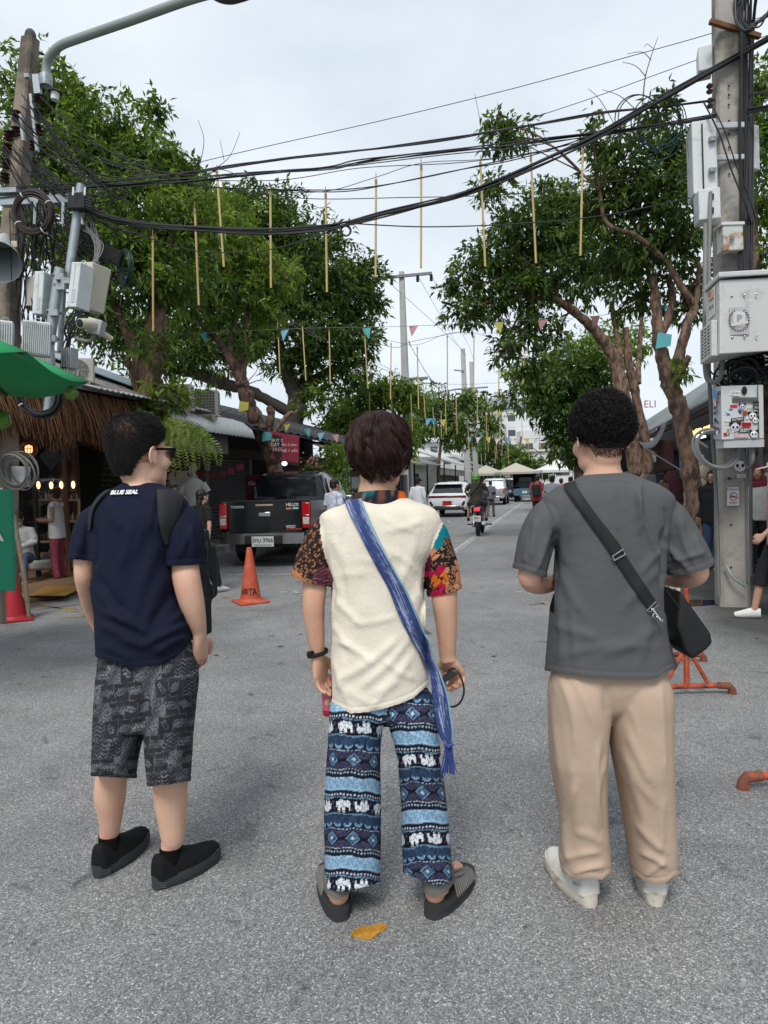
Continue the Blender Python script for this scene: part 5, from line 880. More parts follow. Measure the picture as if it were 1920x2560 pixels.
# ---------------------------------------------------------------- poles down the street
def street_pole(label,x,y0,y1,d,w0,w1,arms=(),ins=()):
 t,p=pole(label,[(x,y0,d,w0),(x + (y1 - y0) * .024 + 6,y1,d,w1)],M('pole_pale',(0.40,0.40,0.385),0.85,var=.1,scale=3))
 for ax0,ay0,ax1,ay1,h in arms: q=MB();a,e=P(ax0,ay0,d - .2),P(ax1,ay1,d - .2);q.box((a + e) / 2,((e - a).length,.12,h),Matrix.Rotation(math.atan2(a.z - e.z,e.x - a.x),3,'Y'));q.build('crossarm',M('arm_grey',(0.2,0.2,0.2),.7),t,smooth=False)
 for ix,iy in ins:
  q=MB();c=P(ix,iy,d - .2)
  for k in range(4): q.ell(c + Vector((0,0,-.09 * k)),(.1,.1,.05),None,10,5)
  q.build('insulator',CABK,t)
 return t
street_pole('tall concrete power pole with crossarm above the cream shirt person',1004,680,1252,37,.13,.25,[(931,697,1080,683,.14),(1000,950,1070,945,.14)],[(979,698),(1044,690),(1078,688)]);street_pole('nearer of the paired poles beyond the white car',1157,872,1236,60,.18,.28,[(1075,985,1150,972,.12),(1160,972,1190,984,.34),(1135,925,1160,928,.1),(1133,974,1220,968,.12)]);street_pole('slimmer of the paired poles beyond the white car',1178,905,1234,63,.17,.25);street_pole('far pole at the right of the paired poles',1238,980,1228,90,.18,.3,[(1210,1133,1260,1133,.12)]);street_pole('farthest thin pole before the apartment block',1262,1062,1226,110,.2,.28)
# ---------------------------------------------------------------- hanging yellow tubes
BAM=M('yellow_tube',(0.52,0.40,0.16),0.6,var=.15,scale=5,stretch=(1,1,.3));ORD='first second third fourth fifth sixth seventh eighth ninth tenth'.split()
def stick(x,y0,y1,d,label,group):
 t=thing('hanging_tube',label,'tube',P(x,y0,d),group);a=P(x,y0,d);L=(y1 - y0) * d / F;k_=.021 if d > 12 else .016;q=MB();q.cyl(a,a - Vector((-.045 * L * math.sin(x),.04 * L * math.cos(x * 3),L)),k_,seg=8);q.build('tube',BAM,t)
 if d < 30: q=MB();q.cyl(a + Vector((0,0,.0)),a - Vector((0,0,.07)),k_ + .003,seg=8);q.cyl(a,a + Vector((0,0,.1)),.006,seg=5);q.build('end_cap',M('tube_cap',(0.3,0.2,0.1),.6),t)
R1=((382,592,824),(487,521,758),(542,430,665),(676,480,717),(814,484,726),(940,449,691),(1053,414,667),(1201,405,660),(1327,390,652),(1457,373,634));R2=((694,802,934),(756,815,952),(823,826,961),(912,841,970),(978,858,998),(1043,868,1023),(1118,840,984),(1185,839,978),(1248,854,986),(1312,833,960))
for nm,R,d in (('nearest',R1,9.9),('second',R2,24.5)):
 for i,(x,y0,y1) in enumerate(R): stick(x,y0,y1,d,f'yellow tube hanging over the street, {ORD[i]} from the left in the {nm} row',f'yellow tubes of the {nm} row')
 cable(f'thin line carrying the {nm} row of yellow tubes',[(R[0][0] - 90,R[0][1] - (20 if d < 20 else 15),d)] + [(x,y0 - 6,d) for x,y0,y1 in R] + [(R[-1][0] + 120,R[-1][1] - 35,d)],.006,name='hanging_line')
rr=random.Random(5)
for nm,d,n,x0,x1,yb,L in (('third',34,11,890,1420,975,92),('fourth',45,11,960,1440,1040,70),('fifth',58,12,1050,1420,1085,54),('sixth',75,14,1150,1410,1115,42),('farthest',95,16,1210,1400,1135,34)):
 for i in range(n): y=yb + rr.uniform(-22,22);stick(x0 + (x1 - x0) * (i + rr.uniform(.1,.9)) / n,y,y + L,d,f'small yellow tube, {ORDS[i]} from the left in the {nm} row down the street',f'yellow tubes of the {nm} row')
 cable(f'thin line carrying the {nm} row of yellow tubes',[(x0 - 40,yb - 40,d),((x0 + x1) / 2,yb - 14,d),(x1 + 40,yb - 40,d)],.008,name='hanging_line')
FL={k: M('flag_' + k,c,.8,var=.1) for k,c in (('teal',(.12,.42,.45)),('blue',(.2,.42,.6)),('yellow',(.6,.55,.12)),('pink',(.55,.3,.3)),('white',(.6,.6,.6)))}
for label,d,w_,pts,flags in (('turquoise and pink bunting strung between the nearer trees',13,.16,[(420,838),(720,822),(1030,815),(1330,800),(1490,790),(1660,762),(1770,752)],((508,832,'teal'),(712,825,'blue'),(916,820,'teal'),(1034,814,'pink'),(1246,806,'yellow'),(1357,798,'pink'),(1487,790,'pink'),(1660,763,'teal'))),('bunting with yellow and blue flags along the left eaves',18,.17,[(600,1010),(720,1062),(830,1086),(900,1090)],((610,1014,'yellow'),(718,1060,'yellow'),(768,1072,'teal'),(803,1082,'blue'),(838,1086,'pink'))),('small bunting beyond the cream shirt person',34,.3,[(1010,1040),(1120,1050),(1260,1020),(1380,1050)],((1082,1046,'teal'),(1071,1046,'blue'),(1106,1049,'yellow'),(1250,1022,'yellow'),(1366,1046,'teal'))),('far row of tiny flags across the street',50,.34,[(1160,1090),(1260,1098),(1340,1096),(1440,1094)],tuple((1172 + 24 * i,1092 + (4 if 2 < i < 8 else 1),('blue','white','yellow','white')[i % 4]) for i in range(11)))):
 t=thing('bunting',label,'bunting',P(*pts[0],d));q=MB();q.tube(cr([tuple(P(x,y,d)) for x,y in pts],6),.004 if d < 30 else .008,4);q.build('string',CAGY,t)
 for i,(x,y,k) in enumerate(flags):
  c=P(x,y,d);a=(i * 1.3) % 1.2 - .6;dx=Vector((math.cos(a),math.sin(a),0)) * w_ * .6;q=MB();q.prism([c - dx,c + dx,c + Vector((.25 * w_ * (-1) ** i,.1 * w_,-w_ * 1.3))],(0,.006,0));q.build('flag',FL[k],t,smooth=False)
for x,y,d,k,lab in ((610,1015,16.5,'yellow','yellow cloth scrap tied on the leaning street tree'),(668,1090,17,'teal','green cloth scrap wrapped round the leaning street tree'),(1660,850,11,'teal','turquoise ribbon tied on the forked trunk')):
 q=MB();c=P(x,y,d);q.prism([c + Vector((-.1,0,.12)),c + Vector((.12,0,.08)),c + Vector((.1,0,-.1)),c + Vector((-.14,0,-.14))],(0,-.02,0));tag(q.build('cloth_scrap',FL[k],None,smooth=False),lab,'cloth')
# ================================================================== vehicles (local: rear at y=0, heading +y)
TYR=M('tyre',(0.012,0.012,0.012),0.8,bump=.2);GLD=M('tinted_glass',(0.006,0.008,0.009),0.06,var=0,spec=.8);CHR=M('chrome',(0.5,0.5,0.52),0.15,metal=1,var=.05);REDL=M('lamp_red',(0.42,0.008,0.01),0.15,var=.2,scale=20,coat=.5);CLRL=M('lamp_clear',(0.5,0.48,0.45),0.15,var=.2,scale=30,coat=.5);PLW=M('plate_white',(0.62,0.62,0.6),0.5,var=.03);BLP=M('plastic_black',(0.015,0.015,0.016),0.6);BP_=M('print_black',(0.01,0.01,0.01),.5,var=0)
def ring_(y,hw,z0,z1,zb,hr,n=5):
 "section of a car body: half width, floor, waist, top height and half width of the top"
 p=[(-hw * .9,z0),(-hw,z0 + .12),(-hw * 1.0,(z0 + z1) / 2),(-hw * .985,z1),(-(hw + hr) / 2,(z1 + zb) / 2 + .02),(-hr,zb - .05),(-hr * .82,zb),(0,zb + .015)]
 return [Vector((x,y,z)) for x,z in p] + [Vector((-x,y,z)) for x,z in p[-2::-1]]
def wheel(t,x,y,r,w_=.22):
 q=MB();q.tube([(x - w_ / 2,y,r),(x - w_ / 2 + .03,y,r),(x + w_ / 2 - .03,y,r),(x + w_ / 2,y,r)],[r * .93,r,r,r * .93],24);o=q.build('wheel',TYR,t,local=True);q=MB();s=1 if x > 0 else -1;q.tube([(x + s * w_ * .5,y,r),(x + s * (w_ * .5 + .012),y,r)],[r * .62,r * .56],16);q.build('rim',CHR,o,local=True)
def quad(mb,pts,th=.012,n=(0,-1,0)): mb.prism([Vector(p) for p in pts],Vector(n) * th)
def plate(t,y,z,txt,sub,mat=PLW,tm=BP_,w_=.36,h_=.17):
 q=MB();q.box((0,y,z),(w_,.012,h_));o=q.build('number_plate',mat,t,local=True,smooth=False,bevel=.004);text(txt,h_ * .62,tm,o,(0,y - .008,z + h_ * .12),facing((0,-1,0)),local=True,sx=.85,bold=.0012)
 if sub: text(sub,h_ * .26,tm,o,(0,y - .008,z - h_ * .33),facing((0,-1,0)),local=True)
def place(t,px,d,yaw=0): c=P(px,1300,d);t.location=(c.x,c.y,0);t.rotation_euler=(0,0,SROT + yaw)
def car(name,label,cat,paint,secs,win,wheels,r=.33):
 t=thing(name,label,cat);q=MB();q.loft([ring_(*s) for s in secs]);b_=q.build('body',paint,t,local=True,angle=50)
 for nm,pts in win: q=MB();quad(q,pts,.014,(0,-1,.15) if abs(pts[0][0] - pts[1][0]) > .3 else (1 if pts[0][0] > 0 else -1,0,.2));q.build(nm,GLD,t,local=True,smooth=False)
 for x,y in wheels: wheel(t,x,y,r)
 return t
BLKP=M('black_car_paint',(0.004,0.005,0.007),0.16,var=.05,coat=.25,spec=.4)
pk=car('pickup_truck','black double-cab pickup truck parked at the left kerb with its tailgate towards the viewer','pickup truck',BLKP,[(1.62,.86,.55,1.12,1.3,.8),(1.75,.87,.5,1.13,1.76,.68),(2.1,.87,.5,1.13,1.83,.68),(3.2,.87,.5,1.13,1.82,.68),(3.6,.87,.5,1.12,1.72,.66),(4.1,.87,.5,1.08,1.2,.7),(4.9,.85,.5,1.0,1.1,.7),(5.2,.78,.5,.9,.95,.6)],[('rear_window',((-.66,1.68,1.3),(.66,1.68,1.3),(.6,1.74,1.7),(-.6,1.74,1.7))),('side_window',((.88,1.95,1.2),(.88,2.75,1.2),(.72,2.75,1.68),(.72,2.1,1.68))),('side_window',((.88,2.85,1.2),(.88,3.75,1.2),(.72,3.5,1.66),(.72,2.85,1.68))),('side_window',((-.88,1.95,1.2),(-.88,2.75,1.2),(-.72,2.75,1.68),(-.72,2.1,1.68)))],[(-.76,1.15,),(.76,1.15),(-.76,4.2),(.76,4.2)],.38)
q=MB();q.box((0,.05,.95),(1.42,.06,.6));o=q.build('tailgate',BLKP,pk,local=True,bevel=.012);q=MB()
for s in (-1,1): q.box((s * .86,.8,.93),(.05,1.58,.6));q.box((s * .78,.03,.62),(.2,.08,.12))
q.box((0,.8,.6),(1.6,1.5,.04));q.build('bed',BLKP,pk,local=True,bevel=.01);q=MB();q.box((0,.03,1.25),(1.72,.09,.03));q.build('tailgate_lip',BLP,pk,local=True,bevel=.008)
for s in (-1,1):
 q=MB();q.box((s * .8,.035,.97),(.16,.1,.48));o=q.build('tail_light',REDL,pk,local=True,bevel=.02);q=MB();q.box((s * .8,-.018,.87),(.12,.012,.13));q.build('reversing_lamp',CLRL,o,local=True,bevel=.008);q=MB();q.box((s * .8,-.018,.97),(.135,.012,.025));q.build('lamp_trim',CHR,o,local=True,bevel=.004)
q=MB();q.loft([[Vector((x,-.1 + .16 * (abs(x) / .92) ** 3,z)) for x in np.linspace(-.92,.92,15)] + [Vector((x,.12,z)) for x in np.linspace(.92,-.92,15)] for z in (.45,.47,.62,.65)]);q.build('bumper',M('chrome_dull',(0.32,0.32,0.33),0.22,metal=.9,var=.1),pk,local=True);q=MB();q.box((0,-.1,.53),(.72,.05,.17));q.build('plate_recess',BLP,pk,local=True,bevel=.02);plate(pk,-.14,.5,'3กน 3966','กรุงเทพมหานคร',w_=.42,h_=.19)
q=MB();q.box((0,.015,1.0),(.24,.03,.09));q.build('tailgate_handle',CHR,pk,local=True,bevel=.015);q=MB();q.box((0,.012,1.17),(.34,.025,.035));o=q.build('brake_lamp',M('lamp_amber',(0.4,0.3,0.22),.3),pk,local=True,bevel=.008)
CHL=M('chrome_letter',(0.62,0.62,0.64),.3,var=0);UPR=facing((0,-1,0))
for tx,x,z,s,m_ in (('TOYOTA',-.52,1.14,.062,CHL),('HILUX',.54,1.17,.085,CHL),('VIGO',.5,.76,.075,CHL),('4x4 PRERUNNER',.56,.715,.04,M('badge_red',(0.5,0.06,0.04),.4,var=0))): text(tx,s,m_,pk,(x,.008,z),UPR,local=True,extrude=.003,bold=.001)
q=MB();q.box((.47,.012,1.1),(.1,.012,.035));q.build('badge',M('badge_orange',(0.5,0.2,0.1),.4),pk,local=True,smooth=False);q=MB();q.box((.6,.012,1.105),(.11,.012,.035));q.build('badge',M('badge_teal',(0.3,0.5,0.5),.4),pk,local=True,smooth=False)
q=MB();q.box((-.62,.45,.5),(.24,.02,.5));q.box((.62,.45,.5),(.24,.02,.5));q.build('mud_flap',BLP,pk,local=True,smooth=False);q=MB();q.tube([(-.5,.3,.4),(.5,.3,.4)],.05,8);q.box((0,1.2,.42),(1.3,.12,.12));q.build('axle',BLP,pk,local=True);q=MB();q.box((.99,3.4,1.2),(.16,.08,.18));q.build('wing_mirror',CHR,pk,local=True,bevel=.03)
place(pk,661,12.75,.11)
WHC=M('white_car_paint',(0.62,0.64,0.66),0.2,var=.02,coat=1.0)
sv=car('white_suv','white electric suv with full-width dark tail lamp standing at the left kerb','car',WHC,[(-.02,.8,.42,.8,.86,.7),(.05,.9,.36,.92,1.02,.78),(.25,.93,.32,.96,1.12,.78),(.55,.93,.32,.98,1.44,.66),(1.0,.93,.32,.98,1.57,.66),(2.2,.93,.32,.97,1.6,.66),(3.0,.93,.32,.96,1.45,.64),(3.6,.92,.32,.94,1.06,.7),(4.4,.86,.34,.8,.86,.6),(4.6,.7,.4,.6,.66,.5)],[('rear_window',((-.7,.16,1.1),(.7,.16,1.1),(.58,.55,1.46),(-.58,.55,1.46))),('side_window',((.94,.8,1.02),(.94,2.0,1.02),(.74,2.0,1.46),(.74,1.05,1.44))),('side_window',((.94,2.1,1.02),(.94,3.2,1.02),(.74,2.8,1.42),(.74,2.1,1.46)))],[(-.8,.95),(.8,.95),(-.8,3.6),(.8,3.6)],.36)
q=MB();q.box((0,-.02,.93),(1.7,.05,.09));q.build('tail_light',M('lamp_dark_red',(0.12,0.012,0.02),.15,var=0,coat=.5),sv,local=True,bevel=.02);q=MB();q.box((0,-.01,.4),(1.5,.1,.12));q.build('rear_diffuser',BLP,sv,local=True,bevel=.03);q=MB();q.box((0,-.05,.5),(1.2,.04,.05));q.build('bumper_trim',CHR,sv,local=True,bevel=.015);plate(sv,-.06,.64,'ก 0966',None,M('plate_red',(0.42,0.01,0.02),.5),BP_,.42,.2)
for s in (-1,1): q=MB();q.box((s * .72,-.03,.62),(.1,.06,.22),Matrix.Rotation(s * .5,3,'Y'));q.build('bumper_vent',BLP,sv,local=True,bevel=.02)
q=MB();q.box((0,.5,1.49),(1.3,.3,.05));q.build('spoiler',WHC,sv,local=True,bevel=.02);place(sv,1119,30.5)
SLV=M('silver_car_paint',(0.36,0.37,0.38),0.25,metal=.5,var=.03,coat=.6);secs=[(0,.84,.5,1.1,1.12,.78),(1.5,.86,.5,1.12,1.14,.8),(1.7,.86,.5,1.13,1.74,.7),(2.2,.86,.5,1.13,1.82,.7),(3.2,.86,.5,1.12,1.8,.68),(4.0,.86,.5,1.05,1.12,.7),(5.1,.8,.5,.95,1.0,.6)]
sp2=car('pickup_truck','silver pickup truck driving away beyond the motorcycle rider','pickup truck',SLV,secs,[('rear_window',((-.66,1.62,1.3),(.66,1.62,1.3),(.6,1.68,1.68),(-.6,1.68,1.68))),('side_window',((.88,2.0,1.2),(.88,3.6,1.2),(.74,3.3,1.66),(.74,2.1,1.66)))],[(-.74,1.1),(.74,1.1),(-.74,4.1),(.74,4.1)],.38)
for s in (-1,1): q=MB();q.box((s * .76,-.01,.95),(.13,.06,.36));q.build('tail_light',REDL,sp2,local=True,bevel=.02)
q=MB();q.box((0,-.06,.52),(1.6,.16,.16));q.build('bumper',CHR,sp2,local=True,bevel=.03);plate(sp2,-.15,.66,'ฒก 4125',None);place(sp2,1232,46)
vn=car('black_van','black van between the silver pickup and the open-back truck','van',BLKP,[(0,.84,.3,1.05,1.7,.76),(.1,.88,.28,1.08,1.85,.76),(3.2,.88,.28,1.08,1.88,.76),(4.0,.88,.3,1.05,1.4,.7),(4.7,.8,.35,.9,.98,.6)],[('rear_window',((-.7,-.01,1.12),(.7,-.01,1.12),(.66,.03,1.68),(-.66,.03,1.68)))],[(-.74,.9),(.74,.9),(-.74,3.7),(.74,3.7)])
for s in (-1,1): q=MB();q.box((s * .8,-.01,1.0),(.1,.06,.5));q.build('tail_light',REDL,vn,local=True,bevel=.02)
plate(vn,-.03,.8,'ฮพ 72',None);place(vn,1274,56)
BLT=M('blue_truck_paint',(0.07,0.15,0.21),0.35,var=.1,coat=.3);tk=car('minibus_truck','pale blue covered pickup truck with open black back coming up the street','truck',BLT,[(.0,.85,.5,1.0,1.02,.8),(1.9,.86,.5,1.0,1.04,.8),(2.0,.86,.5,1.1,1.74,.7),(3.2,.86,.5,1.1,1.74,.7),(3.8,.86,.5,1.0,1.05,.7),(4.8,.8,.5,.9,.95,.6)],[],[(-.72,1.0),(.72,1.0),(-.72,4),(.72,4)],.36)
q=MB()
for s in (-1,1): q.box((s * .86,1.0,1.55),(.04,2.0,1.1))
q.box((0,2.0,1.55),(1.7,.04,1.1));q.box((0,1.0,2.12),(1.8,2.1,.06));q.build('canopy',BLP,tk,local=True,smooth=False,bevel=.01);q=MB();q.box((0,1.9,1.7),(1.0,.05,.36));q.build('cab_window',M('pale_glass',(0.3,0.34,0.36),.1),tk,local=True,smooth=False);q=MB();q.box((-.6,.9,1.2),(.3,1.6,.06));q.box((.6,.9,1.2),(.3,1.6,.06));q.build('bench',BLP,tk,local=True,smooth=False);plate(tk,-.02,.75,'36',None);place(tk,1313,52)
gc=car('silver_car','silver car nose glimpsed beyond the black pickup','car',SLV,[(0,.7,.4,.8,.9,.6),(.8,.88,.3,.92,1.3,.6),(2.4,.88,.3,.92,1.42,.62),(3.3,.88,.3,.9,1.0,.66),(4.3,.7,.4,.7,.75,.5)],[('rear_window',((-.6,.3,.98),(.6,.3,.98),(.5,.78,1.3),(-.5,.78,1.3)))],[(-.74,.8),(.74,.8),(-.74,3.4),(.74,3.4)]);place(gc,868,24)
# motorcycle
mc=thing('motorcycle','dark blue motor scooter with white plate riding away on the centre line','motorcycle');BLU=M('scooter_blue',(0.012,0.02,0.06),.2,coat=.6)
for y in (.28,1.5): q=MB();q.tube([(-.05,y,.28),(-.03,y,.28),(.03,y,.28),(.05,y,.28)],[.24,.28,.28,.24],22);q.build('wheel',TYR,mc,local=True)
q=MB();q.loft([[Vector((w_ * math.cos(a),y,zc + h_ * math.sin(a))) for a in np.linspace(0,6.283,14,endpoint=False)] for y,w_,zc,h_ in ((.05,.05,.78,.05),(.15,.12,.74,.12),(.5,.15,.68,.16),(.9,.14,.6,.16),(1.1,.1,.45,.1),(1.3,.14,.75,.25),(1.45,.1,.85,.2))]);q.build('fairing',BLU,mc,local=True);q=MB();q.box((0,.65,.82),(.26,.75,.07));q.build('saddle',BLP,mc,local=True,bevel=.025);q=MB();q.box((0,.06,.76),(.16,.08,.09));q.build('tail_light',M('lamp_lit_red',(0.8,0.02,0.03),.3,var=0,emit=1.2),mc,local=True,bevel=.02)
plate(mc,.0,.5,'2861','กรุงเทพ',PLW,BP_,.22,.17);q=MB();q.tube([(.16,.9,.3),(.17,.5,.32),(.17,.1,.38)],[.03,.05,.055],10);q.build('exhaust',CHR,mc,local=True);q=MB();q.box((-.13,.5,.32),(.1,.35,.16));q.build('engine',CHR,mc,local=True,bevel=.03);q=MB();q.tube([(-.36,1.2,1.0),(0,1.3,1.02),(.36,1.2,1.0)],.015,8);q.build('handlebar',BLP,mc,local=True);q=MB()
for s in (-1,1): q.tube([(s * .15,.8,.3),(s * .36,.8,.3)],.02,6)
q.build('footrest',BLP,mc,local=True)
for s in (-1,1):
 q=MB();q.tube([(s * .3,1.2,1.0),(s * .36,1.18,1.16)],.008,5);q.box((s * .38,1.17,1.18),(.11,.02,.07));q.build('mirror',BLP,mc,local=True)
place(mc,1192,19)
# ================================================================== people
def skin(name,c): return M(name,c,0.5,var=0.07,scale=14,bump=0.08,bscale=260,spec=0.35,col2=(c[0] * 1.02,c[1] * 0.8,c[2] * 0.76),amt=0.35,scale2=11,sss=0.12)
SK_A=skin('skin_tan',(0.68,0.42,0.30));SK_B=skin('skin_brown',(0.60,0.35,0.24));SK_C=skin('skin_fair',(0.70,0.42,0.30))
def head(mb,c,Rm,s=1.0,ear=True):
 c=Vector(c)
 def e(p,r,RR=None): mb.ell(c + Rm @ (Vector(p) * s),[k * s for k in r],Rm if RR is None else Rm @ RR,18,12)
 e((0,-0.012,0.035),(0.074,0.093,0.082));e((0,0.03,-0.03),(0.062,0.062,0.085));e((0,0.044,-0.075),(0.047,0.045,0.038))
 e((0,0.07,-0.098),(0.022,0.02,0.018));e((0,-0.036,-0.05),(0.052,0.044,0.055))
 for q in (-1,1):
  e((q * 0.04,0.05,-0.03),(0.028,0.03,0.03));e((q * 0.03,0.082,0.02),(0.027,0.012,0.009))
  e((q * 0.052,0.01,-0.07),(0.014,0.035,0.03))
  if ear:
   tl=Matrix.Rotation(q * 0.35,3,'Z') @ Matrix.Rotation(-0.2,3,'X')
   e((q * 0.08,-0.008,-0.006),(0.007,0.017,0.027),tl)
   pts=[c + Rm @ ((Vector((q * 0.085,-0.008,-0.006)) + tl @ Vector((0,0.018 * math.cos(a),0.03 * math.sin(a)))) * s) for a in np.linspace(-0.5,4.4,13)]
   mb.tube(pts,0.0042 * s,6);e((q * 0.079,0.002,-0.03),(0.005,0.008,0.01),tl)
 mb.tube([c + Rm @ (Vector(p) * s) for p in ((0,0.08,0.022),(0,0.095,0.0),(0,0.105,-0.03),(0,0.093,-0.04))],[0.008 * s,0.009 * s,0.014 * s,0.01 * s],8)
 e((0,0.083,-0.062),(0.021,0.01,0.0055));e((0,0.081,-0.071),(0.017,0.01,0.006));e((0,0.075,-0.055),(0.03,0.015,0.02))
def hand(mb,wr,d,n,side,s=1.0,curl=0.5,spread=0.06,thumb=0.6):
 "wr: wrist; d: towards the fingers; n: out of the back of the hand; side: towards the thumb"
 d=Vector(d).normalized();side=Vector(side);side=(side - d * side.dot(d)).normalized();n0=side.cross(d);n=n0 if n0.dot(Vector(n)) > 0 else -n0
 wr=Vector(wr)
 mb.tube([wr - d * 0.02 * s,wr + d * 0.005 * s,wr + d * 0.03 * s,wr + d * 0.065 * s,wr + d * 0.092 * s],[(0.024 * s,0.021 * s),(0.028 * s,0.022 * s),(0.035 * s,0.019 * s),(0.041 * s,0.0145 * s),(0.036 * s,0.011 * s)],14,ref=side)
 for k,(o,L) in enumerate(((0.029,0.072),(0.0098,0.08),(-0.0098,0.075),(-0.0285,0.06))):
  p=wr + d * (0.086 - abs(k - 1.2) * 0.004) * s + side * o * s;dd=(d + side * (spread * (1.3 - k))).normalized();pts=[p - dd * 0.02 * s,p];cu=curl * (1 + 0.12 * k)
  ang=0.0
  for fr,a in ((0.46,0.75),(0.31,1.0),(0.23,0.8)):
   ang += cu * a;pts.append(pts[-1] + (dd * math.cos(ang) - n * math.sin(ang)) * L * fr * s)
  mb.tube(cr(pts,3),[0.0088 * s + (0.0066 - 0.0088) * s * i / (3 * (len(pts) - 1)) for i in range(3 * (len(pts) - 1) + 1)],8,ref=side)
 b=wr + d * 0.022 * s + side * 0.024 * s;t1=b + (d * 0.55 + side * 0.75 - n * 0.15).normalized() * 0.036 * s;t2=t1 + (d * 0.95 + side * (0.3 - 0.4 * thumb) - n * 0.5 * thumb).normalized() * 0.034 * s
 t3=t2 + (d * 0.95 + side * (0.05 - 0.5 * thumb) - n * 0.7 * thumb).normalized() * 0.026 * s
 mb.tube(cr([b - side * 0.008 * s,b,t1,t2,t3],3),[0.015 * s] * 4 + list(np.linspace(0.0145,0.0085,9) * s),8,ref=n)
class Fig:
 "places cross sections of a person by the places of its outline in the photograph, at its own distance D"
 def __init__(s,D,back=0.06): s.D=D;s.k=D / F;s.back=back
 def p(s,x,y,dd=0.0): return P(x,y,s.D + dd)
 def hring(s,y,xl,xr,b,dd=0.0,seg=40,pw=2.3):
  if y > 1900: dd += (y - 1900) / 330 * s.back
  c=P((xl + xr) / 2,y,s.D + dd);a=(xr - xl) / 2 * s.k;out=[]
  for i in range(seg):
   t=2 * math.pi * i / seg;ct,st=math.cos(t),math.sin(t)
   out.append(c + Vector((a * math.copysign(abs(ct) ** (2 / pw),ct),b * math.copysign(abs(st) ** (2 / pw),st),0)))
  return out
 def body(s,mb,rows,**k):
  r=cr(np.array([list(q) + [0.0] * (5 - len(q)) for q in rows]),4);mb.loft([s.hring(*q,**k) for q in r])
 def un(s,v):
  c=_ICM[:3,:3] @ np.array(v) + _ICM[:3,3];return 960 + F * c[0] / -c[2],1280 - F * c[1] / -c[2],-c[2]
 def leg(s,mb,rows,heel,yaw,back=.055,r=(26,27),z=(.13,.045)):
  "shank that ends above the heel of its shoe"
  H=G(*heel) + Matrix.Rotation(-R_(yaw),3,'Z') @ Vector((0,back,0));e=[]
  for zz,rr in zip(z,r):
   x,y,d=s.un(H + Vector((0,0,zz)));e.append((x,y,rr,d - s.D))
  if not rows: return s.limb(mb,e)
  y0,y1,dd=rows[0][1],e[0][1],e[0][3]
  rows=[(q[0],q[1],q[2],dd * (q[1] - y0) / (y1 - y0)) for q in rows if q[1] < y1 - 15] + e;s.limb(mb,rows)
 def limb(s,mb,rows,seg=18,flat=1.0):
  r=cr(np.array([list(q) + [0.0] * (4 - len(q)) for q in rows]),5);mb.tube([s.p(q[0],q[1],q[3]) for q in r],[q[2] * s.k for q in r],seg,flat=flat,ref=(1,0,0))
def cloth(items=(),cuts=(),hem=None,paint=None,wob=(),grooves=(),top=None):
 "finishing of a garment: folds, openings, colours"
 def post(V,N,Q):
  x,y=pix(V);view=np.array(CPOS) - V;view /= np.linalg.norm(view,axis=1)[:,None];fr=np.clip((N * view).sum(1) * 3,0,1)
  d=creases(x,y,items) * fr if items else np.zeros(len(V))
  for n,f,seed,amp,an in wob: d += waves(V,n,f,seed,an) * amp
  if hem is not None:
   hy=np.interp(x,*hem);dh=hy - y
   d += -0.0014 * np.exp(-((dh - 15) / 2.6) ** 2) + 0.0012 * np.exp(-((dh - 7) / 5) ** 2)
  for (p,dr,rad,xa,xb) in cuts:
   q=(V - np.array(p)) @ np.array(dr);near=(np.linalg.norm(V - np.array(p),axis=1) < rad) & (x > xa) & (x < xb)
   d += near * (-0.0016 * np.exp(-((q + 0.022) / 0.0035) ** 2) + 0.0012 * np.exp(-((q + 0.011) / 0.008) ** 2))
  for g in grooves: d += creases(x,y,[g]) * fr
  V2=V + N * d[:,None]
  c=V2[Q].mean(1);keep=np.ones(len(Q),bool)
  if hem is not None:
   cx,cy=pix(c);keep &= cy < np.interp(cx,*hem)
  ccx,_=pix(c)
  for (p,dr,rad,xa,xb) in cuts:
   q=c - np.array(p);keep &= ~(((q @ np.array(dr)) > 0) & (np.linalg.norm(q,axis=1) < rad) & (ccx > xa) & (ccx < xb))
  kv=np.zeros(len(V),bool);kv[Q[keep].ravel()]=True
  if hem is not None:
   hy=np.interp(x,*hem);dh=np.where(kv & (y > hy),y - hy,0);V2[:,2] += np.where(dh < 9,dh,0) * 2.4 / F
  for (p,dr,rad,xa,xb) in cuts:
   q=(V2 - np.array(p)) @ np.array(dr);near=kv & (q > 0) & (q < .008) & (np.linalg.norm(V - np.array(p),axis=1) < rad) & (x > xa) & (x < xb);V2 -= (q * near)[:,None] * np.array(dr)
  return (V2,Q[keep],None if paint is None else paint(V,N,x,y))
 return post
def rim(o,t=0.004):
 m=o.modifiers.new('thickness','SOLIDIFY');m.thickness=t;m.use_rim_only=True;m.offset=-1
def strands(name,Sx,r,mat,parent,taper=0.75):
 n,k,_=Sx.shape;T=np.gradient(Sx,axis=1);T /= np.linalg.norm(T,axis=2,keepdims=True) + 1e-9
 up=RNG.normal(size=(n,1,3));A=np.cross(T,up);A /= np.linalg.norm(A,axis=2,keepdims=True) + 1e-9;B=np.cross(T,A)
 rad=(r * (1 - taper * np.linspace(0,1,k) ** 1.5))[None,:,None] * RNG.uniform(0.7,1.2,(n,1,1))
 V=np.stack([Sx + A * rad * math.cos(t) + B * rad * math.sin(t) for t in (0,2.094,4.189)],2).reshape(-1,3)
 b=(np.arange(n)[:,None] * k * 3 + np.arange(k - 1)[None,:] * 3).reshape(-1)
 Q=np.concatenate([np.stack([b + i,b + (i + 1) % 3,b + 3 + (i + 1) % 3,b + 3 + i],1) for i in range(3)])
 return link(name,qmesh(name,V,Q,True,[mat]),parent)
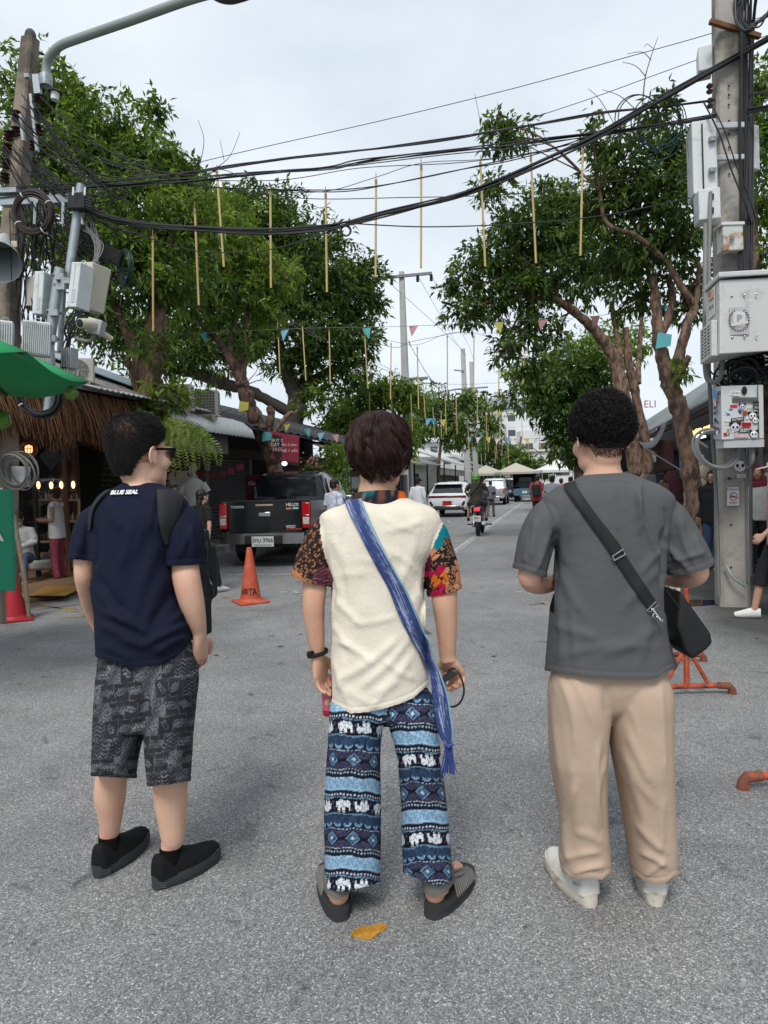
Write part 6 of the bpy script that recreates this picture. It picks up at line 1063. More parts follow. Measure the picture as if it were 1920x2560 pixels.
def hair_mat(name,c,rough=0.42): return M(name,c,rough,var=0.5,scale=30,spec=0.28)
def shoe(heel,yaw,L,parent,mu,ms,sc=1.0,sole=0.03,opening=0.085,style='low'):
 "a shoe standing on the ground: heel point, direction of the toe"
 Rm=Matrix.Rotation(-yaw,3,'Z');H=Vector((heel[0],heel[1],0))
 wd=lambda t: (0.036 + 0.013 * math.sin(min(1,max(0,(t - 0.1) / 0.75)) * math.pi) + 0.006 * t) * (1 if t < 0.75 else math.sqrt(max(0.02,1 - ((t - 0.75) / 0.26) ** 2)))
 def W(x,t,z): return H + Rm @ Vector((x * sc,(t - 0.04) * L,z))
 ms_=MB();rings=[]
 for z,g in ((0.0,0.92),(0.006,1.0),(sole * 0.6,1.06),(sole,1.0)):
  pts=[]
  for i in range(36):
   a=2 * math.pi * i / 36;sn=math.copysign(abs(math.sin(a)) ** .8,math.sin(a));t=0.49 + 0.5 * sn;x=(wd(min(t,.72)) if t < .72 else wd(.72)) * math.copysign(abs(math.cos(a)) ** (.5 if sn < 0 else .7),math.cos(a))
   pts.append(W(x * g,0.49 + (t - 0.49) * (1.0 + 0.04 * g),z + 0.018 * max(0,t - 0.72) ** 1.4 * 4))
  rings.append(pts)
 ms_.loft(rings);so=ms_.build('sole',ms,parent,angle=50)
 up=MB();rings=[]
 prof=((-0.012,0.62),(0.0,0.93),(0.03,1.04),(0.09,1.0),(0.16,0.94),(0.25,0.93),(0.34,0.98),(0.42,0.9),(0.52,0.74),(0.64,0.6),(0.76,0.52),(0.87,0.43),(0.95,0.3),(0.99,0.12))
 for t,hh in prof:
  h=hh * opening;ww=wd(max(t,0)) * (0.98 if t > 0.02 else 0.8 if t >= 0 else 0.5);r=[]
  for i in range(16):
   a=math.pi * i / 15;ca,sa=math.cos(a),math.sin(a)
   r.append(W(ww * math.copysign(abs(ca) ** 0.75,ca) * (1 - 0.12 * sa),t,sole * 0.85 + 0.018 * max(0,t - 0.72) ** 1.4 * 4 + h * sa ** 0.8))
  rings.append(r)
 up.loft(rings,cap=True,closed=True);uo=up.build('shoe',mu,parent,angle=60)
 return W,so,uo
def depth_of(o):
 me=o.data;V=np.empty(len(me.vertices) * 3,np.float32);me.vertices.foreach_get('co',V);V=V.reshape(-1,3).astype(float);x,y=pix(V);c=-(V @ _ICM[:3,:3].T + _ICM[:3,3])[:,2]
 def f(px,py,r=7):
  m=(abs(x - px) < r) & (abs(y - py) < r)
  return float(c[m].min()) if m.any() else None
 return f
def ribbon(mb,L,Rr,fn,off,thick,n=8,sub=4,fallback=None):
 L=cr(np.array(L,float),sub);Rr=cr(np.array(Rr,float),sub);rows=[];last=fallback
 for a,b in zip(L,Rr):
  dv=[]
  for i in range(n + 1):
   t=i / n;x,y=a[0] + (b[0] - a[0]) * t,a[1] + (b[1] - a[1]) * t;d=fn(x,y) if fn else None
   dv.append(d)
  ok=[d for d in dv if d is not None];last=min(ok) if ok else last
  m=np.array([d if d is not None else last for d in dv])
  rows.append((a,b,m))
 D=np.array([r[2] for r in rows])
 for _ in range(3):
  D2=D.copy();D2[1:-1]=np.minimum(D[1:-1],(D[:-2] + D[1:-1] + D[2:]) / 3);D2[:,1:-1]=(D2[:,:-2] + D2[:,1:-1] + D2[:,2:]) / 3;D=D2
 rings=[]
 for (a,b,_),dr in zip(rows,D):
  fr=[P(a[0] + (b[0] - a[0]) * i / n,a[1] + (b[1] - a[1]) * i / n,dr[i] - off - thick * (1 - abs(2 * i / n - 1) ** 4)) for i in range(n + 1)]
  bk=[P(a[0] + (b[0] - a[0]) * i / n,a[1] + (b[1] - a[1]) * i / n,dr[i] - off + 0.004) for i in range(n,-1,-1)]
  rings.append(fr + bk)
 mb.loft(rings);return len(rings),2 * (n + 1)
# ---------------------------------------------------------------- person in navy shirt
fa=Fig(2.52,.1);pa=thing('person','person in navy t-shirt, patterned cropped trousers and black shoes, backpack worn in front','person',G(385,2200))
b=MB();HA=fa.p(353,1137,0.0);RA=rotz(-R_(39));head(b,HA,RA,1.07)
fa.limb(b,[(350,1150,40,-.02),(352,1200,42,-.005),(352,1235,50,0.0),(352,1275,40,0.02)])
fa.body(b,[(1240,300,410,.05),(1275,250,455,.06),(1400,262,405,.07),(1560,262,430,.07),(1680,262,462,.08),(1740,270,460,.07)])
fa.limb(b,[(246,1318,20,.0),(217,1370,26,.0),(211,1420,25,.0),(213,1455,23.5,.02),(228,1520,20,.12),(252,1580,16,.2),(270,1610,15,.24)])
hand(b,fa.p(270,1608,.24),(0.5,0.5,-0.6),(-1,0,0.2),(0.3,1,0.3),1.0,0.5)
fa.limb(b,[(446,1320,24,.0),(457,1362,31,-.02),(462,1405,33,-.02),(467,1450,34,-.03),(478,1500,31.5,-.02),(490,1545,25,.0),(498,1578,18.5,.02),(499,1592,17,.025),(499,1604,11,.025)])
hand(b,fa.p(499,1592,.025),(-0.06,0.25,-1),(0.8,-0.6,0),(0.55,0.8,0.1),1.0,0.35,thumb=0.3)
A_SH=((250,2190,20),(396,2219,41))
for rows,q in zip(([(300,1690,48),(292,1800,42),(284,1890,38),(278,1945,40),(275,1990,40),(276,2040,31),(275,2075,25.5)],
    [(425,1690,50),(425,1800,44),(424,1890,42),(425,1950,44),(427,2000,42),(430,2050,36),(432,2095,30)]),A_SH): fa.leg(b,rows,q[:2],q[2],r=(24,24))
solid('body',b,0.0046,pa,SK_A,smooth=3)
SH_A=M('navy_jersey',(0.0085,0.0105,0.026),0.85,var=0.2,scale=5,bump=0.3,bscale=28,spec=0.15)
b=MB()
fa.body(b,[(1203,312,386,.055,-.005),(1213,300,400,.07),(1226,276,432,.088),(1244,248,456,.1),(1266,232,470,.11),(1300,228,468,.122),(1350,228,446,.13),(1411,230,440,.135),(1475,234,444,.14),(1520,242,456,.145),(1570,244,474,.15),(1620,247,476,.15),(1690,255,470,.148),(1720,255,468,.148)],pw=2.2)
fa.limb(b,[(275,1285,26,0),(238,1298,34,0),(218,1340,35,0),(208,1385,33,.0),(202,1425,34,.0),(199,1440,34,0)],flat=1.25)
A_IT=[(392,1225,372,1330,.005,9),(372,1225,330,1400,.004,12),(410,1235,396,1320,.005,8),(345,1260,300,1420,.004,14),(330,1300,300,1520,.004,16),(400,1350,330,1560,.005,18),(430,1420,360,1570,.005,16),
  (250,1480,330,1560,.008,12),(256,1530,380,1590,.008,12),(250,1560,350,1612,.006,12),(470,1560,360,1612,.008,11),(474,1590,390,1630,.006,9),(468,1520,420,1560,.006,10),(300,1600,430,1640,.005,14),(260,1610,330,1650,.005,12),
  (232,1320,232,1420,-.008,6),(438,1320,434,1430,-.012,7),(196,1350,190,1400,.005,8),(215,1300,205,1380,.004,9),(445,1300,452,1400,.004,10),(480,1310,488,1390,.005,8),(270,1245,310,1330,.004,12),(240,1440,310,1530,-.006,12),(440,1470,380,1560,-.005,12)]
sa_=solid('shirt',b,0.0048,pa,SH_A,cloth([(*q[:4],q[4] * 1.7,q[5]) for q in A_IT],[(fa.p(203,1398),(-0.12,-0.1,-0.987),.13,0,231)],([200,254,327,400,451,479,520],[1630,1646,1668,1664,1637,1600,1580]),wob=[(10,22,3,.003,(1,1,1.6))],grooves=[(300,1216,395,1218,-.002,3)]),smooth=8)
rim(sa_)
b=MB();fa.limb(b,[(425,1285,26,0),(452,1294,38,0),(464,1338,42,-.02),(463,1390,43,-.02),(463,1430,43,-.02),(463,1470,43,-.02)],flat=1.2)
sl_=solid('sleeve',b,0.0048,pa,SH_A,cloth([(445,1300,452,1400,.006,10),(480,1310,488,1390,.007,8),(470,1330,440,1400,.006,9)],[(fa.p(460,1413,-.02),(0.02,-0.1,-0.994),.3,0,900)]),smooth=6);rim(sl_)
def paint_shorts(V,N,x,y):
 n=len(V);u=x + 6 * np.sin(y / 37.0);v=y + 0.1 * (x - 350)
 cw,ch=34.0,46.0;ri=np.floor(v / ch);off=(ri % 2) * 17;ci=np.floor((u + off) / cw);fu=(u + off) / cw - ci;fv=v / ch - ri
 h=(np.sin(ci * 12.9898 + ri * 78.233) * 43758.5453) % 1;k=np.floor(h * 5)
 base=np.array([0.022,0.023,0.026]);light=np.array([0.21,0.225,0.25]);m=np.zeros(n)
 a=(fu - .5) * cw;bb=(fv - .5) * ch;rot=h * 6.28;a2=a * np.cos(rot) - bb * np.sin(rot);b2=a * np.sin(rot) + bb * np.cos(rot)
 leaf=((a2 / 7.5) ** 2 + (b2 / 15) ** 2 < 1);vein=(np.sin(b2 * 1.5 + abs(a2) * 1.1) > -0.15) & (abs(a2) > 0.8)
 m=np.where(k == 0,leaf * vein * 1.0,m)
 frond=(abs(a2) < 11 - abs(b2) * .5) & (np.sin(abs(a2) * .7 - b2 * 1.1) > 0.1) & (abs(b2) < 17);m=np.where(k == 1,frond * .85,m)
 leo=(np.sin(u * .9 + 2 * np.sin(v * .31)) * np.sin(v * .85 + 2 * np.sin(u * .27)) > -.1);m=np.where(k == 2,leo * .75,m)
 zz=(abs(((bb + 8 * abs((a / 9) % 2 - 1)) % 10) - 5) < 1.6) & (np.sin(u * 1.9) > -.5);m=np.where(k == 3,zz * .8,m)
 row=(abs(bb) < 4.5) & (abs(abs(((a + 100) % 8) - 4) - abs(bb) * .9) < 1.3) | (abs(abs(bb) - 8) < 1.7) & (np.sin(u * 1.6) > 0);m=np.where(k == 4,row * 1.0,m)
 line=((fu < .05) | (fv < .035));m=np.where(line,.45,m)
 m=m * (0.75 + 0.35 * np.sin(u * .13 + v * .07));m += 0.1 * (np.sin(u * 2.1) * np.sin(v * 2.3))
 return base + np.clip(m,0,1)[:,None] * (light - base)
b=MB()
fa.body(b,[(1600,252,470,.125),(1650,249,486,.13),(1700,246,494,.13),(1760,245,488,.125),(1810,255,480,.11)])
fa.body(b,[(1680,248,372,.115),(1740,245,372,.115),(1820,241,362,.11,.0),(1880,237,346,.1,.0),(1935,234,337,.092,.0),(1985,233,336,.09,.0)])
fa.body(b,[(1680,365,492,.118,-.02),(1740,364,488,.115,-.02),(1820,366,482,.108,-.02),(1880,369,478,.1,-.025),(1950,374,473,.092,-.03),(2005,376,471,.09,-.03)])
S_IT=[(362,1690,352,1830,-.012,12),(300,1690,270,1800,.005,12),(420,1690,400,1850,.005,14),(250,1720,330,1800,.005,10),(380,1760,470,1860,.006,12),(350,1820,260,1880,.005,10),(240,1890,330,1925,.005,8),(238,1915,320,1935,.005,6),(380,1890,465,1930,.006,9),(378,1935,460,1945,.004,6),(375,1830,440,1790,.005,12)]
solid('cropped_trousers',b,0.0034,pa,MV('charcoal_print',0.85,0.1),cloth(S_IT,hem=([200,234,335,352,353,375,420,470,500],[1940,1941,1946,1946,1966,1966,1962,1953,1950]),paint=paint_shorts,wob=[(8,30,5,.0016,(1,1,1.5))]),smooth=3)
BLK=M('black_knit',(0.008,0.008,0.009),0.75,var=0.2,scale=40,bump=0.3,bscale=700,spec=0.2);DGR=M('dark_rubber',(0.035,0.037,0.042),0.55,var=0.15,scale=12,bump=0.1,bscale=40)
for (hx,hy,yaw) in A_SH:
 W,so,uo=shoe(G(hx,hy),R_(yaw),0.278,pa,BLK,DGR,1.08,0.047,0.084)
 for z in (0.016,0.024,0.032):
  r=MB();r.tube([W(0.0395 * math.sin(a) * 1.07,0.06 + 0.06 * (1 - math.cos(a)) - 0.06,z) for a in np.linspace(-1.9,1.9,12)],0.0012,5);r.build('sole_groove',M('groove_grey',(0.075,0.078,0.085),0.5),pa)
 l=MB()
 for t in (0.42,0.46,0.50,0.54): l.tube([W(-0.022,t,0.098 - (t - .4) * .16),W(0,t + .015,0.108 - (t - .4) * .19),W(0.022,t,0.098 - (t - .4) * .16)],0.0035,6)
 l.build('lace',BLK,pa)
 m_=MB();fa.leg(m_,[],(hx,hy),yaw,r=(26.5,27.5,29),z=(.135,.1,.06));m_.build('sock',M('black_sock',(0.006,0.006,0.007),0.9,bump=0.3,bscale=600,spec=0.1),pa)
# hair, sunglasses, backpack straps
HM_A=hair_mat('hair_black',(0.010,0.0085,0.008),0.5)
class Scalp:
 "turned surface of a head of hair, in head coordinates"
 def __init__(s,tab,ysc,yoff,zb,zs,zf):
  t=cr(np.array(tab),8);s.z,s.r=t[:,0],t[:,1];s.s=np.concatenate([[0],np.cumsum(np.hypot(np.diff(s.z),np.diff(s.r)))]);s.ysc,s.yoff,s.lim=ysc,yoff,(zb,zs,zf)
 def pt(s,q,ph,k=1.0):
  r=np.interp(q,s.s,s.r) * k;z=np.interp(q,s.s,s.z);return np.stack([r * np.cos(ph),s.yoff + s.ysc * r * np.sin(ph),z * (1 if np.isscalar(k) and k == 1 else 1) - (1 - k) * .06],-1)
 def nrm(s,q,ph):
  e=.004;dr=np.interp(q + e,s.s,s.r) - np.interp(q - e,s.s,s.r);dz=np.interp(q + e,s.s,s.z) - np.interp(q - e,s.s,s.z)
  n=np.stack([-dz * np.cos(ph),-dz * np.sin(ph),dr],-1);return n / (np.linalg.norm(n,axis=-1,keepdims=True) + 1e-9)
 def end(s,ph):
  b=-np.sin(ph);zb,zs,zf=s.lim;z=np.where(b > 0,zs + (zb - zs) * np.clip(b * 1.5,0,1) ** 1.5,zs + (zf - zs) * np.clip(-b * 1.2,0,1));return np.interp(-z,-s.z,s.s)
 def cap(s,name,Hc,Rm,mat,k=.94,colour=None,cut=1.0):
  nu,nv=64,24;ph=np.linspace(0,2 * np.pi,nu,endpoint=False);V=[]
  for i in range(nv): V.append(s.pt(s.end(ph) * cut * (.02 + .98 * i / (nv - 1)),ph,k))
  V=np.concatenate(V);V=V @ np.array(Rm).T + np.array(Hc);Q=[(i * nu + j,i * nu + (j + 1) % nu,(i + 1) * nu + (j + 1) % nu,(i + 1) * nu + j) for i in range(nv - 1) for j in range(nu)]
  return link(name,qmesh(name,V,Q,True,[mat],None,None if colour is None else colour(V)))
 def short(s,n,lt,lb,lift,rnd=.35,keep=None,Hc=None,Rm=None,lo=0.0):
  ph=RNG.uniform(0,2 * np.pi,n);q=s.end(ph) * (lo + (1 - lo) * np.sqrt(RNG.random(n)));root=s.pt(q,ph,.95);nr=s.nrm(q,ph);up=np.clip(np.interp(q,s.s,s.z) / .11,0,1)
  tg=s.pt(q + .004,ph + .05) - s.pt(q,ph);tg /= np.linalg.norm(tg,axis=1)[:,None] + 1e-9;tg += RNG.normal(size=tg.shape) * rnd;tg /= np.linalg.norm(tg,axis=1)[:,None]
  L=(lb + (lt - lb) * up) * RNG.uniform(.6,1.15,n);out=[root + nr * (lift * L * up * math.sin(t * 2.4) + .003 * math.sin(t * 1.6))[:,None] + tg * (L * t)[:,None] for t in np.linspace(0,1,5)]
  A=np.stack(out,1) @ np.array(Rm).T + np.array(Hc)
  if keep is not None: A=A[keep(A)]
  return A
scA=Scalp([(.150,0),(.146,.035),(.128,.064),(.1,.081),(.06,.09),(.015,.09),(-.025,.083),(-.05,.074),(-.075,.062),(-.085,.055)],1.2,-.022,-.072,.012,.075)
def spot(A):
 x,y=pix(A if A.ndim == 2 else A[:,0]);return np.exp(-((x - 318) / 26) ** 2 - ((y - 1068) / 13) ** 2)
ca_=scA.cap('hair_base',HA,RA,MV('scalp_hair',0.7),.945,lambda V: np.array((0.012,0.010,0.009)) + spot(V)[:,None] * np.array((0.09,0.045,0.03)))
hs=strands('hair',scA.short(9000,.024,.010,.28,.3,lambda A: RNG.random(len(A)) > .72 * spot(A),HA,RA),0.0009,HM_A,pa)
ca_.parent=hs
def sunglasses(Hc,Rm,s,parent,mat,lens=True):
 m=MB()
 for q in (-1,1):
  m.tube([Vector(Hc) + Rm @ (Vector(p) * s) for p in ((q * .082,-.004,.016),(q * .081,.05,.017),(q * .073,.088,.016))],[(.0022,.0055)] * 2 + [(.0025,.008)],6,ref=(0,0,1) if False else (1,0,0))
  m.ell(Vector(Hc) + Rm @ (Vector((q * .036,.1,.008)) * s),(.032 * s,.006 * s,.022 * s),Rm @ Matrix.Rotation(-q * .25,3,'Z'),14,8)
 m.tube([Vector(Hc) + Rm @ (Vector(p) * s) for p in ((-.015,.104,.014),(.015,.104,.014))],.003,6);return m.build('sunglasses',mat,parent)
GLS=M('dark_plastic',(0.006,0.006,0.007),0.2,var=0,spec=0.6);sunglasses(HA,RA,1.07,pa,GLS)
NYL=M('black_nylon',(0.011,0.011,0.013),0.6,var=0.2,scale=20,bump=0.25,bscale=500,spec=0.35)
bp=thing('backpack','black backpack worn on the chest of the person in navy','backpack',fa.p(500,1590,.22))
b=MB();b.box(fa.p(448,1345,.27),(.22,.13,.07),rotz(-.35));b.box(fa.p(452,1430,.27),(.25,.17,.22),rotz(-.35));b.box(fa.p(444,1530,.27),(.24,.15,.2),rotz(-.35));b.box(fa.p(478,1480,.2),(.1,.06,.2),rotz(-.35))
solid('pack',b,0.008,bp,NYL,smooth=26)
b=MB()
for x0,y0,x1,y1 in ((506,1345,514,1420),(522,1352,530,1470),(514,1430,532,1490)): b.tube([P(x0,y0,2.58),P((x0 + x1) / 2 + 6,(y0 + y1) / 2,2.56),P(x1,y1,2.6)],.0045,6)
b.build('zip',M('black_plastic',(0.01,0.01,0.011),0.35,var=0.1),bp)
# ---------------------------------------------------------------- person in cream shirt
fb=Fig(2.34);pb=thing('person','person in cream shirt with printed sleeves and blue trousers printed with elephants','person',G(985,2290))
HB=fb.p(948,1140,0.0);RB=rotz(R_(2));b=MB();head(b,HB,RB,1.04)
fb.limb(b,[(946,1150,42,-.02),(943,1205,43,-.01),(943,1245,52,.0),(943,1290,50,.02)])
fb.body(b,[(1260,880,1010,.05),(1300,830,1070,.07),(1440,845,1050,.07),(1600,850,1050,.08),(1740,850,1070,.08),(1800,860,1070,.07)])
fb.limb(b,[(818,1352,22,0),(801,1388,32,0),(789,1440,31,-.01),(786,1480,29.5,-.02),(784,1512,28,-.02),(785,1545,26.5,-.01),(790,1590,22,.0),(793,1622,19.5,.01),(795,1640,18,.015),(795,1652,11,.015)])
hand(b,fb.p(795,1640,.015),(0.1,0.12,-1),(-0.75,-0.65,0),(0.5,0.85,0),1.0,0.4,thumb=0.5)
fb.limb(b,[(1080,1358,22,0),(1103,1400,33,0),(1109,1470,33,-.015),(1112,1510,31,-.02),(1116,1560,27,-.01),(1118,1605,23,.0),(1119,1638,21.5,.01),(1122,1655,21,.01)])
hand(b,fb.p(1119,1645,.01),(0.42,0.35,-0.82),(0.62,-0.7,0.35),(-0.75,0.4,0.2),1.0,0.95,thumb=1.0)
for rows,q in zip(([(885,1800,50),(880,2000,40),(872,2150,32)],[(1035,1800,50),(1060,2000,40),(1080,2150,32)]),((852,2292,-14),(1078,2286,32))): fb.leg(b,rows,q[:2],q[2],.05,(27,30),(.12,.06))
for hx,hy,yaw in ((852,2288,-14),(1078,2282,32)):
 q=G(hx,hy);dr=Vector((math.sin(R_(yaw)),math.cos(R_(yaw)),0));b.ell(q + Vector((0,0,.058)) + dr * .03,(.036,.042,.038));b.tube([q + dr * .03 + Vector((0,0,.07)),q + dr * .12 + Vector((0,0,.065)),q + dr * .21 + Vector((0,0,.05))],[.036,.034,.03],12)
solid('body',b,0.0046,pb,SK_B,smooth=3)
b=MB()
fb.body(b,[(1246,880,1024,.07,.0),(1256,862,1042,.085),(1268,826,1074,.1),(1284,800,1094,.11),(1313,797,1102,.118),(1364,804,1090,.122),(1411,815,1064,.123),(1468,826,1060,.123),(1538,828,1060,.124),(1600,828,1060,.127),(1660,828,1066,.13),(1720,826,1074,.134),(1790,826,1078,.134),(1820,826,1078,.134)],pw=2.35)
fb.limb(b,[(860,1318,30,0),(820,1330,42,0),(799,1368,45,0),(785,1415,50,0),(777,1465,54,0),(773,1490,55,0)],flat=1.1)
fb.limb(b,[(1040,1318,30,0),(1073,1330,40,0),(1091,1375,42,0),(1104,1430,44,0),(1112,1490,44,0),(1115,1520,44,0)],flat=1.15)
b.ell(fb.p(1070,1545,-.03),(.032,.05,.06))
def zone(px,py,seeds):
 s=np.array([q[:2] for q in seeds],float);i=np.argmin((px[:,None] - s[None,:,0]) ** 2 + (py[:,None] - s[None,:,1]) ** 2,1);return i,np.array([q[2] for q in seeds])[i]
def paint_cream(V,N,x,y):
 cream=np.array([0.70,0.64,0.53]);col=np.tile(cream,(len(V),1));col *= (1 + 0.035 * waves(V,8,60,2))[:,None]
 rz_=(x - 700) / .3165,(y - 1000) / .3165;zx,zy=rz_
 zx=zx + 5 * np.sin(zy * .06);zy=zy + 5 * np.sin(zx * .05)
 L_=x < np.interp(y,[1200,1285,1330,1364,1440,1470],[760,797,800,806,826,828]);L_ &= y > 1278
 dark=np.array([0.016,0.010,0.011]);tan=np.array([0.38,0.16,0.075]);pur=np.array([0.075,0.014,0.055]);
 a=np.sin(zx * .075 + 1.6 * np.sin(zy * .035)) + np.sin(zy * .08 + 1.6 * np.sin(zx * .04));line=abs(a - .55) < 0.2
 blob=(np.sin(zx * .085) * np.sin(zy * .08 + 1) > .8)
 c=np.where((line | blob)[:,None],tan,dark);s2=(zx - 330) ** 2 / 70 ** 2 + (zy - 1420) ** 2 / 110 ** 2 < 1
 c=np.where(s2[:,None],np.where((np.sin(zy * .45) > .4)[:,None] & (np.sin(zx * .6) > -.3)[:,None],tan * .7,pur),c)
 # border along the cuff
 t=(zx - 100) / 300;cuff=np.interp(zx,[95,200,300,405],[1330,1440,1490,1490]);db=cuff - zy
 c=np.where(((db < 42) & (zx < 240))[:,None],np.where(((((zx * .9 + 500) % 34) - 17) ** 2 + (db - 22) ** 2 < 130)[:,None],dark,tan),c)
 c=np.where((abs(db - 46) < 5)[:,None],dark,c)
 sp=np.sin(zx * .5) * np.sin(zy * .5) > .75;c=np.where(sp[:,None],c * .5 + tan * .25,c)
 col=np.where(L_[:,None],c,col)
 Rr=(x > np.interp(y,[1280,1313,1345,1375,1411,1470,1510],[1110,1106,1092,1078,1063,1061,1072])) & (y > 1300) & (y < 1520)
 teal=(0.0,0.16,0.20);tn=(0.50,0.21,0.10);bk=(0.012,0.009,0.010);mg=(0.10,0.006,0.03);orr=(0.55,0.14,0.012);red=(0.36,0.006,0.05)
 seeds=[(1255,1070,teal),(1285,1010,teal),(1245,1150,teal),(1300,1060,teal),(1205,1185,tn),(1215,1225,tn),(1320,1130,bk),(1290,1190,bk),(1255,1270,bk),(1345,1190,bk),(1300,1270,bk),(1365,1290,tn),(1345,1360,tn),(1390,1350,tn),(1360,1450,tn),(1400,1460,tn),(1345,1530,tn),(1170,1260,mg),(1165,1320,mg),(1215,1320,bk),(1250,1345,red),(1180,1380,red),(1225,1415,orr),(1285,1400,orr),(1210,1450,orr),(1255,1500,red),(1295,1540,red),(1210,1540,red),(1160,1440,bk),(1170,1510,bk)]
 i,c=zone(zx,zy,seeds);a=np.sin(zx * .065 + 2 * np.sin(zy * .032) + i) + np.sin(zy * .06 + 2 * np.sin(zx * .03))
 istan=np.isin(i,[4,5,11,12,13,14,15,16]);isbk=np.isin(i,[6,7,8,9,10,19]);isred=np.isin(i,[20,21,22,23,24,25,26,27])
 c=np.where((istan & ((abs(a) < .22) | ((abs(zx - 1352) < 26) & (np.sin(zx * .5) * np.sin(zy * .5) > -.1))))[:,None],np.array(bk),c)
 c=np.where((isbk & (np.sin(zx * .42) * np.sin(zy * .38) > .62))[:,None],np.array((.5,.26,.12)),c);c=np.where((isred & (abs(a) < .2))[:,None],np.array(bk),c)
 # seams between patches
 return np.where(Rr[:,None],c,col)
B_IT=[(868,1290,868,1520,-.003,7),(830,1340,870,1450,.005,12),(905,1330,880,1500,.003,14),(960,1330,1060,1300,.004,10),(950,1290,1040,1330,.003,9),(960,1370,1050,1440,.005,12),(1040,1340,990,1470,.004,12),(840,1500,900,1560,.006,10),(832,1560,880,1620,.007,10),(836,1600,930,1655,.006,10),(1000,1590,850,1700,.008,13),(1020,1600,900,1720,.007,12),(1030,1640,930,1740,.006,11),(860,1640,845,1730,.006,10),(880,1560,990,1540,.004,10),
  (1060,1420,1020,1520,.006,10),(1062,1470,1020,1600,.007,11),(840,1440,920,1430,.003,12),(830,1400,850,1480,.005,9),(1000,1420,1050,1500,.004,10),(900,1400,990,1390,.003,10),(860,1720,950,1770,.005,12),(960,1650,1040,1700,.006,10),(835,1650,870,1760,.006,10),(1000,1700,930,1768,.005,10),(800,1300,806,1364,-.003,4),(806,1364,826,1440,-.003,4),(1104,1316,1078,1374,-.003,4),(1078,1374,1062,1412,-.003,4),(826,1440,834,1520,-.008,6),(1062,1420,1062,1500,-.008,6),
  (770,1350,760,1440,.004,9),(800,1380,790,1450,.004,8),(1110,1350,1125,1460,.004,9),(1090,1400,1095,1470,.004,8)]
B_HEM=([700,824,840,877,915,960,1000,1035,1060,1085,1200],[1752,1757,1768,1784,1781,1772,1760,1745,1722,1697,1690])
sb_=solid('shirt',b,0.0040,pb,MV('cotton_cloth',0.9,0.2,90),cloth(B_IT,[(fb.p(778,1452),(-0.28,-0.05,-0.959),.16,0,829),(fb.p(1113,1480),(0.22,-0.05,-0.974),.15,1064,2000)],B_HEM,paint_cream,wob=[(14,55,3,.0011,(1,1,1)),(10,26,9,.0018,(1.6,1,1))]),smooth=6)
rim(sb_)
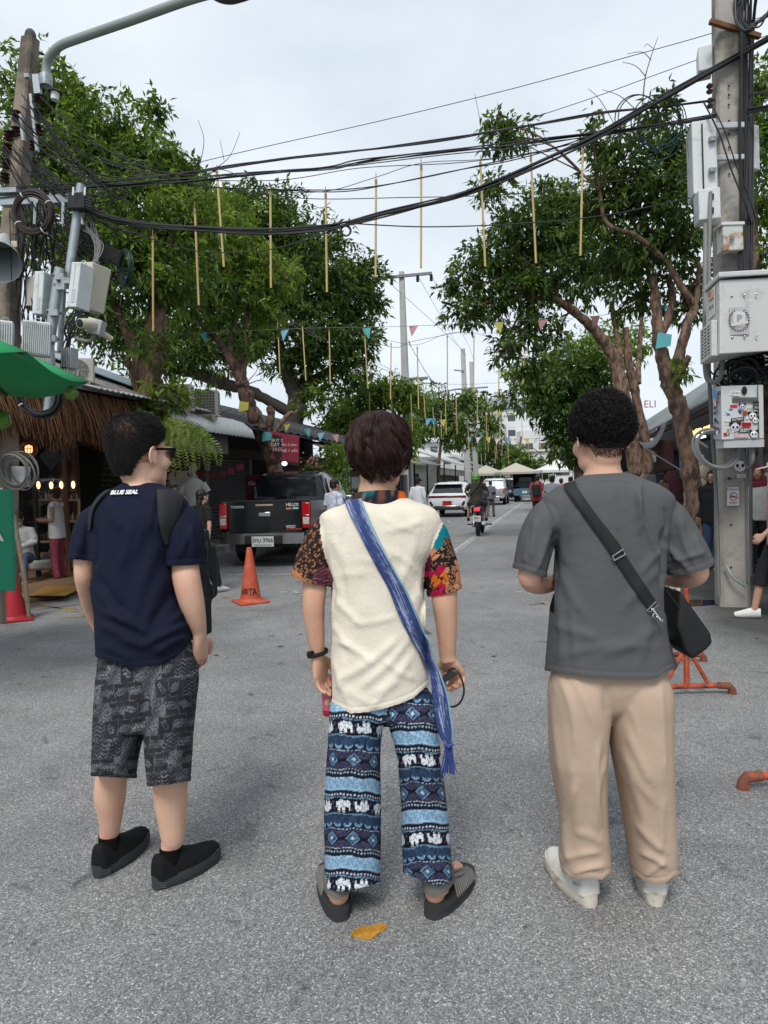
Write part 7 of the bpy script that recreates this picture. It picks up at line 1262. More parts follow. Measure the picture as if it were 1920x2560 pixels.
def paint_elephant(V,N,x,y):
 n=len(V);zx=(x - 750) / .3165;zy=(y - 1650) / .3165;left=x < np.interp(y,[1700,1792,1878,2000,2300],[985,965,970,978,982])
 xc=np.where(left,np.interp(zy,[300,450,1000,1800],[450,435,418,415]),np.interp(zy,[300,500,1000,1700],[880,895,965,1010]));hw=np.where(left,225,np.interp(zy,[300,700,1700],[200,185,195]))
 t=np.clip((zx - xc) / hw,-.985,.985);u=np.arcsin(t) * hw * .95 + (N[:,1] > 0.3) * 37
 v=np.where(left,zy + 14 * np.cos(t * 1.4) - 16 * t,zy + 620 - 240 - 14 + 18 * np.cos(t * 1.6) + 10 * t * (zy - 900) / 700);v=v + 5 * np.sin(u * .03 + zy * .01)
 per=622.0;f=((v - 942) / per) % 1.0;p=f * per
 navy=np.array((0.010,0.012,0.028));blk=np.array((0.006,0.006,0.012));lb=np.array((0.17,0.32,0.47));mb_=np.array((0.028,0.06,0.115));wh=np.array((0.72,0.76,0.80));pu=np.array((0.020,0.020,0.040));pale=np.array((0.42,0.58,0.72))
 c=np.tile(navy,(n,1))
 def put(mask,colr):
  nonlocal c;c=np.where(mask[:,None],colr,c)
 inb=lambda a,b: (p >= a) & (p < b)
 put(inb(0,106),lb);fl=(np.sin(u * .19 + 2 * np.sin(p * .14)) * np.sin(p * .2 + 1.6 * np.sin(u * .1)) > .33) & inb(20,92);put(fl,pale);put(inb(0,18) & (np.sin(u * .9) > .1),pale);put(inb(92,98),pale)
 put(inb(126,148) & (((u % 27) - 13.5) ** 2 / 55 + (p - 138) ** 2 / 70 < 1),wh * .8);put(inb(114,124) & (np.sin(u * .233) > -.1),blk);put(inb(156,168),lb);put(inb(160,168) & (np.sin(u * 1.2) > 0),navy)
 put(inb(168,284),blk)
 cell=158.0;ci=np.floor(u / cell);a=(u / cell - ci - .5) * 1.36;h=(284 - p - 6) / 106.0;flip=(ci % 2) == 0;h=np.where(flip,1 - h,h);a=np.where(flip,-a,a)
 el=((a + .04) ** 2 / .36 ** 2 + (h - .62) ** 2 / .30 ** 2 < 1);el |= (abs(a + .24) < .1) & (h > .03) & (h < .6);el |= (abs(a - .08) < .1) & (h > .03) & (h < .6);el |= (a - .34) ** 2 / .17 ** 2 + (h - .66) ** 2 / .25 ** 2 < 1;el |= (abs(a - .47) < .055) & (h > .14) & (h < .7);el |= (abs(a + .42) < .03) & (h > .35) & (h < .75)
 e2=inb(168,284) & el & (h > .02) & (h < .97);put(e2,wh)
 ear=abs(np.sqrt((a - .17) ** 2 / .6 + (h - .62) ** 2) - .21) < .022;put(e2 & ear & (a < .3),navy);put(e2 & (abs(h - .11) < .035),navy);put(e2 & (abs(a + .08) < .02) & (h < .4),navy);put(e2 & ((a - .38) ** 2 + (h - .72) ** 2 < .0016),navy);sh=(a + .22) ** 2 / .13 ** 2 + (h - .66) ** 2 / .2 ** 2;put(e2 & (abs(sh - 1) < .22),lb * .8)
 fw=(((u % cell) - cell + 0) ** 2 < 0);dx=np.minimum(u % cell,cell - u % cell);put(inb(168,284) & (dx ** 2 + (p - 200 - 50 * (ci % 2)) ** 2 < 240) & (np.sin(u * .7) * np.sin(p * .7) > -.3),pu * 4)
 put(inb(284,300),lb * .75);put(inb(292,302) & (np.sin(u * .8) > 0),navy);put(inb(302,362),mb_);put(inb(302,362) & (np.sin(u * .45) * np.sin(p * .42) > .3),navy);put(inb(362,405),navy)
 sc=abs(np.sqrt(((u % 82) - 41) ** 2 + (p - 362) ** 2) - 26) < 5.5;sc |= abs(np.sqrt(((u % 82) - 41) ** 2 + (p - 364) ** 2) - 14) < 3.5;put(inb(362,404) & sc,lb)
 put(inb(404,410) & (np.sin(u * .6) > -.2),pale);put(inb(410,556),pu);q=(np.sin(u * 1.3) * np.sin(p * 1.25) > .45);put(inb(410,556) & q,pu * 4.2)
 fan=np.sin(np.arctan2(p - np.where(p < 483,404,562),(u % 176) - 88) * 22) > .55;put(inb(410,556) & fan,pu * 2.6)
 uu=((u + 88) % 176) - 88;dm=abs(uu) + abs(p - 483);put(inb(410,556) & (abs(abs(p - 483) - abs(abs(uu) - 88) * .35) < 10) & (abs(uu) > 40),blk);put(inb(410,556) & (dm < 66),navy);put(inb(410,556) & (dm < 56),lb * .8);put(inb(410,556) & (dm < 46) & (np.sin(uu * .5) * np.sin(p * .5) > -.2),navy * 2);put(inb(410,556) & (dm < 16),pale)
 put(inb(556,563) & (np.sin(u * .55) > -.3),wh * .8);put(inb(576,596) & (((u % 27) - 13.5) ** 2 / 60 + (p - 586) ** 2 / 60 < 1),pale * .8);put(inb(602,622) & (np.sin(u * .233 + 1.5) > .1),blk)
 return c
b=MB()
fb.body(b,[(1640,850,1045,.095),(1700,838,1058,.11),(1750,825,1084,.118),(1780,832,1084,.11),(1802,870,1050,.06)])
fb.body(b,[(1700,845,955,.07),(1750,825,966,.114),(1800,821,960,.115),(1871,817,953,.105),(1960,813,951,.098),(2046,810,951,.095),(2130,811,952,.095),(2213,812,953,.097),(2262,812,953,.097)],pw=2.5)
fb.body(b,[(1700,975,1050,.07),(1750,962,1086,.114),(1800,968,1094,.115),(1878,988,1102,.105),(1998,1002,1116,.096),(2046,1004,1121,.095),(2182,1007,1130,.097),(2250,1008,1132,.097)],pw=2.5)
P_IT=[(962,1740,962,1800,-.01,10),(900,1800,860,1900,.004,13),(840,1850,850,2050,.004,13),(920,1880,900,2080,.004,14),(870,2080,940,2180,.005,13),(1000,1800,1080,1880,.005,12),(1030,1860,1060,2000,.005,13),(1090,1900,1080,2080,.004,12),(1020,2030,1100,2100,.005,12),(1030,2120,1110,2190,.005,12),(1060,1990,1110,2050,.004,10)]
solid('trousers',b,0.0033,pb,MV('elephant_print',0.8,0.08),cloth(P_IT,hem=([700,813,854,951,975,976,1008,1060,1098,1130,1200],[2216,2220,2232,2207,2200,2178,2182,2203,2215,2201,2190]),paint=paint_elephant,wob=[(8,24,6,.0022,(1,1,2.2))]),smooth=3)
# wavy hair
HM_B=hair_mat('hair_dark_brown',(0.030,0.0125,0.009),0.4)
scB=Scalp([(.153,0),(.149,.03),(.134,.062),(.108,.087),(.075,.103),(.035,.111),(0,.112),(-.03,.104),(-.055,.088),(-.078,.066),(-.09,.055)],1.1,-.018,-.08,-.008,.06)
def wavy_hair(n,k=13):
 nc=120;gph=RNG.uniform(0,2 * np.pi,nc);gs=scB.end(gph) * RNG.uniform(.02,.55,nc);ci=RNG.integers(0,nc,n)
 amp=RNG.uniform(.010,.028,nc);psi=RNG.uniform(0,6.28,nc);fr=RNG.uniform(.7,1.25,nc);L=RNG.uniform(.12,.2,nc);lift=RNG.uniform(.003,.013,nc);drift=RNG.normal(size=nc) * .35
 o1=RNG.normal(size=n) * .008;o2=RNG.normal(size=n) * .006;o3=RNG.uniform(-.007,.0,n);out=[]
 for t in np.linspace(0,1,k):
  q=np.minimum(gs[ci] + o2 + L[ci] * t,scB.end(gph[ci]) + .006 * o1 / .008);q=np.clip(q,.004,None);r=np.interp(q,scB.s,scB.r) + .012
  w_=amp[ci] * np.sin(6.28 * fr[ci] * t + psi[ci]) * (.35 + .8 * t);pin=1 - .6 * t
  ph=gph[ci] + (o1 * pin + w_) / r + drift[ci] * t * .5 + .2 * t
  rad=o3 * (1 - .5 * t) + lift[ci] * math.sin(math.pi * min(1,t * 1.05)) * np.cos(6.28 * fr[ci] * t + psi[ci] * .7) - .004 * t
  out.append(scB.pt(q,ph) + scB.nrm(q,ph) * rad[:,None])
 return np.stack(out,1)
hb=strands('hair',wavy_hair(7000) @ np.array(RB).T + np.array(HB),0.0011,HM_B,pb,taper=0.6);cb=scB.cap('hair_base',HB,RB,M('hair_root_brown',(0.012,0.007,0.006),0.6,var=0.3,scale=60),.92,None,.8);cb.parent=hb
scG=Scalp([(q[0],q[1] * .9) for q in ((.153,0),(.149,.03),(.134,.062),(.108,.087),(.075,.1),(.035,.104),(0,.1),(-.03,.09),(-.055,.078),(-.078,.066),(-.1,.058))],1.1,-.02,-.088,-.008,.06)
fg=strands('hair_fade',scG.short(6000,.012,.011,.2,.3,lambda A: RNG.random(len(A)) > ((HB.z - .04 - A[:,0,2]) / .055) ** 2,HB,RB,.5),0.0008,HM_B,None);fg.parent=hb
# ---------------------------------------------------------------- person in grey shirt
fc=Fig(2.36);pc=thing('person','person in oversized grey t-shirt and wide beige trousers with black curly hair','person',G(1530,2262))
HC=fc.p(1500,1098,0.0);RC=rotz(R_(12));b=MB();head(b,HC,RC,1.06)
fc.limb(b,[(1506,1100,42,-.02),(1507,1165,42,-.01),(1508,1200,52,.0),(1510,1260,48,.02)])
fc.body(b,[(1225,1440,1580,.06),(1270,1390,1640,.07),(1400,1410,1640,.08),(1560,1420,1630,.07),(1690,1430,1620,.05),(1730,1440,1610,.04)])
fc.limb(b,[(1374,1318,24,0),(1347,1350,34,.0),(1329,1420,31,-.02),(1325,1450,27,-.01),(1352,1462,25,.06),(1400,1452,21,.18),(1425,1445,18,.24)])
hand(b,fc.p(1425,1445,.24),(0.6,0.8,0.1),(-0.5,0.3,-0.8),(-0.3,0.4,0.85),1.0,0.7)
fc.limb(b,[(1660,1318,24,0),(1698,1345,36,.0),(1735,1410,31,-.02),(1744,1436,25,-.02),(1715,1446,25,.03),(1670,1445,22,.12),(1635,1440,19,.2)])
hand(b,fc.p(1635,1440,.2),(-0.6,0.8,0.1),(0.5,0.3,-0.8),(0.3,0.4,0.85),1.0,0.7)
for rows,q in zip(([(1450,1715,45),(1455,2000,40),(1462,2120,32)],[(1600,1715,45),(1615,2000,40),(1628,2120,32)]),((1474,2262,-15),(1637,2259,16))): fc.leg(b,rows,q[:2],q[2],.055,(27,27),(.13,.05))
solid('body',b,0.0052,pc,SK_C,smooth=3)
SH_C=M('grey_jersey',(0.088,0.091,0.094),0.85,var=0.1,scale=4,bump=0.3,bscale=30,spec=0.15)
b=MB()
fc.body(b,[(1186,1452,1566,.07,-.005),(1194,1440,1584,.08),(1206,1412,1612,.095),(1222,1380,1650,.108),(1248,1354,1680,.118),(1290,1362,1676,.126),(1350,1388,1664,.13),(1420,1388,1660,.132),(1507,1380,1658,.135),(1576,1375,1661,.142),(1640,1370,1672,.15),(1690,1367,1680,.156),(1720,1367,1680,.156)],pw=2.5)
fc.limb(b,[(1425,1275,30,0),(1376,1290,46,0),(1345,1345,47,0),(1330,1400,44,-.01),(1321,1445,44,-.01),(1317,1465,44,-.01)],flat=1.3)
fc.limb(b,[(1605,1275,30,0),(1658,1288,46,0),(1694,1338,50,0),(1715,1385,55,-.01),(1728,1425,58,-.01),(1735,1445,58,-.01)],flat=1.1)
C_IT=[(1585,1210,1650,1400,.006,8),(1590,1240,1600,1330,.006,7),(1600,1210,1590,1300,.004,8),(1530,1215,1550,1330,.003,14),(1460,1240,1430,1400,.004,14),(1400,1260,1420,1420,.004,14),(1392,1330,1390,1440,-.012,7),(1659,1330,1658,1460,-.012,7),(1660,1370,1600,1440,.005,11),(1650,1420,1560,1520,.004,15),(1395,1420,1460,1540,.004,14),(1385,1560,1500,1600,.004,14),(1650,1560,1500,1640,.004,16),(1400,1640,1640,1620,.003,14),(1390,1480,1400,1660,.004,12),(1420,1500,1440,1660,.003,12),(1620,1480,1600,1660,.003,14),(1340,1300,1330,1400,.005,10),(1370,1340,1340,1430,.005,8),(1320,1350,1310,1410,.004,8),(1700,1290,1730,1400,.005,10),(1670,1370,1720,1425,.006,8),(1680,1400,1760,1380,.005,8),(1740,1340,1760,1400,.004,8),(1662,1270,1668,1330,-.004,5),(1356,1250,1390,1340,-.004,5),(1440,1213,1590,1213,-.002,3)]
C_HEM=([1300,1371,1470,1560,1645,1652,1660,1681,1720],[1674,1678,1692,1697,1697,1690,1684,1674,1668])
sc_=solid('shirt',b,0.0048,pc,SH_C,cloth([(*q[:4],q[4] * 1.9,q[5]) for q in C_IT],[(fc.p(1322,1431),(-0.3,-0.05,-0.953),.16,0,1386),(fc.p(1724,1421),(0.3,-0.05,-0.953),.2,1660,2400)],C_HEM,wob=[(10,18,3,.0034,(1,1,1.8))]),smooth=8)
rim(sc_)
b=MB();b.prism([fc.p(1655,1600,.02),fc.p(1672,1600,.05),fc.p(1694,1664,.03),fc.p(1681,1672,.02),fc.p(1655,1690,0)],(0,.006,0));b.build('shirt_flap',SH_C,pc)
TR_C=M('beige_twill',(0.46,0.345,0.26),0.8,var=0.06,scale=5,bump=0.22,bscale=26,spec=0.15)
b=MB()
fc.body(b,[(1600,1400,1640,.1),(1670,1382,1662,.122),(1700,1378,1668,.122),(1730,1385,1664,.112),(1765,1415,1630,.09),(1792,1460,1585,.04)])
fc.body(b,[(1650,1400,1540,.08),(1700,1379,1530,.12),(1740,1374,1526,.13),(1791,1374,1522,.125),(1856,1374,1516,.12),(1940,1382,1516,.11),(2032,1400,1519,.105),(2100,1403,1523,.105),(2150,1400,1524,.11,.0),(2185,1408,1520,.1),(2240,1415,1512,.09)],pw=2.4)
fc.body(b,[(1650,1510,1645,.08),(1700,1518,1666,.12),(1740,1521,1675,.13),(1797,1524,1675,.125),(1885,1536,1675,.12),(2003,1555,1680,.11),(2060,1564,1683,.108),(2120,1574,1685,.108),(2170,1582,1684,.105),(2240,1600,1676,.09)],pw=2.4)
T_IT=[(1522,1700,1523,1790,-.008,14),(1400,1690,1440,1880,.006,10),(1430,1690,1490,1830,.006,11),(1440,1960,1400,2060,.007,12),(1500,1850,1505,2060,.008,8),(1515,1900,1490,2080,.007,9),(1425,1900,1445,2080,.005,14),(1412,2050,1425,2150,.009,10),(1440,2080,1510,2110,.006,12),(1410,2150,1500,2130,.008,10),(1430,2185,1510,2165,.009,8),(1570,1760,1600,1850,.003,9),(1570,1830,1630,1960,.008,13),(1560,1880,1640,2010,.006,12),(1650,1700,1662,1950,.007,10),(1570,1930,1620,2090,.006,13),(1590,2060,1660,2130,.009,11),(1600,2130,1668,2165,.009,9),(1610,2190,1660,2150,.006,8),(1660,2000,1655,2120,.006,9),(1380,1760,1400,1950,.005,9)]
solid('trousers',b,0.0046,pc,TR_C,cloth(T_IT,hem=([1300,1400,1433,1470,1506,1521,1555,1556,1583,1612,1640,1668,1684,1720],[2165,2172,2200,2194,2200,2188,2186,2178,2184,2206,2211,2206,2192,2188]),wob=[(10,20,6,.003,(1,1,2.4))]),smooth=9)
HM_C=hair_mat('hair_jet',(0.008,0.0065,0.0065),0.4)
scC=Scalp([(.163,0),(.158,.04),(.14,.072),(.11,.095),(.07,.108),(.035,.108),(.0,.096),(-.025,.083),(-.045,.072),(-.065,.062),(-.075,.056)],1.13,-.018,-.072,.0,.06)
def curly(n,k=10):
 ph=RNG.uniform(0,2 * np.pi,n);q=np.minimum(scC.end(ph),np.interp(.004,-scC.z,scC.s)) * np.sqrt(RNG.random(n));zz=np.interp(q,scC.s,scC.z);root=scC.pt(q,ph,.86);nr=scC.nrm(q,ph)
 dirn=nr + RNG.normal(size=root.shape) * .35;dirn /= np.linalg.norm(dirn,axis=1)[:,None];a=np.cross(dirn,RNG.normal(size=root.shape));a /= np.linalg.norm(a,axis=1)[:,None];bb=np.cross(dirn,a)
 L=RNG.uniform(.008,.024,n) * np.clip(.45 + 6 * (zz + .02),.3,1);cr_=RNG.uniform(.004,.0095,n);tr=RNG.uniform(1.2,2.4,n) * 6.28;out=[]
 for t in np.linspace(0,1,k):
  g=min(1,t * 3);out.append(root + dirn * (L * t)[:,None] + (a * (np.cos(tr * t) - 1)[:,None] + bb * np.sin(tr * t)[:,None]) * (cr_ * g)[:,None])
 return np.stack(out,1)
hc=strands('hair',curly(5200) @ np.array(RC).T + np.array(HC),0.00115,HM_C,pc,taper=0.4);cc_=scC.cap('hair_base',HC,RC,M('hair_root_black',(0.006,0.005,0.005),0.6,var=0.3,scale=60),.87,None,.84);cc_.parent=hc
scF=Scalp([(q[0],q[1] * .9) for q in ((.163,0),(.158,.04),(.14,.072),(.11,.095),(.07,.105),(.035,.1),(.0,.09),(-.025,.083),(-.045,.074),(-.065,.062),(-.075,.056))],1.13,-.02,-.074,.0,.06)
fade=strands('hair_fade',scF.short(5000,.012,.008,.2,.3,lambda A: RNG.random(len(A)) > ((HC.z - .02 - A[:,0,2]) / .06) ** 2,HC,RC,.5),0.0007,HM_C,None);fade.parent=hc
harvest()
# ---------------------------------------------------------------- straps, sandals and carried things
dA,dB,dC=depth_of(sa_),depth_of(sb_),depth_of(sc_)
b=MB();ribbon(b,[(392,1222),(393,1245),(395,1290),(402,1330),(412,1362)],[(440,1224),(457,1245),(450,1285),(440,1325),(430,1360)],dA,.006,.008,fallback=2.42);b.build('shoulder_strap',NYL,bp)
b=MB();ribbon(b,[(262,1226),(240,1246),(222,1280),(219,1325)],[(280,1220),(258,1240),(234,1276),(227,1325)],dA,.004,.006,n=4,fallback=2.45);b.build('shoulder_strap',NYL,bp)
b=MB()
for y in (1330,1338): b.tube([P(x,y,(dA(x,y) or 2.4) - .012) for x in (409,416,422)],.002,5)
b.build('strap_webbing',M('black_plastic',(0.01,0.01,0.011),0.35,var=0.1),bp)
rl=text('BLUE SEAL',.021,M('white_print',(0.8,0.8,0.8),0.6,var=0),pa,P(310,1231,(dA(310,1231) or 2.4) - .0035),facing(Vector((-0.12,-1,0.42))),sx=1.05,shear=.25,bold=.0008)
scarf=thing('scarf','blue ikat woven scarf worn as a sash across the cream shirt','scarf',P(1125,1930,2.2))
b=MB();Ls=[(859,1249),(880,1300),(921,1380),(948,1430),(972,1475),(1004,1554),(1030,1600),(1054,1640),(1072,1690),(1080,1735),(1085,1780),(1097,1835),(1112,1862)]
Rs=[(903,1246),(930,1310),(966,1385),(992,1432),(1018,1478),(1052,1556),(1072,1600),(1085,1640),(1104,1690),(1120,1735),(1128,1780),(1134,1830),(1131,1862)]
def dBs(x,y):
 d=dB(x,y)
 if y > 1690: return 2.24 if d is None else min(d,2.24)
 return d if d is not None else None
nr,nk=ribbon(b,Ls,Rs,dBs,.006,.006,n=22,sub=12,fallback=2.25)
me=bpy.data.meshes.new('cloth');me.from_pydata(b.v,[],b.f);me.polygons.foreach_set('use_smooth',[True] * len(b.f));me.update()
ii=np.arange(len(b.v)) // nk;jj=np.arange(len(b.v)) % nk;jj=np.where(jj > nk // 2 - 1,nk - 1 - jj,jj)
rr=np.random.default_rng(4);ph=rr.uniform(0,6.28,nk);ln=rr.uniform(.1,.3,nk);st=np.sin(ii * ln[jj] + ph[jj]) + .8 * np.sin(ii * .09 + jj * .35) + rr.normal(size=len(ii)) * .35
fac=np.clip((st - .35) * .6,0,1)[:,None];cl=np.array((0.036,0.058,0.175)) * (1 - fac) + np.array((0.38,0.44,0.60)) * fac
ed=jj >= nk // 2 - 3;cl=np.where(ed[:,None],np.where((jj == nk // 2 - 2)[:,None],(0.12,0.30,0.34),(0.34,0.52,0.60)),cl);setcol(me,cl);me.materials.append(MV('ikat_weave',0.85,0.35,700))
link('cloth',me,scarf)
b=MB();rr=random.Random(3)
for i in range(46):
 t=i / 45;x0=1114 + 15 * t;x1=x0 + (t - .5) * 14 + rr.uniform(-3,3)
 b.tube([P(x0,1860,2.22 + rr.uniform(-.008,.008)),P((x0 + x1) / 2 + rr.uniform(-3,3),1895,2.22 + rr.uniform(-.01,.01)),P(x1 + (3 if t > .5 else -2),1928 + rr.uniform(-6,10),2.22 + rr.uniform(-.012,.012))],.0016,4)
b.build('tassel',M('indigo_yarn',(0.045,0.07,0.25),0.9,var=0.5,scale=300),scarf)
b=MB();b.tube([P(1112,1860,2.215),P(1122,1866,2.2),P(1131,1861,2.215)],.006,8);b.build('knot',M('indigo_yarn',(0.045,0.07,0.25)),scarf)
# collar of the cream shirt
b=MB();CN=48;rows=[]
for r_,z,o in ((.100,-.04,0),(.092,-.012,0),(.084,.012,0),(.076,.014,0),(.078,-.02,0)):
 c=fb.p(950,1241,.005);rows.append([c + Vector((math.cos(t) * r_ * 1.02,math.sin(t) * r_ * .95,z - .008 * math.sin(t))) for t in np.linspace(0,2 * math.pi,CN,endpoint=False)])
b.loft(rows,cap=False);me=bpy.data.meshes.new('collar');me.from_pydata(b.v,[],b.f);me.polygons.foreach_set('use_smooth',[True] * len(b.f));me.update()
V=np.array([tuple(v) for v in b.v]);x,y=pix(V);a=np.arange(len(V)) % CN;row=np.arange(len(V)) // CN
cl=np.tile((0.012,0.013,0.022),(len(V),1));cl[(a % 9 < 2) & (row > 0)]=(0.12,0.05,0.03);cl[(a * 7 + row * 3) % 11 == 0]=(.2,.12,.08);cl[x > 995]=(0.72,0.13,0.012);cl[(x < 935) & (row == 2)]=(0.0,0.13,0.14);cl[(x < 905)]=(0.05,0.025,0.018);setcol(me,cl);me.materials.append(MV('cotton_cloth'));link('collar',me,pb)
# watch, can and gadget
wt=thing('watch','black band worn on the left wrist of the person in cream','watch',P(793,1631,2.34));b=MB();cx=P(794,1631,2.35)
b.tube([cx + Vector((math.cos(t) * .0335,math.sin(t) * .031,-.003 + .008 * math.cos(t))) for t in np.linspace(0,2 * math.pi,25)],[(.0035,.009)] * 25,8,ref=(1,0,0));b.build('strap',M('black_silicone',(0.012,0.012,0.013),0.45,var=0.1),wt)
b=MB();b.box(cx + Vector((-.02,-.027,0)),(.026,.009,.024),rotz(.7));b.build('watch_case',M('black_glass',(0.01,0.01,0.012),0.12,var=0),wt,bevel=.002)
can=thing('drink_can','pink and red slim drink can held beside the blue trousers','can',P(822,1788,2.40));b=MB();PK=M('pink_print',(0.62,0.13,0.19),0.3,var=0.25,scale=30,metal=.25);RD=M('red_print',(0.5,0.02,0.04),0.3,var=.1,metal=.25)
t0,t1=P(817,1688,2.41),P(823,1788,2.41);dv=(t1 - t0);b.tube([t0 + dv * k for k in (0,.02,.1,.84)],[.016,.021,.0225,.0225],20);b.build('can_body',PK,can);b=MB();b.tube([t0 + dv * k for k in (.84,.96,1.0)],[.0226,.0224,.018],20);b.build('can_base',RD,can)
b=MB();b.tube([t0 + dv * .0,t0 - dv * .012],[.016,.015],20);b.build('can_lid',M('aluminium',(0.6,0.6,0.62),0.3,metal=1,var=.05),can)
for tx,k,sz,mt in (('AL',.17,.022,M('white_print',(0.8,0.8,0.8))),('So',.36,.016,M('cream_print',(0.8,0.62,0.6),0.5,var=0))): text(tx,sz,mt,can,t0 + dv * k + Vector((-.002,-.0235,0)),facing((0,-1,0)))
b=MB();b.ell(t0 + dv * .64 + Vector((0,-.0195,0)),(.011,.004,.015));b.build('label_spot',M('peach_print',(0.75,0.48,0.3),0.5,var=0),can)
gd=thing('gadget','small black gadget with looped cable held in the right hand beside the scarf','gadget',P(1125,1690,2.33));b=MB();b.box(P(1124,1688,2.36),(.075,.016,.022),Matrix.Rotation(-.6,3,'Y'));b.build('gadget_body',M('smoked_plastic',(0.03,0.035,0.035),0.2,var=.1),gd,bevel=.003)
b=MB();b.tube(cr([tuple(P(*q)) for q in ((1122,1675,2.29),(1138,1672,2.27),(1152,1692,2.26),(1160,1725,2.26),(1153,1752,2.26),(1137,1766,2.27),(1122,1765,2.29))],6),.0033,8);b.build('cable',M('black_plastic',(0.01,0.01,0.011)),gd)
# sandals
SG=M('sandal_grey',(0.15,0.143,0.135),0.75,var=0.15,scale=20,bump=.2,bscale=300);SB=M('sandal_sole',(0.03,0.03,0.032),0.7,var=0.2,scale=20,bump=.15,bscale=120)
for hx,hy,yaw in ((852,2300,-14),(1078,2294,34)):
 H=G(hx,hy);Rm=Matrix.Rotation(-R_(yaw),3,'Z')
 def W(x,y,z): return H + Rm @ Vector((x,y,z))
 wd=lambda t: .041 + .012 * math.sin(min(1,max(0,t)) * 2.6)
 for z0,z1,g in ((0,.014,1.06),(.014,.021,1.0),(.021,.04,1.05)):
  m=MB();rings=[]
  for z,gg in ((z0,g * .98),((z0 + z1) / 2,g),(z1,g * .98)):
   rings.append([W(wd(.5 + .5 * math.sin(a)) * gg * math.copysign(abs(math.cos(a)) ** .55,math.cos(a)),.135 + .148 * math.copysign(abs(math.sin(a)) ** .85,math.sin(a)),z + .02 * max(0,math.sin(a) - .3)) for a in np.linspace(0,2 * math.pi,36,endpoint=False)])
  m.loft(rings);m.build('sole',SB,pb,angle=50)
 m=MB();rings=[]
 for a in np.linspace(-2.3,2.3,20): rings.append([W(math.sin(a) * .045,.038 - math.cos(a) * .046 + (.04 if abs(a) > 1.6 else 0) * (abs(a) - 1.6),z + .012 * abs(a) * (1 if z > .09 else .4)) + (Rm @ Vector((math.sin(a),-math.cos(a),0))) * o for z,o in ((.085,0),(.085,.004),(.105,.005),(.125,.004),(.125,0))])
 m.loft(rings);m.build('heel_strap',SG,pb)
 m=MB()
 for i in range(11):
  y=.1 + i * .013
  for q in (-1,1): m.tube([W(q * (wd(y / .27) + .001),y,.036),W(q * .034,y + .01,.075 - i * .0016),W(q * .006,y + .022,.098 - i * .004)],.004,6)
 m.build('cord',SG,pb)
 m=MB();m.tube(cr([tuple(W(*q)) for q in ((-.02,.1,.098),(-.03,.15,.085),(-.025,.2,.065),(0,.235,.055),(.025,.2,.065),(.03,.15,.085),(.02,.1,.098))],5),.005,6);m.tube([W(0,.1,.105),W(0,.17,.083),W(0,.235,.06)],[(.016,.004)] * 3,8,ref=(1,0,0));m.build('instep_strap',SG,pb)
# white sneakers and bag of the grey shirt person
WL=M('white_leather',(0.70,0.68,0.62),0.5,var=0.05,scale=15,bump=.06,bscale=300,col2=(.5,.46,.38),amt=.25,scale2=14);WS=M('sole_cream',(0.60,0.56,0.47),0.6,var=0.08,scale=20,col2=(.3,.25,.18),amt=.35,scale2=18)
for hx,hy,yaw in ((1474,2262,-15),(1637,2259,16)):
 W,so,uo=shoe(G(hx,hy),R_(yaw),0.285,pc,WL,WS,1.1,0.048,0.088)
 m=MB();m.tube([W(.041 * 1.13 * math.sin(a),.1 - .075 * math.cos(a),.075) for a in np.linspace(-2.0,2.0,14)],[(.0016,.006)] * 14,6,ref=(0,0,1));m.build('heel_tab',WL,pc)
 m=MB()
 for t in (.5,.56,.62,.68): m.tube([W(-.024,t,.09 - (t - .5) * .14),W(0,t + .01,.1 - (t - .5) * .17),W(.024,t,.09 - (t - .5) * .14)],.003,6)
 m.tube(cr([tuple(W(*q)) for q in ((.02,.47,.1),(.045,.5,.1),(.052,.46,.085),(.05,.52,.07))],4),.002,5);m.build('lace',WL,pc)
bag=thing('shoulder_bag','black sling bag with wide strap worn across the grey t-shirt','bag',P(1690,1620,2.3))
b=MB();ribbon(b,[(1418,1206),(1410,1218),(1455,1285),(1510,1362),(1528,1390),(1570,1452),(1622,1526)],[(1445,1202),(1441,1214),(1490,1285),(1545,1355),(1562,1384),(1602,1446),(1643,1506)],dC,.005,.004,n=6,sub=8,fallback=2.25);b.build('strap',NYL,bag)
def frame(mb,pts,r): mb.tube([P(*q) for q in pts] + [P(*pts[0]),P(*pts[1])],r,6)
dz=(dC(1545,1385) or 2.25) - .014;b=MB();frame(b,[(1531,1391,dz),(1536,1401,dz),(1563,1386,dz),(1559,1372,dz),(1531,1391,dz)],.0028);b.build('buckle',STL,bag)
dz=(dC(1632,1520) or 2.25) - .012;b=MB();frame(b,[(1618,1526,dz),(1626,1530,dz),(1645,1512,dz),(1640,1504,dz)],.0022);b.ring(P(1638,1540,dz - .004),.009,.002,(0.3,-1,.2),16);b.tube([P(1630,1520,dz),P(1640,1535,dz - .004),P(1652,1552,dz - .01)],.004,6);b.ring(P(1654,1550,dz - .01),.007,.002,(1,-1,.2),16);b.build('clasp',STL,bag)
b=MB();b.prism([P(1652,1455,2.44),P(1662,1470,2.44),P(1726,1560,2.44),P(1731,1582,2.44),P(1722,1594,2.44),P(1681,1623,2.44),P(1664,1600,2.44),P(1645,1545,2.44)],(0,-.16,0));b2=b
solid('pouch',b2,.005,bag,NYL,smooth=34)
b=MB();b.tube([P(1664,1474,2.29),P(1692,1512,2.285),P(1722,1556,2.29)],.003,6);b.build('zip',M('black_plastic',(0.01,0.01,0.011)),bag)
harvest()
o=strands('thatch',THATCH,0.011,TH,shop,.55);o['kind']='stuff'
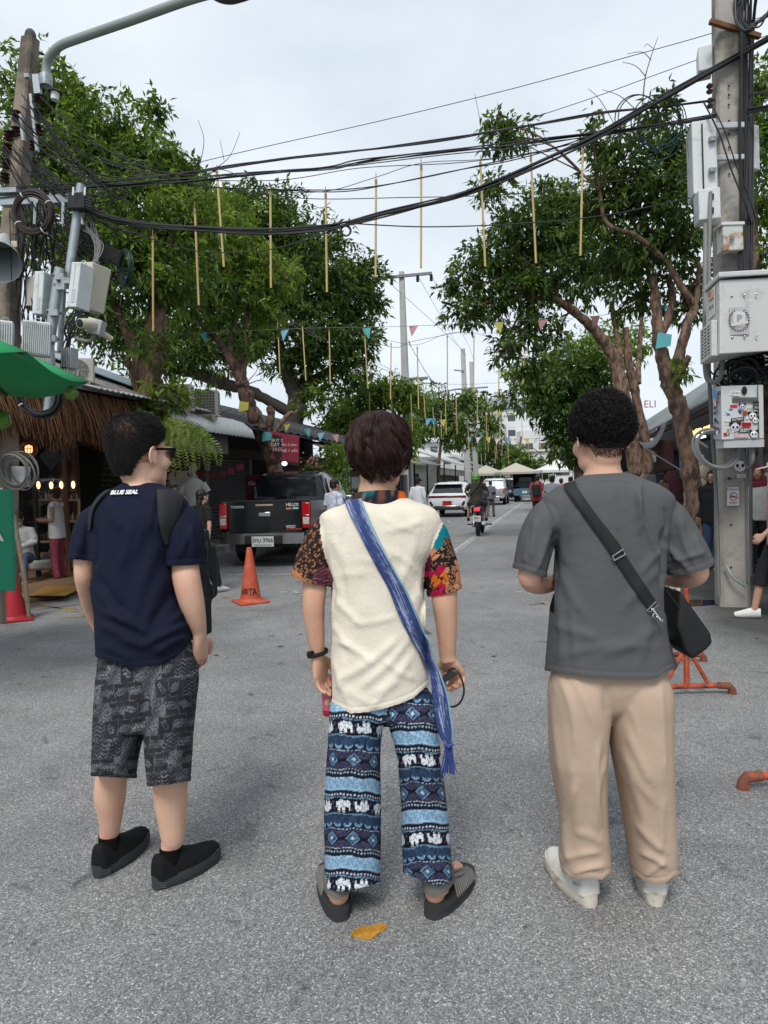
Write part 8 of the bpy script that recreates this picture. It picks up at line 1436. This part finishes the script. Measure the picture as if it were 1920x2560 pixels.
# ================================================================== people along the street
def person(label,px,d,H=1.68,yaw=0,top=(.5,.5,.5),bot=(.02,.02,.025),hairc=(.01,.008,.008),pose='stand',sleeve='short',skinc=(.42,.25,.17),hair='short',vox=.014,bottom='long',shoes=(.02,.02,.02),wide=1.0,mat_top=None,mat_bot=None,seat=0.0,y=None,hij=None,extra=None):
 c=P(px,1300,d) if y is None else G(px,y);c.z=0;s=H / 1.7;t=thing('person',label,'person',(c.x,c.y,seat));k='%02x%02x%02x' % tuple(int(255 * v) for v in top)
 def cl(c_): return M('cloth_' + '_'.join(str(int(v * 999)) for v in c_),c_,.85,var=.12,scale=8,bump=.25,bscale=18)
 J=dict(an=[(-.1,-.02,.09),(.1,-.02,.09)],kn=[(-.1,.02,.48),(.1,.02,.48)],hp=[(-.085,0,.9),(.085,0,.9)],sh=[(-.175 * wide,0,1.39),(.175 * wide,0,1.39)],el=[(-.235,-.02,1.12),(.235,-.02,1.12)],wr=[(-.235,.07,.89),(.235,.07,.89)])
 if pose == 'walk': J.update(an=[(-.08,-.3,.14),(.08,.24,.09)],kn=[(-.09,.0,.5),(.09,.16,.5)],wr=[(-.24,.18,.92),(.24,-.05,.88)])
 if pose == 'hold': J.update(el=[(-.23,-.02,1.13),(.23,-.02,1.13)],wr=[(-.1,.24,1.12),(.1,.24,1.12)])
 if pose == 'ride': J.update(an=[(-.26,.2,-.36),(.26,.2,-.36)],kn=[(-.25,.38,.05),(.25,.38,.05)],hp=[(-.1,0,.12),(.1,0,.12)],el=[(-.33,.2,.42),(.33,.2,.42)],wr=[(-.3,.52,.3),(.3,.52,.3)])
 if pose == 'sit': J.update(an=[(-.14,.38,.08),(.14,.4,.08)],kn=[(-.14,.36,.48),(.14,.36,.48)],hp=[(-.1,0,.45),(.1,0,.45)],el=[(-.24,.1,.72),(.24,.1,.72)],wr=[(-.06,.33,.64),(.06,.33,.64)])
 dz={'ride': -.78,'sit': -.46}.get(pose,0.0);lean=.1 if pose in ('ride','sit') else .02
 if dz: J['sh']=[(x,lean,z + dz) for x,_,z in J['sh']]
 Rz=rotz(SROT - R_(yaw));T=lambda p: c + Vector((0,0,seat)) + Rz @ (Vector(p) * s)
 hy=lean + (.05 if pose == 'sit' else .02);hc_=T((0,hy,1.565 + dz));Rh=Rz @ (Matrix.Rotation(-.45,3,'X') if pose == 'sit' else Matrix.Identity(3))
 b=MB();head(b,hc_,Rh,s * .97,ear=hij is None);b.tube([T((0,hy - .02,1.54 + dz)),T((0,lean,1.42 + dz)),T((0,lean,1.3 + dz))],[.05 * s,.054 * s,.06 * s],10);hz=J['hp'][0][2];b.tube([T((0,lean,1.38 + dz)),T((0,lean * .5,(1.38 + dz + hz) / 2)),T((0,0,hz - .05))],[(.13 * s,.07 * s),(.11 * s,.075 * s),(.13 * s,.085 * s)],14,ref=Rz @ Vector((1,0,0)))
 for i in (0,1):
  sd=-1 if i == 0 else 1;b.tube([T(J['sh'][i]),T(J['el'][i]),T(J['wr'][i])],[.043 * s,.037 * s,.026 * s],8);b.tube([T(J['hp'][i]),T(J['kn'][i]),T(J['an'][i])],[.07 * s,.05 * s,.036 * s],8)
  dr=(T(J['wr'][i]) - T(J['el'][i]));hand(b,T(J['wr'][i]),dr,Rz @ Vector((sd,0,.2)),Rz @ Vector((-sd * .2,1,.3)),s * .95,.5);b.tube([T(J['an'][i]),T(J['an'][i]) + Rz @ Vector((0,.12,-.04)) * s],[.036 * s,.028 * s],8)
 solid('body',b,min(vox,.0125),t,skin('skin_' + '_'.join(str(int(v * 100)) for v in skinc),skinc),smooth=3);X=Rz @ Vector((1,0,0));mt=mat_top or cl(top);mb_=mat_bot or cl(bot)
 b=MB();hem=hz - .1 if pose not in ('ride','sit') else hz - .02
 b.tube([T((0,lean * .9,1.455 + dz)),T((0,lean,1.42 + dz)),T((0,lean,1.36 + dz)),T((0,lean * .8,1.22 + dz)),T((0,lean * .4,1.05 + dz)),T((0,0,hem))],[(.06 * s,.06 * s),(.115 * s * wide,.08 * s),(.175 * s * wide,.1 * s),(.18 * s * wide,.12 * s),(.172 * s * wide,.122 * s),(.185 * s * wide,.13 * s)],22,ref=X)
 for i in (0,1):
  if sleeve == 'none': b.ell(T(J['sh'][i]),(.055 * s,) * 3);continue
  e=T(J['el'][i]);a=T(J['sh'][i]) + Vector((0,0,-.005));b.tube([a.lerp(Vector(T((0,lean,1.36 + dz))),.35),a,a.lerp(e,.75)] + ([e,T(J['wr'][i])] if sleeve == 'long' else []),[.06 * s,.066 * s,.066 * s] + ([.052 * s,.044 * s] if sleeve == 'long' else []),10)
 solid('shirt',b,vox,t,mt,lambda V,N,Q: (V + N * (waves(V,7,24,int(px),(1,1,1.6)) * .0035)[:,None],Q),smooth=4)
 b=MB();fr_={'long': .97,'crop': .62,'short': .3}[bottom];b.tube([T((0,0,hz + .06)),T((0,0,hz - .02)),T((0,0.0,hz - .1))],[(.15 * s,.1 * s),(.172 * s,.122 * s),(.13 * s,.1 * s)],18,ref=X)
 for i in (0,1):
  h_,k_,a_=T(J['hp'][i]),T(J['kn'][i]),T(J['an'][i]);b.tube([h_ + Vector((0,0,-.0)),h_.lerp(k_,.35),k_] + ([k_.lerp(a_,.5),k_.lerp(a_,.95)] if fr_ > .9 else [k_.lerp(a_,.35)] if fr_ > .5 else []),[.088 * s,.09 * s,.072 * s] + ([.062 * s,.06 * s] if fr_ > .9 else [.07 * s] if fr_ > .5 else []),12)
 solid('trousers',b,vox,t,mb_,smooth=3)
 for i in (0,1):
  q=MB();a_=T(J['an'][i]);fz=a_.z - .065 * s;q.tube([a_ + Rz @ Vector((0,-.06,-.03)) * s,a_ + Rz @ Vector((0,.02,-.03)) * s,a_ + Rz @ Vector((0,.12,-.05)) * s,a_ + Rz @ Vector((0,.19,-.06)) * s],[(.034 * s,.05 * s),(.043 * s,.058 * s),(.045 * s,.042 * s),(.032 * s,.028 * s)],14,ref=X);q.build('shoe',cl(shoes),t)
 if hij is None:
  q=MB()
  def e_(p,r): q.ell(hc_ + Rh @ (Vector(p) * s),[v * s for v in r],Rh,16,10)
  e_((0,-.022,.045),(.083,.098,.083));e_((0,-.05,-.01),(.074,.062,.06))
  if hair == 'long': e_((0,-.07,-.1),(.06,.045,.12));e_((0,-.1,-.2),(.035,.03,.16))
  if hair == 'bob': e_((0,-.03,-.03),(.09,.075,.08))
  if hair == 'bun': e_((0,-.09,.1),(.05,.05,.05))
  q.build('hair',M('hair_' + str(int(hairc[0] * 999)),hairc,.5,var=.4,scale=40,bump=.6,bscale=90),t)
 else:
  q=MB();q.ell(hc_ + Rh @ Vector((0,-.02,.03)) * s,(.093 * s,.105 * s,.1 * s),Rh,18,12);q.ell(hc_ + Rh @ Vector((0,-.01,-.1)) * s,(.09 * s,.09 * s,.1 * s),Rh,18,12);q.ell(T((0,.01,1.36 + dz)),(.17 * s,.12 * s,.13 * s),Rz,18,12)
  q.build('headscarf',cl(hij),t);q=MB();q.ell(hc_ + Rh @ Vector((0,.062,-.01)) * s,(.055 * s,.05 * s,.078 * s),Rh,16,12);q.tube([hc_ + Rh @ Vector((0,.108,.01)) * s,hc_ + Rh @ Vector((0,.122,-.025)) * s],[.008 * s,.013 * s],8);q.build('face',skin('skin_' + '_'.join(str(int(v * 100)) for v in skinc),skinc),t)
 q=MB()
 for i in (-1,1):
  q=MB();q.ell(hc_ + Rh @ Vector((i * .032,.098 if hij is not None else .086,.006)) * s,(.012 * s,.006 * s,.006 * s),Rh,8,6);q.build('eye',M('eye_dark',(.02,.015,.012),.2,var=0),t)
 if extra: extra(t,T,Rz,s,hc_,Rh)
 return t
def pack(col,name='backpack',lab=None):
 def f(t,T,Rz,s,hc_,Rh):
  o=thing('backpack',lab,'backpack',T((0,-.2,1.0)));b=MB();b.box(T((0,-.2,1.18)),(.28,.15,.4),Rz);solid('pack',b,.016,o,M('pack_' + str(int(col[0] * 999)),col,.7,bump=.2),smooth=8);q=MB()
  for i in (-1,1): q.tube([T((i * .1,-.14,1.36)),T((i * .11,-.02,1.475)),T((i * .12,.1,1.35)),T((i * .13,.08,1.15))],[(.025,.008)] * 4,6,ref=Rz @ Vector((1,0,0)))
  q.build('shoulder_strap',M('pack_' + str(int(col[0] * 999)),col),o)
 return f
def hat(fn):
 return fn
def flatcap(t,T,Rz,s,hc_,Rh):
 q=MB();q.ell(hc_ + Rh @ Vector((0,-.01,.085)) * s,(.1 * s,.115 * s,.05 * s),Rh);q.ell(hc_ + Rh @ Vector((0,.1,.06)) * s,(.075 * s,.05 * s,.012 * s),Rh);q.build('flat_cap',M('grey_tweed',(.16,.17,.19),.9,var=.3,scale=60),t);sunglasses(hc_,Rh,s,t,GLS)
def helmet(t,T,Rz,s,hc_,Rh):
 q=MB();q.ell(hc_ + Rh @ Vector((0,-.01,.03)),(.125,.145,.135),Rh,24,16);hm=q.build('helmet',M('helmet_green',(.10,.36,.02),.15,var=.05,coat=.8),t);text('GrabBike',.042,WHP,hm,hc_ + Rh @ Vector((0,-.158,.0)),Rh @ facing((0,-1,0)));q=MB();q.tube([T((.16,-.13,.66)),T((.05,-.16,.5)),T((-.14,-.14,.3))],[(.03,.006)] * 3,6,ref=(0,0,1));q.build('chest_strap',BLP,t)
def cap_(col):
 def f(t,T,Rz,s,hc_,Rh):
  q=MB();q.ell(hc_ + Rh @ Vector((0,-.015,.07)) * s,(.092 * s,.108 * s,.07 * s),Rh);q.ell(hc_ + Rh @ Vector((0,.12,.045)) * s,(.07 * s,.08 * s,.01 * s),Rh @ Matrix.Rotation(-.2,3,'X'));q.build('cap',M('cap_' + str(int(col[0] * 999)),col,.85),t)
 return f
def glasses_(t,T,Rz,s,hc_,Rh):
 q=MB()
 for i in (-1,1): q.ring(hc_ + Rh @ Vector((i * .034,.115,.0)) * s,.022 * s,.003,Rh @ Vector((0,1,0)),14)
 q.build('glasses',GLS,t)
def mask_(t,T,Rz,s,hc_,Rh): q=MB();q.ell(hc_ + Rh @ Vector((0,.055,-.06)) * s,(.062 * s,.062 * s,.05 * s),Rh);q.build('face_mask',M('mask_teal',(.16,.42,.40),.8),t);q=MB();q.box(T((.08,.36,.66)),(.07,.13,.012),Rz);q.build('phone',BLP,t)
PRT=M('maroon_print',(.16,.03,.05),.85,var=1.0,scale=26);FLW=M('blue_flower_print',(.48,.52,.6),.85,var=.55,scale=22)
person('person in grey flat cap and sunglasses facing the viewer near the shutters',437,12.6,1.66,180,(.3,.3,.32),(.03,.03,.04),extra=flatcap,vox=.012)
person('person with long black hair in black t-shirt walking past the backpack',503,9.7,1.5,25,(.009,.009,.01),(.012,.012,.013),hair='long',pose='walk',shoes=(.55,.55,.55),skinc=(.5,.31,.22),vox=.011)
person('person in white sleeveless top and maroon patterned trousers inside the thatched shop',142,11.2,1.58,-105,(.5,.5,.5),(.1,.02,.03),sleeve='none',pose='hold',hair='bun',mat_bot=PRT,skinc=(.3,.17,.11),vox=.011)
person('person with teal face mask sitting in the thatched shop looking at a phone',55,10.9,1.62,160,(.45,.45,.45),(.06,.1,.18),pose='sit',sleeve='long',shoes=(.5,.5,.48),seat=.04,extra=mask_,skinc=(.3,.17,.11),vox=.011)
person('person in blue and white flowered shirt walking beside the black pickup',836,12.3,1.64,35,(.5,.5,.6),(.03,.03,.04),mat_top=FLW,pose='walk',skinc=(.36,.2,.13),vox=.011)
person('person in white long-sleeved shirt with black cap near the tall power pole',1046,20,1.7,20,(.58,.6,.64),(.03,.035,.05),sleeve='long',extra=cap_((.012,.012,.015)))
person('motorcycle rider in brown t-shirt with bright green helmet',1191,19.55,1.7,0,(.05,.045,.03),(.05,.06,.05),pose='ride',seat=.84,skinc=(.3,.17,.11),extra=helmet,bottom='short',vox=.013)
person('person in grey shirt with shoulder bag walking right of the motorcycle',1227,30,1.6,10,(.12,.115,.15),(.09,.09,.1),pose='walk',sleeve='long',shoes=(.02,.02,.02))
person('person with orange knitted cap ahead of the motorcycle rider',1212,34,1.55,10,(.03,.04,.07),(.02,.02,.03),extra=cap_((.5,.2,.08)),pose='walk')
person('person in blue cap standing behind the white car',1166,37,1.68,-60,(.05,.2,.22),(.02,.02,.03),extra=cap_((.02,.05,.14)))
person('person in red t-shirt carrying a black backpack',1344,24,1.74,8,(.33,.05,.06),(.012,.012,.014),pose='walk',skinc=(.36,.2,.13),extra=pack((.014,.014,.014),lab='black backpack on the person in red'))
person('person in white t-shirt with blue bag strap and short dark hair',1381,21.5,1.7,20,(.56,.57,.6),(.1,.12,.16),hair='bob',hairc=(.03,.018,.012),pose='hold')
person('person with black hair glimpsed between the white t-shirt and the grey shirt',1404,26,1.62,5,(.4,.15,.15),(.03,.03,.04));person('person in striped top hidden by the shoulder of the grey shirt person',1428,23,1.66,-10,(.45,.2,.2),(.05,.05,.06));person('dark-haired person just left of the curly-haired head',1451,19,1.7,10,(.25,.25,.27),(.04,.04,.05))
person('young person in white t-shirt standing behind the forked tree trunk',1733,12.2,1.68,-50,(.56,.57,.6),(.012,.012,.014),hair='bob',pose='stand',skinc=(.45,.27,.19),vox=.011)
person('smiling person in black headscarf, black top and blue jeans beside the right pole',1784,11.0,1.62,215,(.008,.008,.01),(.03,.06,.13),sleeve='long',hij=(.008,.009,.014),shoes=(.6,.6,.6),wide=1.12,skinc=(.38,.22,.15),extra=glasses_,vox=.011)
person('person in maroon headscarf and white coat right of the concrete pole',1892,10.9,1.68,190,(.5,.49,.47),(.015,.015,.017),sleeve='long',hij=(.14,.012,.03),pose='walk',skinc=(.4,.24,.16),vox=.011)
person('person in beige top at the right stalls behind the pink-topped walker',1922,11.8,1.62,200,(.38,.36,.28),(.03,.05,.12),pose='hold')
person('person in pale cap and pink top stepping in at the right edge',1952,6.95,1.66,-80,(.55,.2,.28),(.012,.012,.014),bottom='crop',pose='walk',shoes=(.62,.62,.6),extra=cap_((.55,.48,.42)),skinc=(.45,.26,.18),vox=.009)
for x,d,c_,lb in ((1580,19,(.06,.07,.12),'dim shopper in navy cap behind the left trunk'),(1655,15.5,(.12,.07,.05),'dim shopper in brown between the two right trunks')): person(lb,x,d,1.66,60,c_,(.03,.03,.03))
harvest()
# ================================================================== street furniture near the walkers
def cone(label,px,y,h,mat,tx=None):
 c=G(px,y);t=thing('traffic_cone',label,'cone',(c.x,c.y,0));q=MB();q.tube([c + Vector((0,0,z)) for z in (.025,.05,.06,h - .02,h)],[.16,.15,.135,.035,.03],24);q.build('cone_body',mat,t);q=MB();q.box(c + Vector((0,0,.016)),(.4,.4,.032),rotz(.5));q.build('cone_base',mat,t,bevel=.01)
 if tx:
  for i,ch in enumerate(tx):
   a=(i - (len(tx) - 1) / 2) * .42;r=.127;text(ch,.13,BP_,t,c + Vector((math.sin(a) * r,-math.cos(a) * r,.15)),rotz(a) @ Matrix.Rotation(R_(90 - 9),3,'X'),sx=.8)
cone('faded orange traffic cone with black lettering behind the black pickup',627,1506,.72,M('cone_orange',(.46,.075,.032),.6,var=.15,scale=6,col2=(.45,.14,.09),amt=.4,scale2=9),'VRTA');cone('dark red traffic cone under the green sign board at the left edge',36,1550,.6,M('cone_red',(.33,.012,.02),.5,var=.12))
um=thing('green_umbrella','green market umbrella with brown ribs reaching in at the left edge','umbrella',(-3.6,4.9,0));GU=M('green_canvas',(.015,.30,.10),.7,var=.1,scale=3);ap=Vector((-3.6,4.9,2.98));ri=[Vector((-3.6 + 1.42 * math.cos(R_(-20 + 51.4 * k)),4.9 + 1.42 * math.sin(R_(-20 + 51.4 * k)),2.39)) for k in range(7)]
for k in range(7):
 a,b_=ri[k],ri[(k + 1) % 7];rows=[]
 for i in range(6):
  u=i / 5;l_,r_=ap.lerp(a,u),ap.lerp(b_,u);rows.append([l_.lerp(r_,j / 6) + Vector((0,0,-.07 * u * math.sin(math.pi * j / 6))) for j in range(7)])
 q=MB();q.loft(rows,cap=False,closed=False);o=q.build('canopy_panel',GU,um);m_=o.modifiers.new('t','SOLIDIFY');m_.thickness=.004;q=MB();q.tube([ap - Vector((0,0,.06)),a + Vector((0,0,.0)) + (ap - a) * .02 - Vector((0,0,.02))],.014,6);q.build('rib',WD,um)
q=MB();q.cyl((-3.6,4.9,0),(-3.6,4.9,3.05),.025);q.build('umbrella_pole',WD,um)
for x,y,d,r,lb in ((178,983,5.45,.053,'green round fruit hanging under the tip of the green umbrella'),(3,1051,5.9,.078,'green round fruit hanging at the left edge below the umbrella')):
 t=thing('hanging_fruit',lb,'fruit',P(x,y,d));c=P(x,y,d);q=MB();q.ell(c,(r,r,r),None,20,14);q.build('fruit',M('lime_skin',(.12,.26,.02),.3,var=.2,scale=12),t);q=MB();q.cyl(c + Vector((0,0,r)),c + Vector((0,0,r + .09)),.004,seg=5);q.ring(c,r + .003,.003,(1,0,0));q.ring(c,r + .003,.003,(.2,1,0));q.build('cord',CAGY,t)
gs=thing('green_sign_board','green sign board with white letters cut by the left edge','sign',P(5,1480,6.6));q=MB();pbox(q,-110,1224,31,1479,6.6,.05,1);q.build('board',M('sign_green',(.01,.26,.14),.5,var=.06),gs,bevel=.006,smooth=False)
for ch,x,y,sz in (('I',4,1230,.09),('I',2,1272,.15),('A',-6,1340,.15)): text(ch,sz,WHP,gs,P(x,y,6.59),fr2,bold=.006)
q=MB();pbox(q,-60,1480,4,1560,6.66,.08,1);q.build('sign_leg',PCOB,gs,smooth=False)
ld=thing('bamboo_ladder','weathered bamboo ladder leaning beside the green sign board','ladder',G(75,1548));OW=M('weathered_wood',(.17,.13,.09),.9,var=.4,scale=12,stretch=(4,4,1),bump=.3)
for a,e in (((34,1288,8.3),G(74,1549)),((36,1290,8.9),G(52,1512))): q=MB();q.tube([P(*a),P(*a).lerp(e,.5) + Vector((.015,0,0)),e],[.03,.028,.026],8);q.build('rail',OW,ld)
for k in range(4): q=MB();q.tube([P(36,1300,8.3).lerp(G(74,1549),.15 + k * .22),P(36,1302,8.9).lerp(G(52,1512),.15 + k * .22)],.014,6);q.build('rung',OW,ld)
ORG=M('orange_rust_paint',(.42,.075,.028),.6,var=.18,scale=9,col2=(.06,.03,.022),amt=.62,scale2=14,bump=.15)
def endframe(t,x,y0,foot,L,back=.42):
 c=G(x,y0);X=Vector((1,0,0));q=MB();q.cyl(c + Vector((0,0,.06)),c + Vector((0,0,.92)),.019,seg=10);q.build('upright',ORG,t);q=MB();q.tube([c - X * L + Vector((0,0,.06)),c + X * L + Vector((0,0,.06))],.019,10);q.build('foot_rail',ORG,t)
 for s in (-1,1): q=MB();q.cyl(c + X * s * L * .62 + Vector((0,0,.07)),c + Vector((0,0,.34)),.014,seg=8);q.build('brace',ORG,t);q=MB();q.tube([c + X * s * (L - .02) + Vector((0,0,.06)),c + X * s * (L + .05) + Vector((0,0,.055)),c + X * s * (L + .07) + Vector((0,0,.03)),c + X * s * (L + .07)],[.024,.026,.026,.03],10);q.build('elbow_foot',M('elbow_rust',(.17,.06,.035),.8,var=.3,scale=20,col2=(.36,.07,.03),amt=.3,scale2=12),t)
 return c
bd=thing('street_barrier','orange rusty pipe barrier seen end-on behind the grey shirt person','barrier',G(1717,1737));c0=endframe(bd,1717,1737,0,.24);c1=endframe(bd,1676,1655,0,.2)
for z in (.92,.5): q=MB();q.cyl(c0 + Vector((0,0,z)),c1 + Vector((0,0,z)),.017,seg=8);q.build('rail',ORG,bd)
sb2=thing('sign_panel','white framed notice panel hung on the orange barrier','sign',P(1672,1500,5.2));q=MB();pbox(q,1630,1455,1688,1560,5.25,.02);q.build('panel',M('panel_white',(.55,.56,.57),.6),sb2,smooth=False);q=MB();pbox(q,1692,1455,1701,1560,5.2,.02);q.build('frame_edge',M('cream_paint',(.6,.54,.36),.6),sb2,smooth=False);text('du',.1,BP_,sb2,P(1674,1478,5.24),fr2)
b2=thing('street_barrier','orange rusty barrier foot poking in at the right edge','barrier',G(1990,1985));endframe(b2,2010,1968,0,.22);q=MB();q.cyl(G(2010,1968) + Vector((0,0,.9)),G(2010,1968) + Vector((.9,.5,.9)),.017,seg=8);q.build('rail',ORG,b2)
# fallen leaves and litter
rr=random.Random(14);lm=MB();
for a,bb in (((0,0,0),1),): lm.add([Vector((-.03,0,.004)),Vector((0,.016,.01)),Vector((.035,0,.006)),Vector((0,-.016,.01))],[(0,1,2),(0,2,3)])
lo=lm.build('fallen_leaf',M('dry_leaf',(.2,.12,.04),.8,var=.4),None);tag(lo,'small dry leaf fallen on the asphalt by the kerbs','leaf','fallen leaves along the street')
for i in range(46):
 o=lo if i == 0 else lo.copy()
 if i: COL.objects.link(o)
 if i < 30: o.location=S(rr.uniform(11,30),rr.choice((-7.2,2.4)) + rr.gauss(0,.35),.001)
 else: o.location=G(rr.uniform(300,1900),rr.uniform(1480,1660)) + Vector((0,0,.001))
 o.rotation_euler=(0,0,rr.uniform(0,6.28));o.scale=[rr.uniform(.6,1.3)] * 3
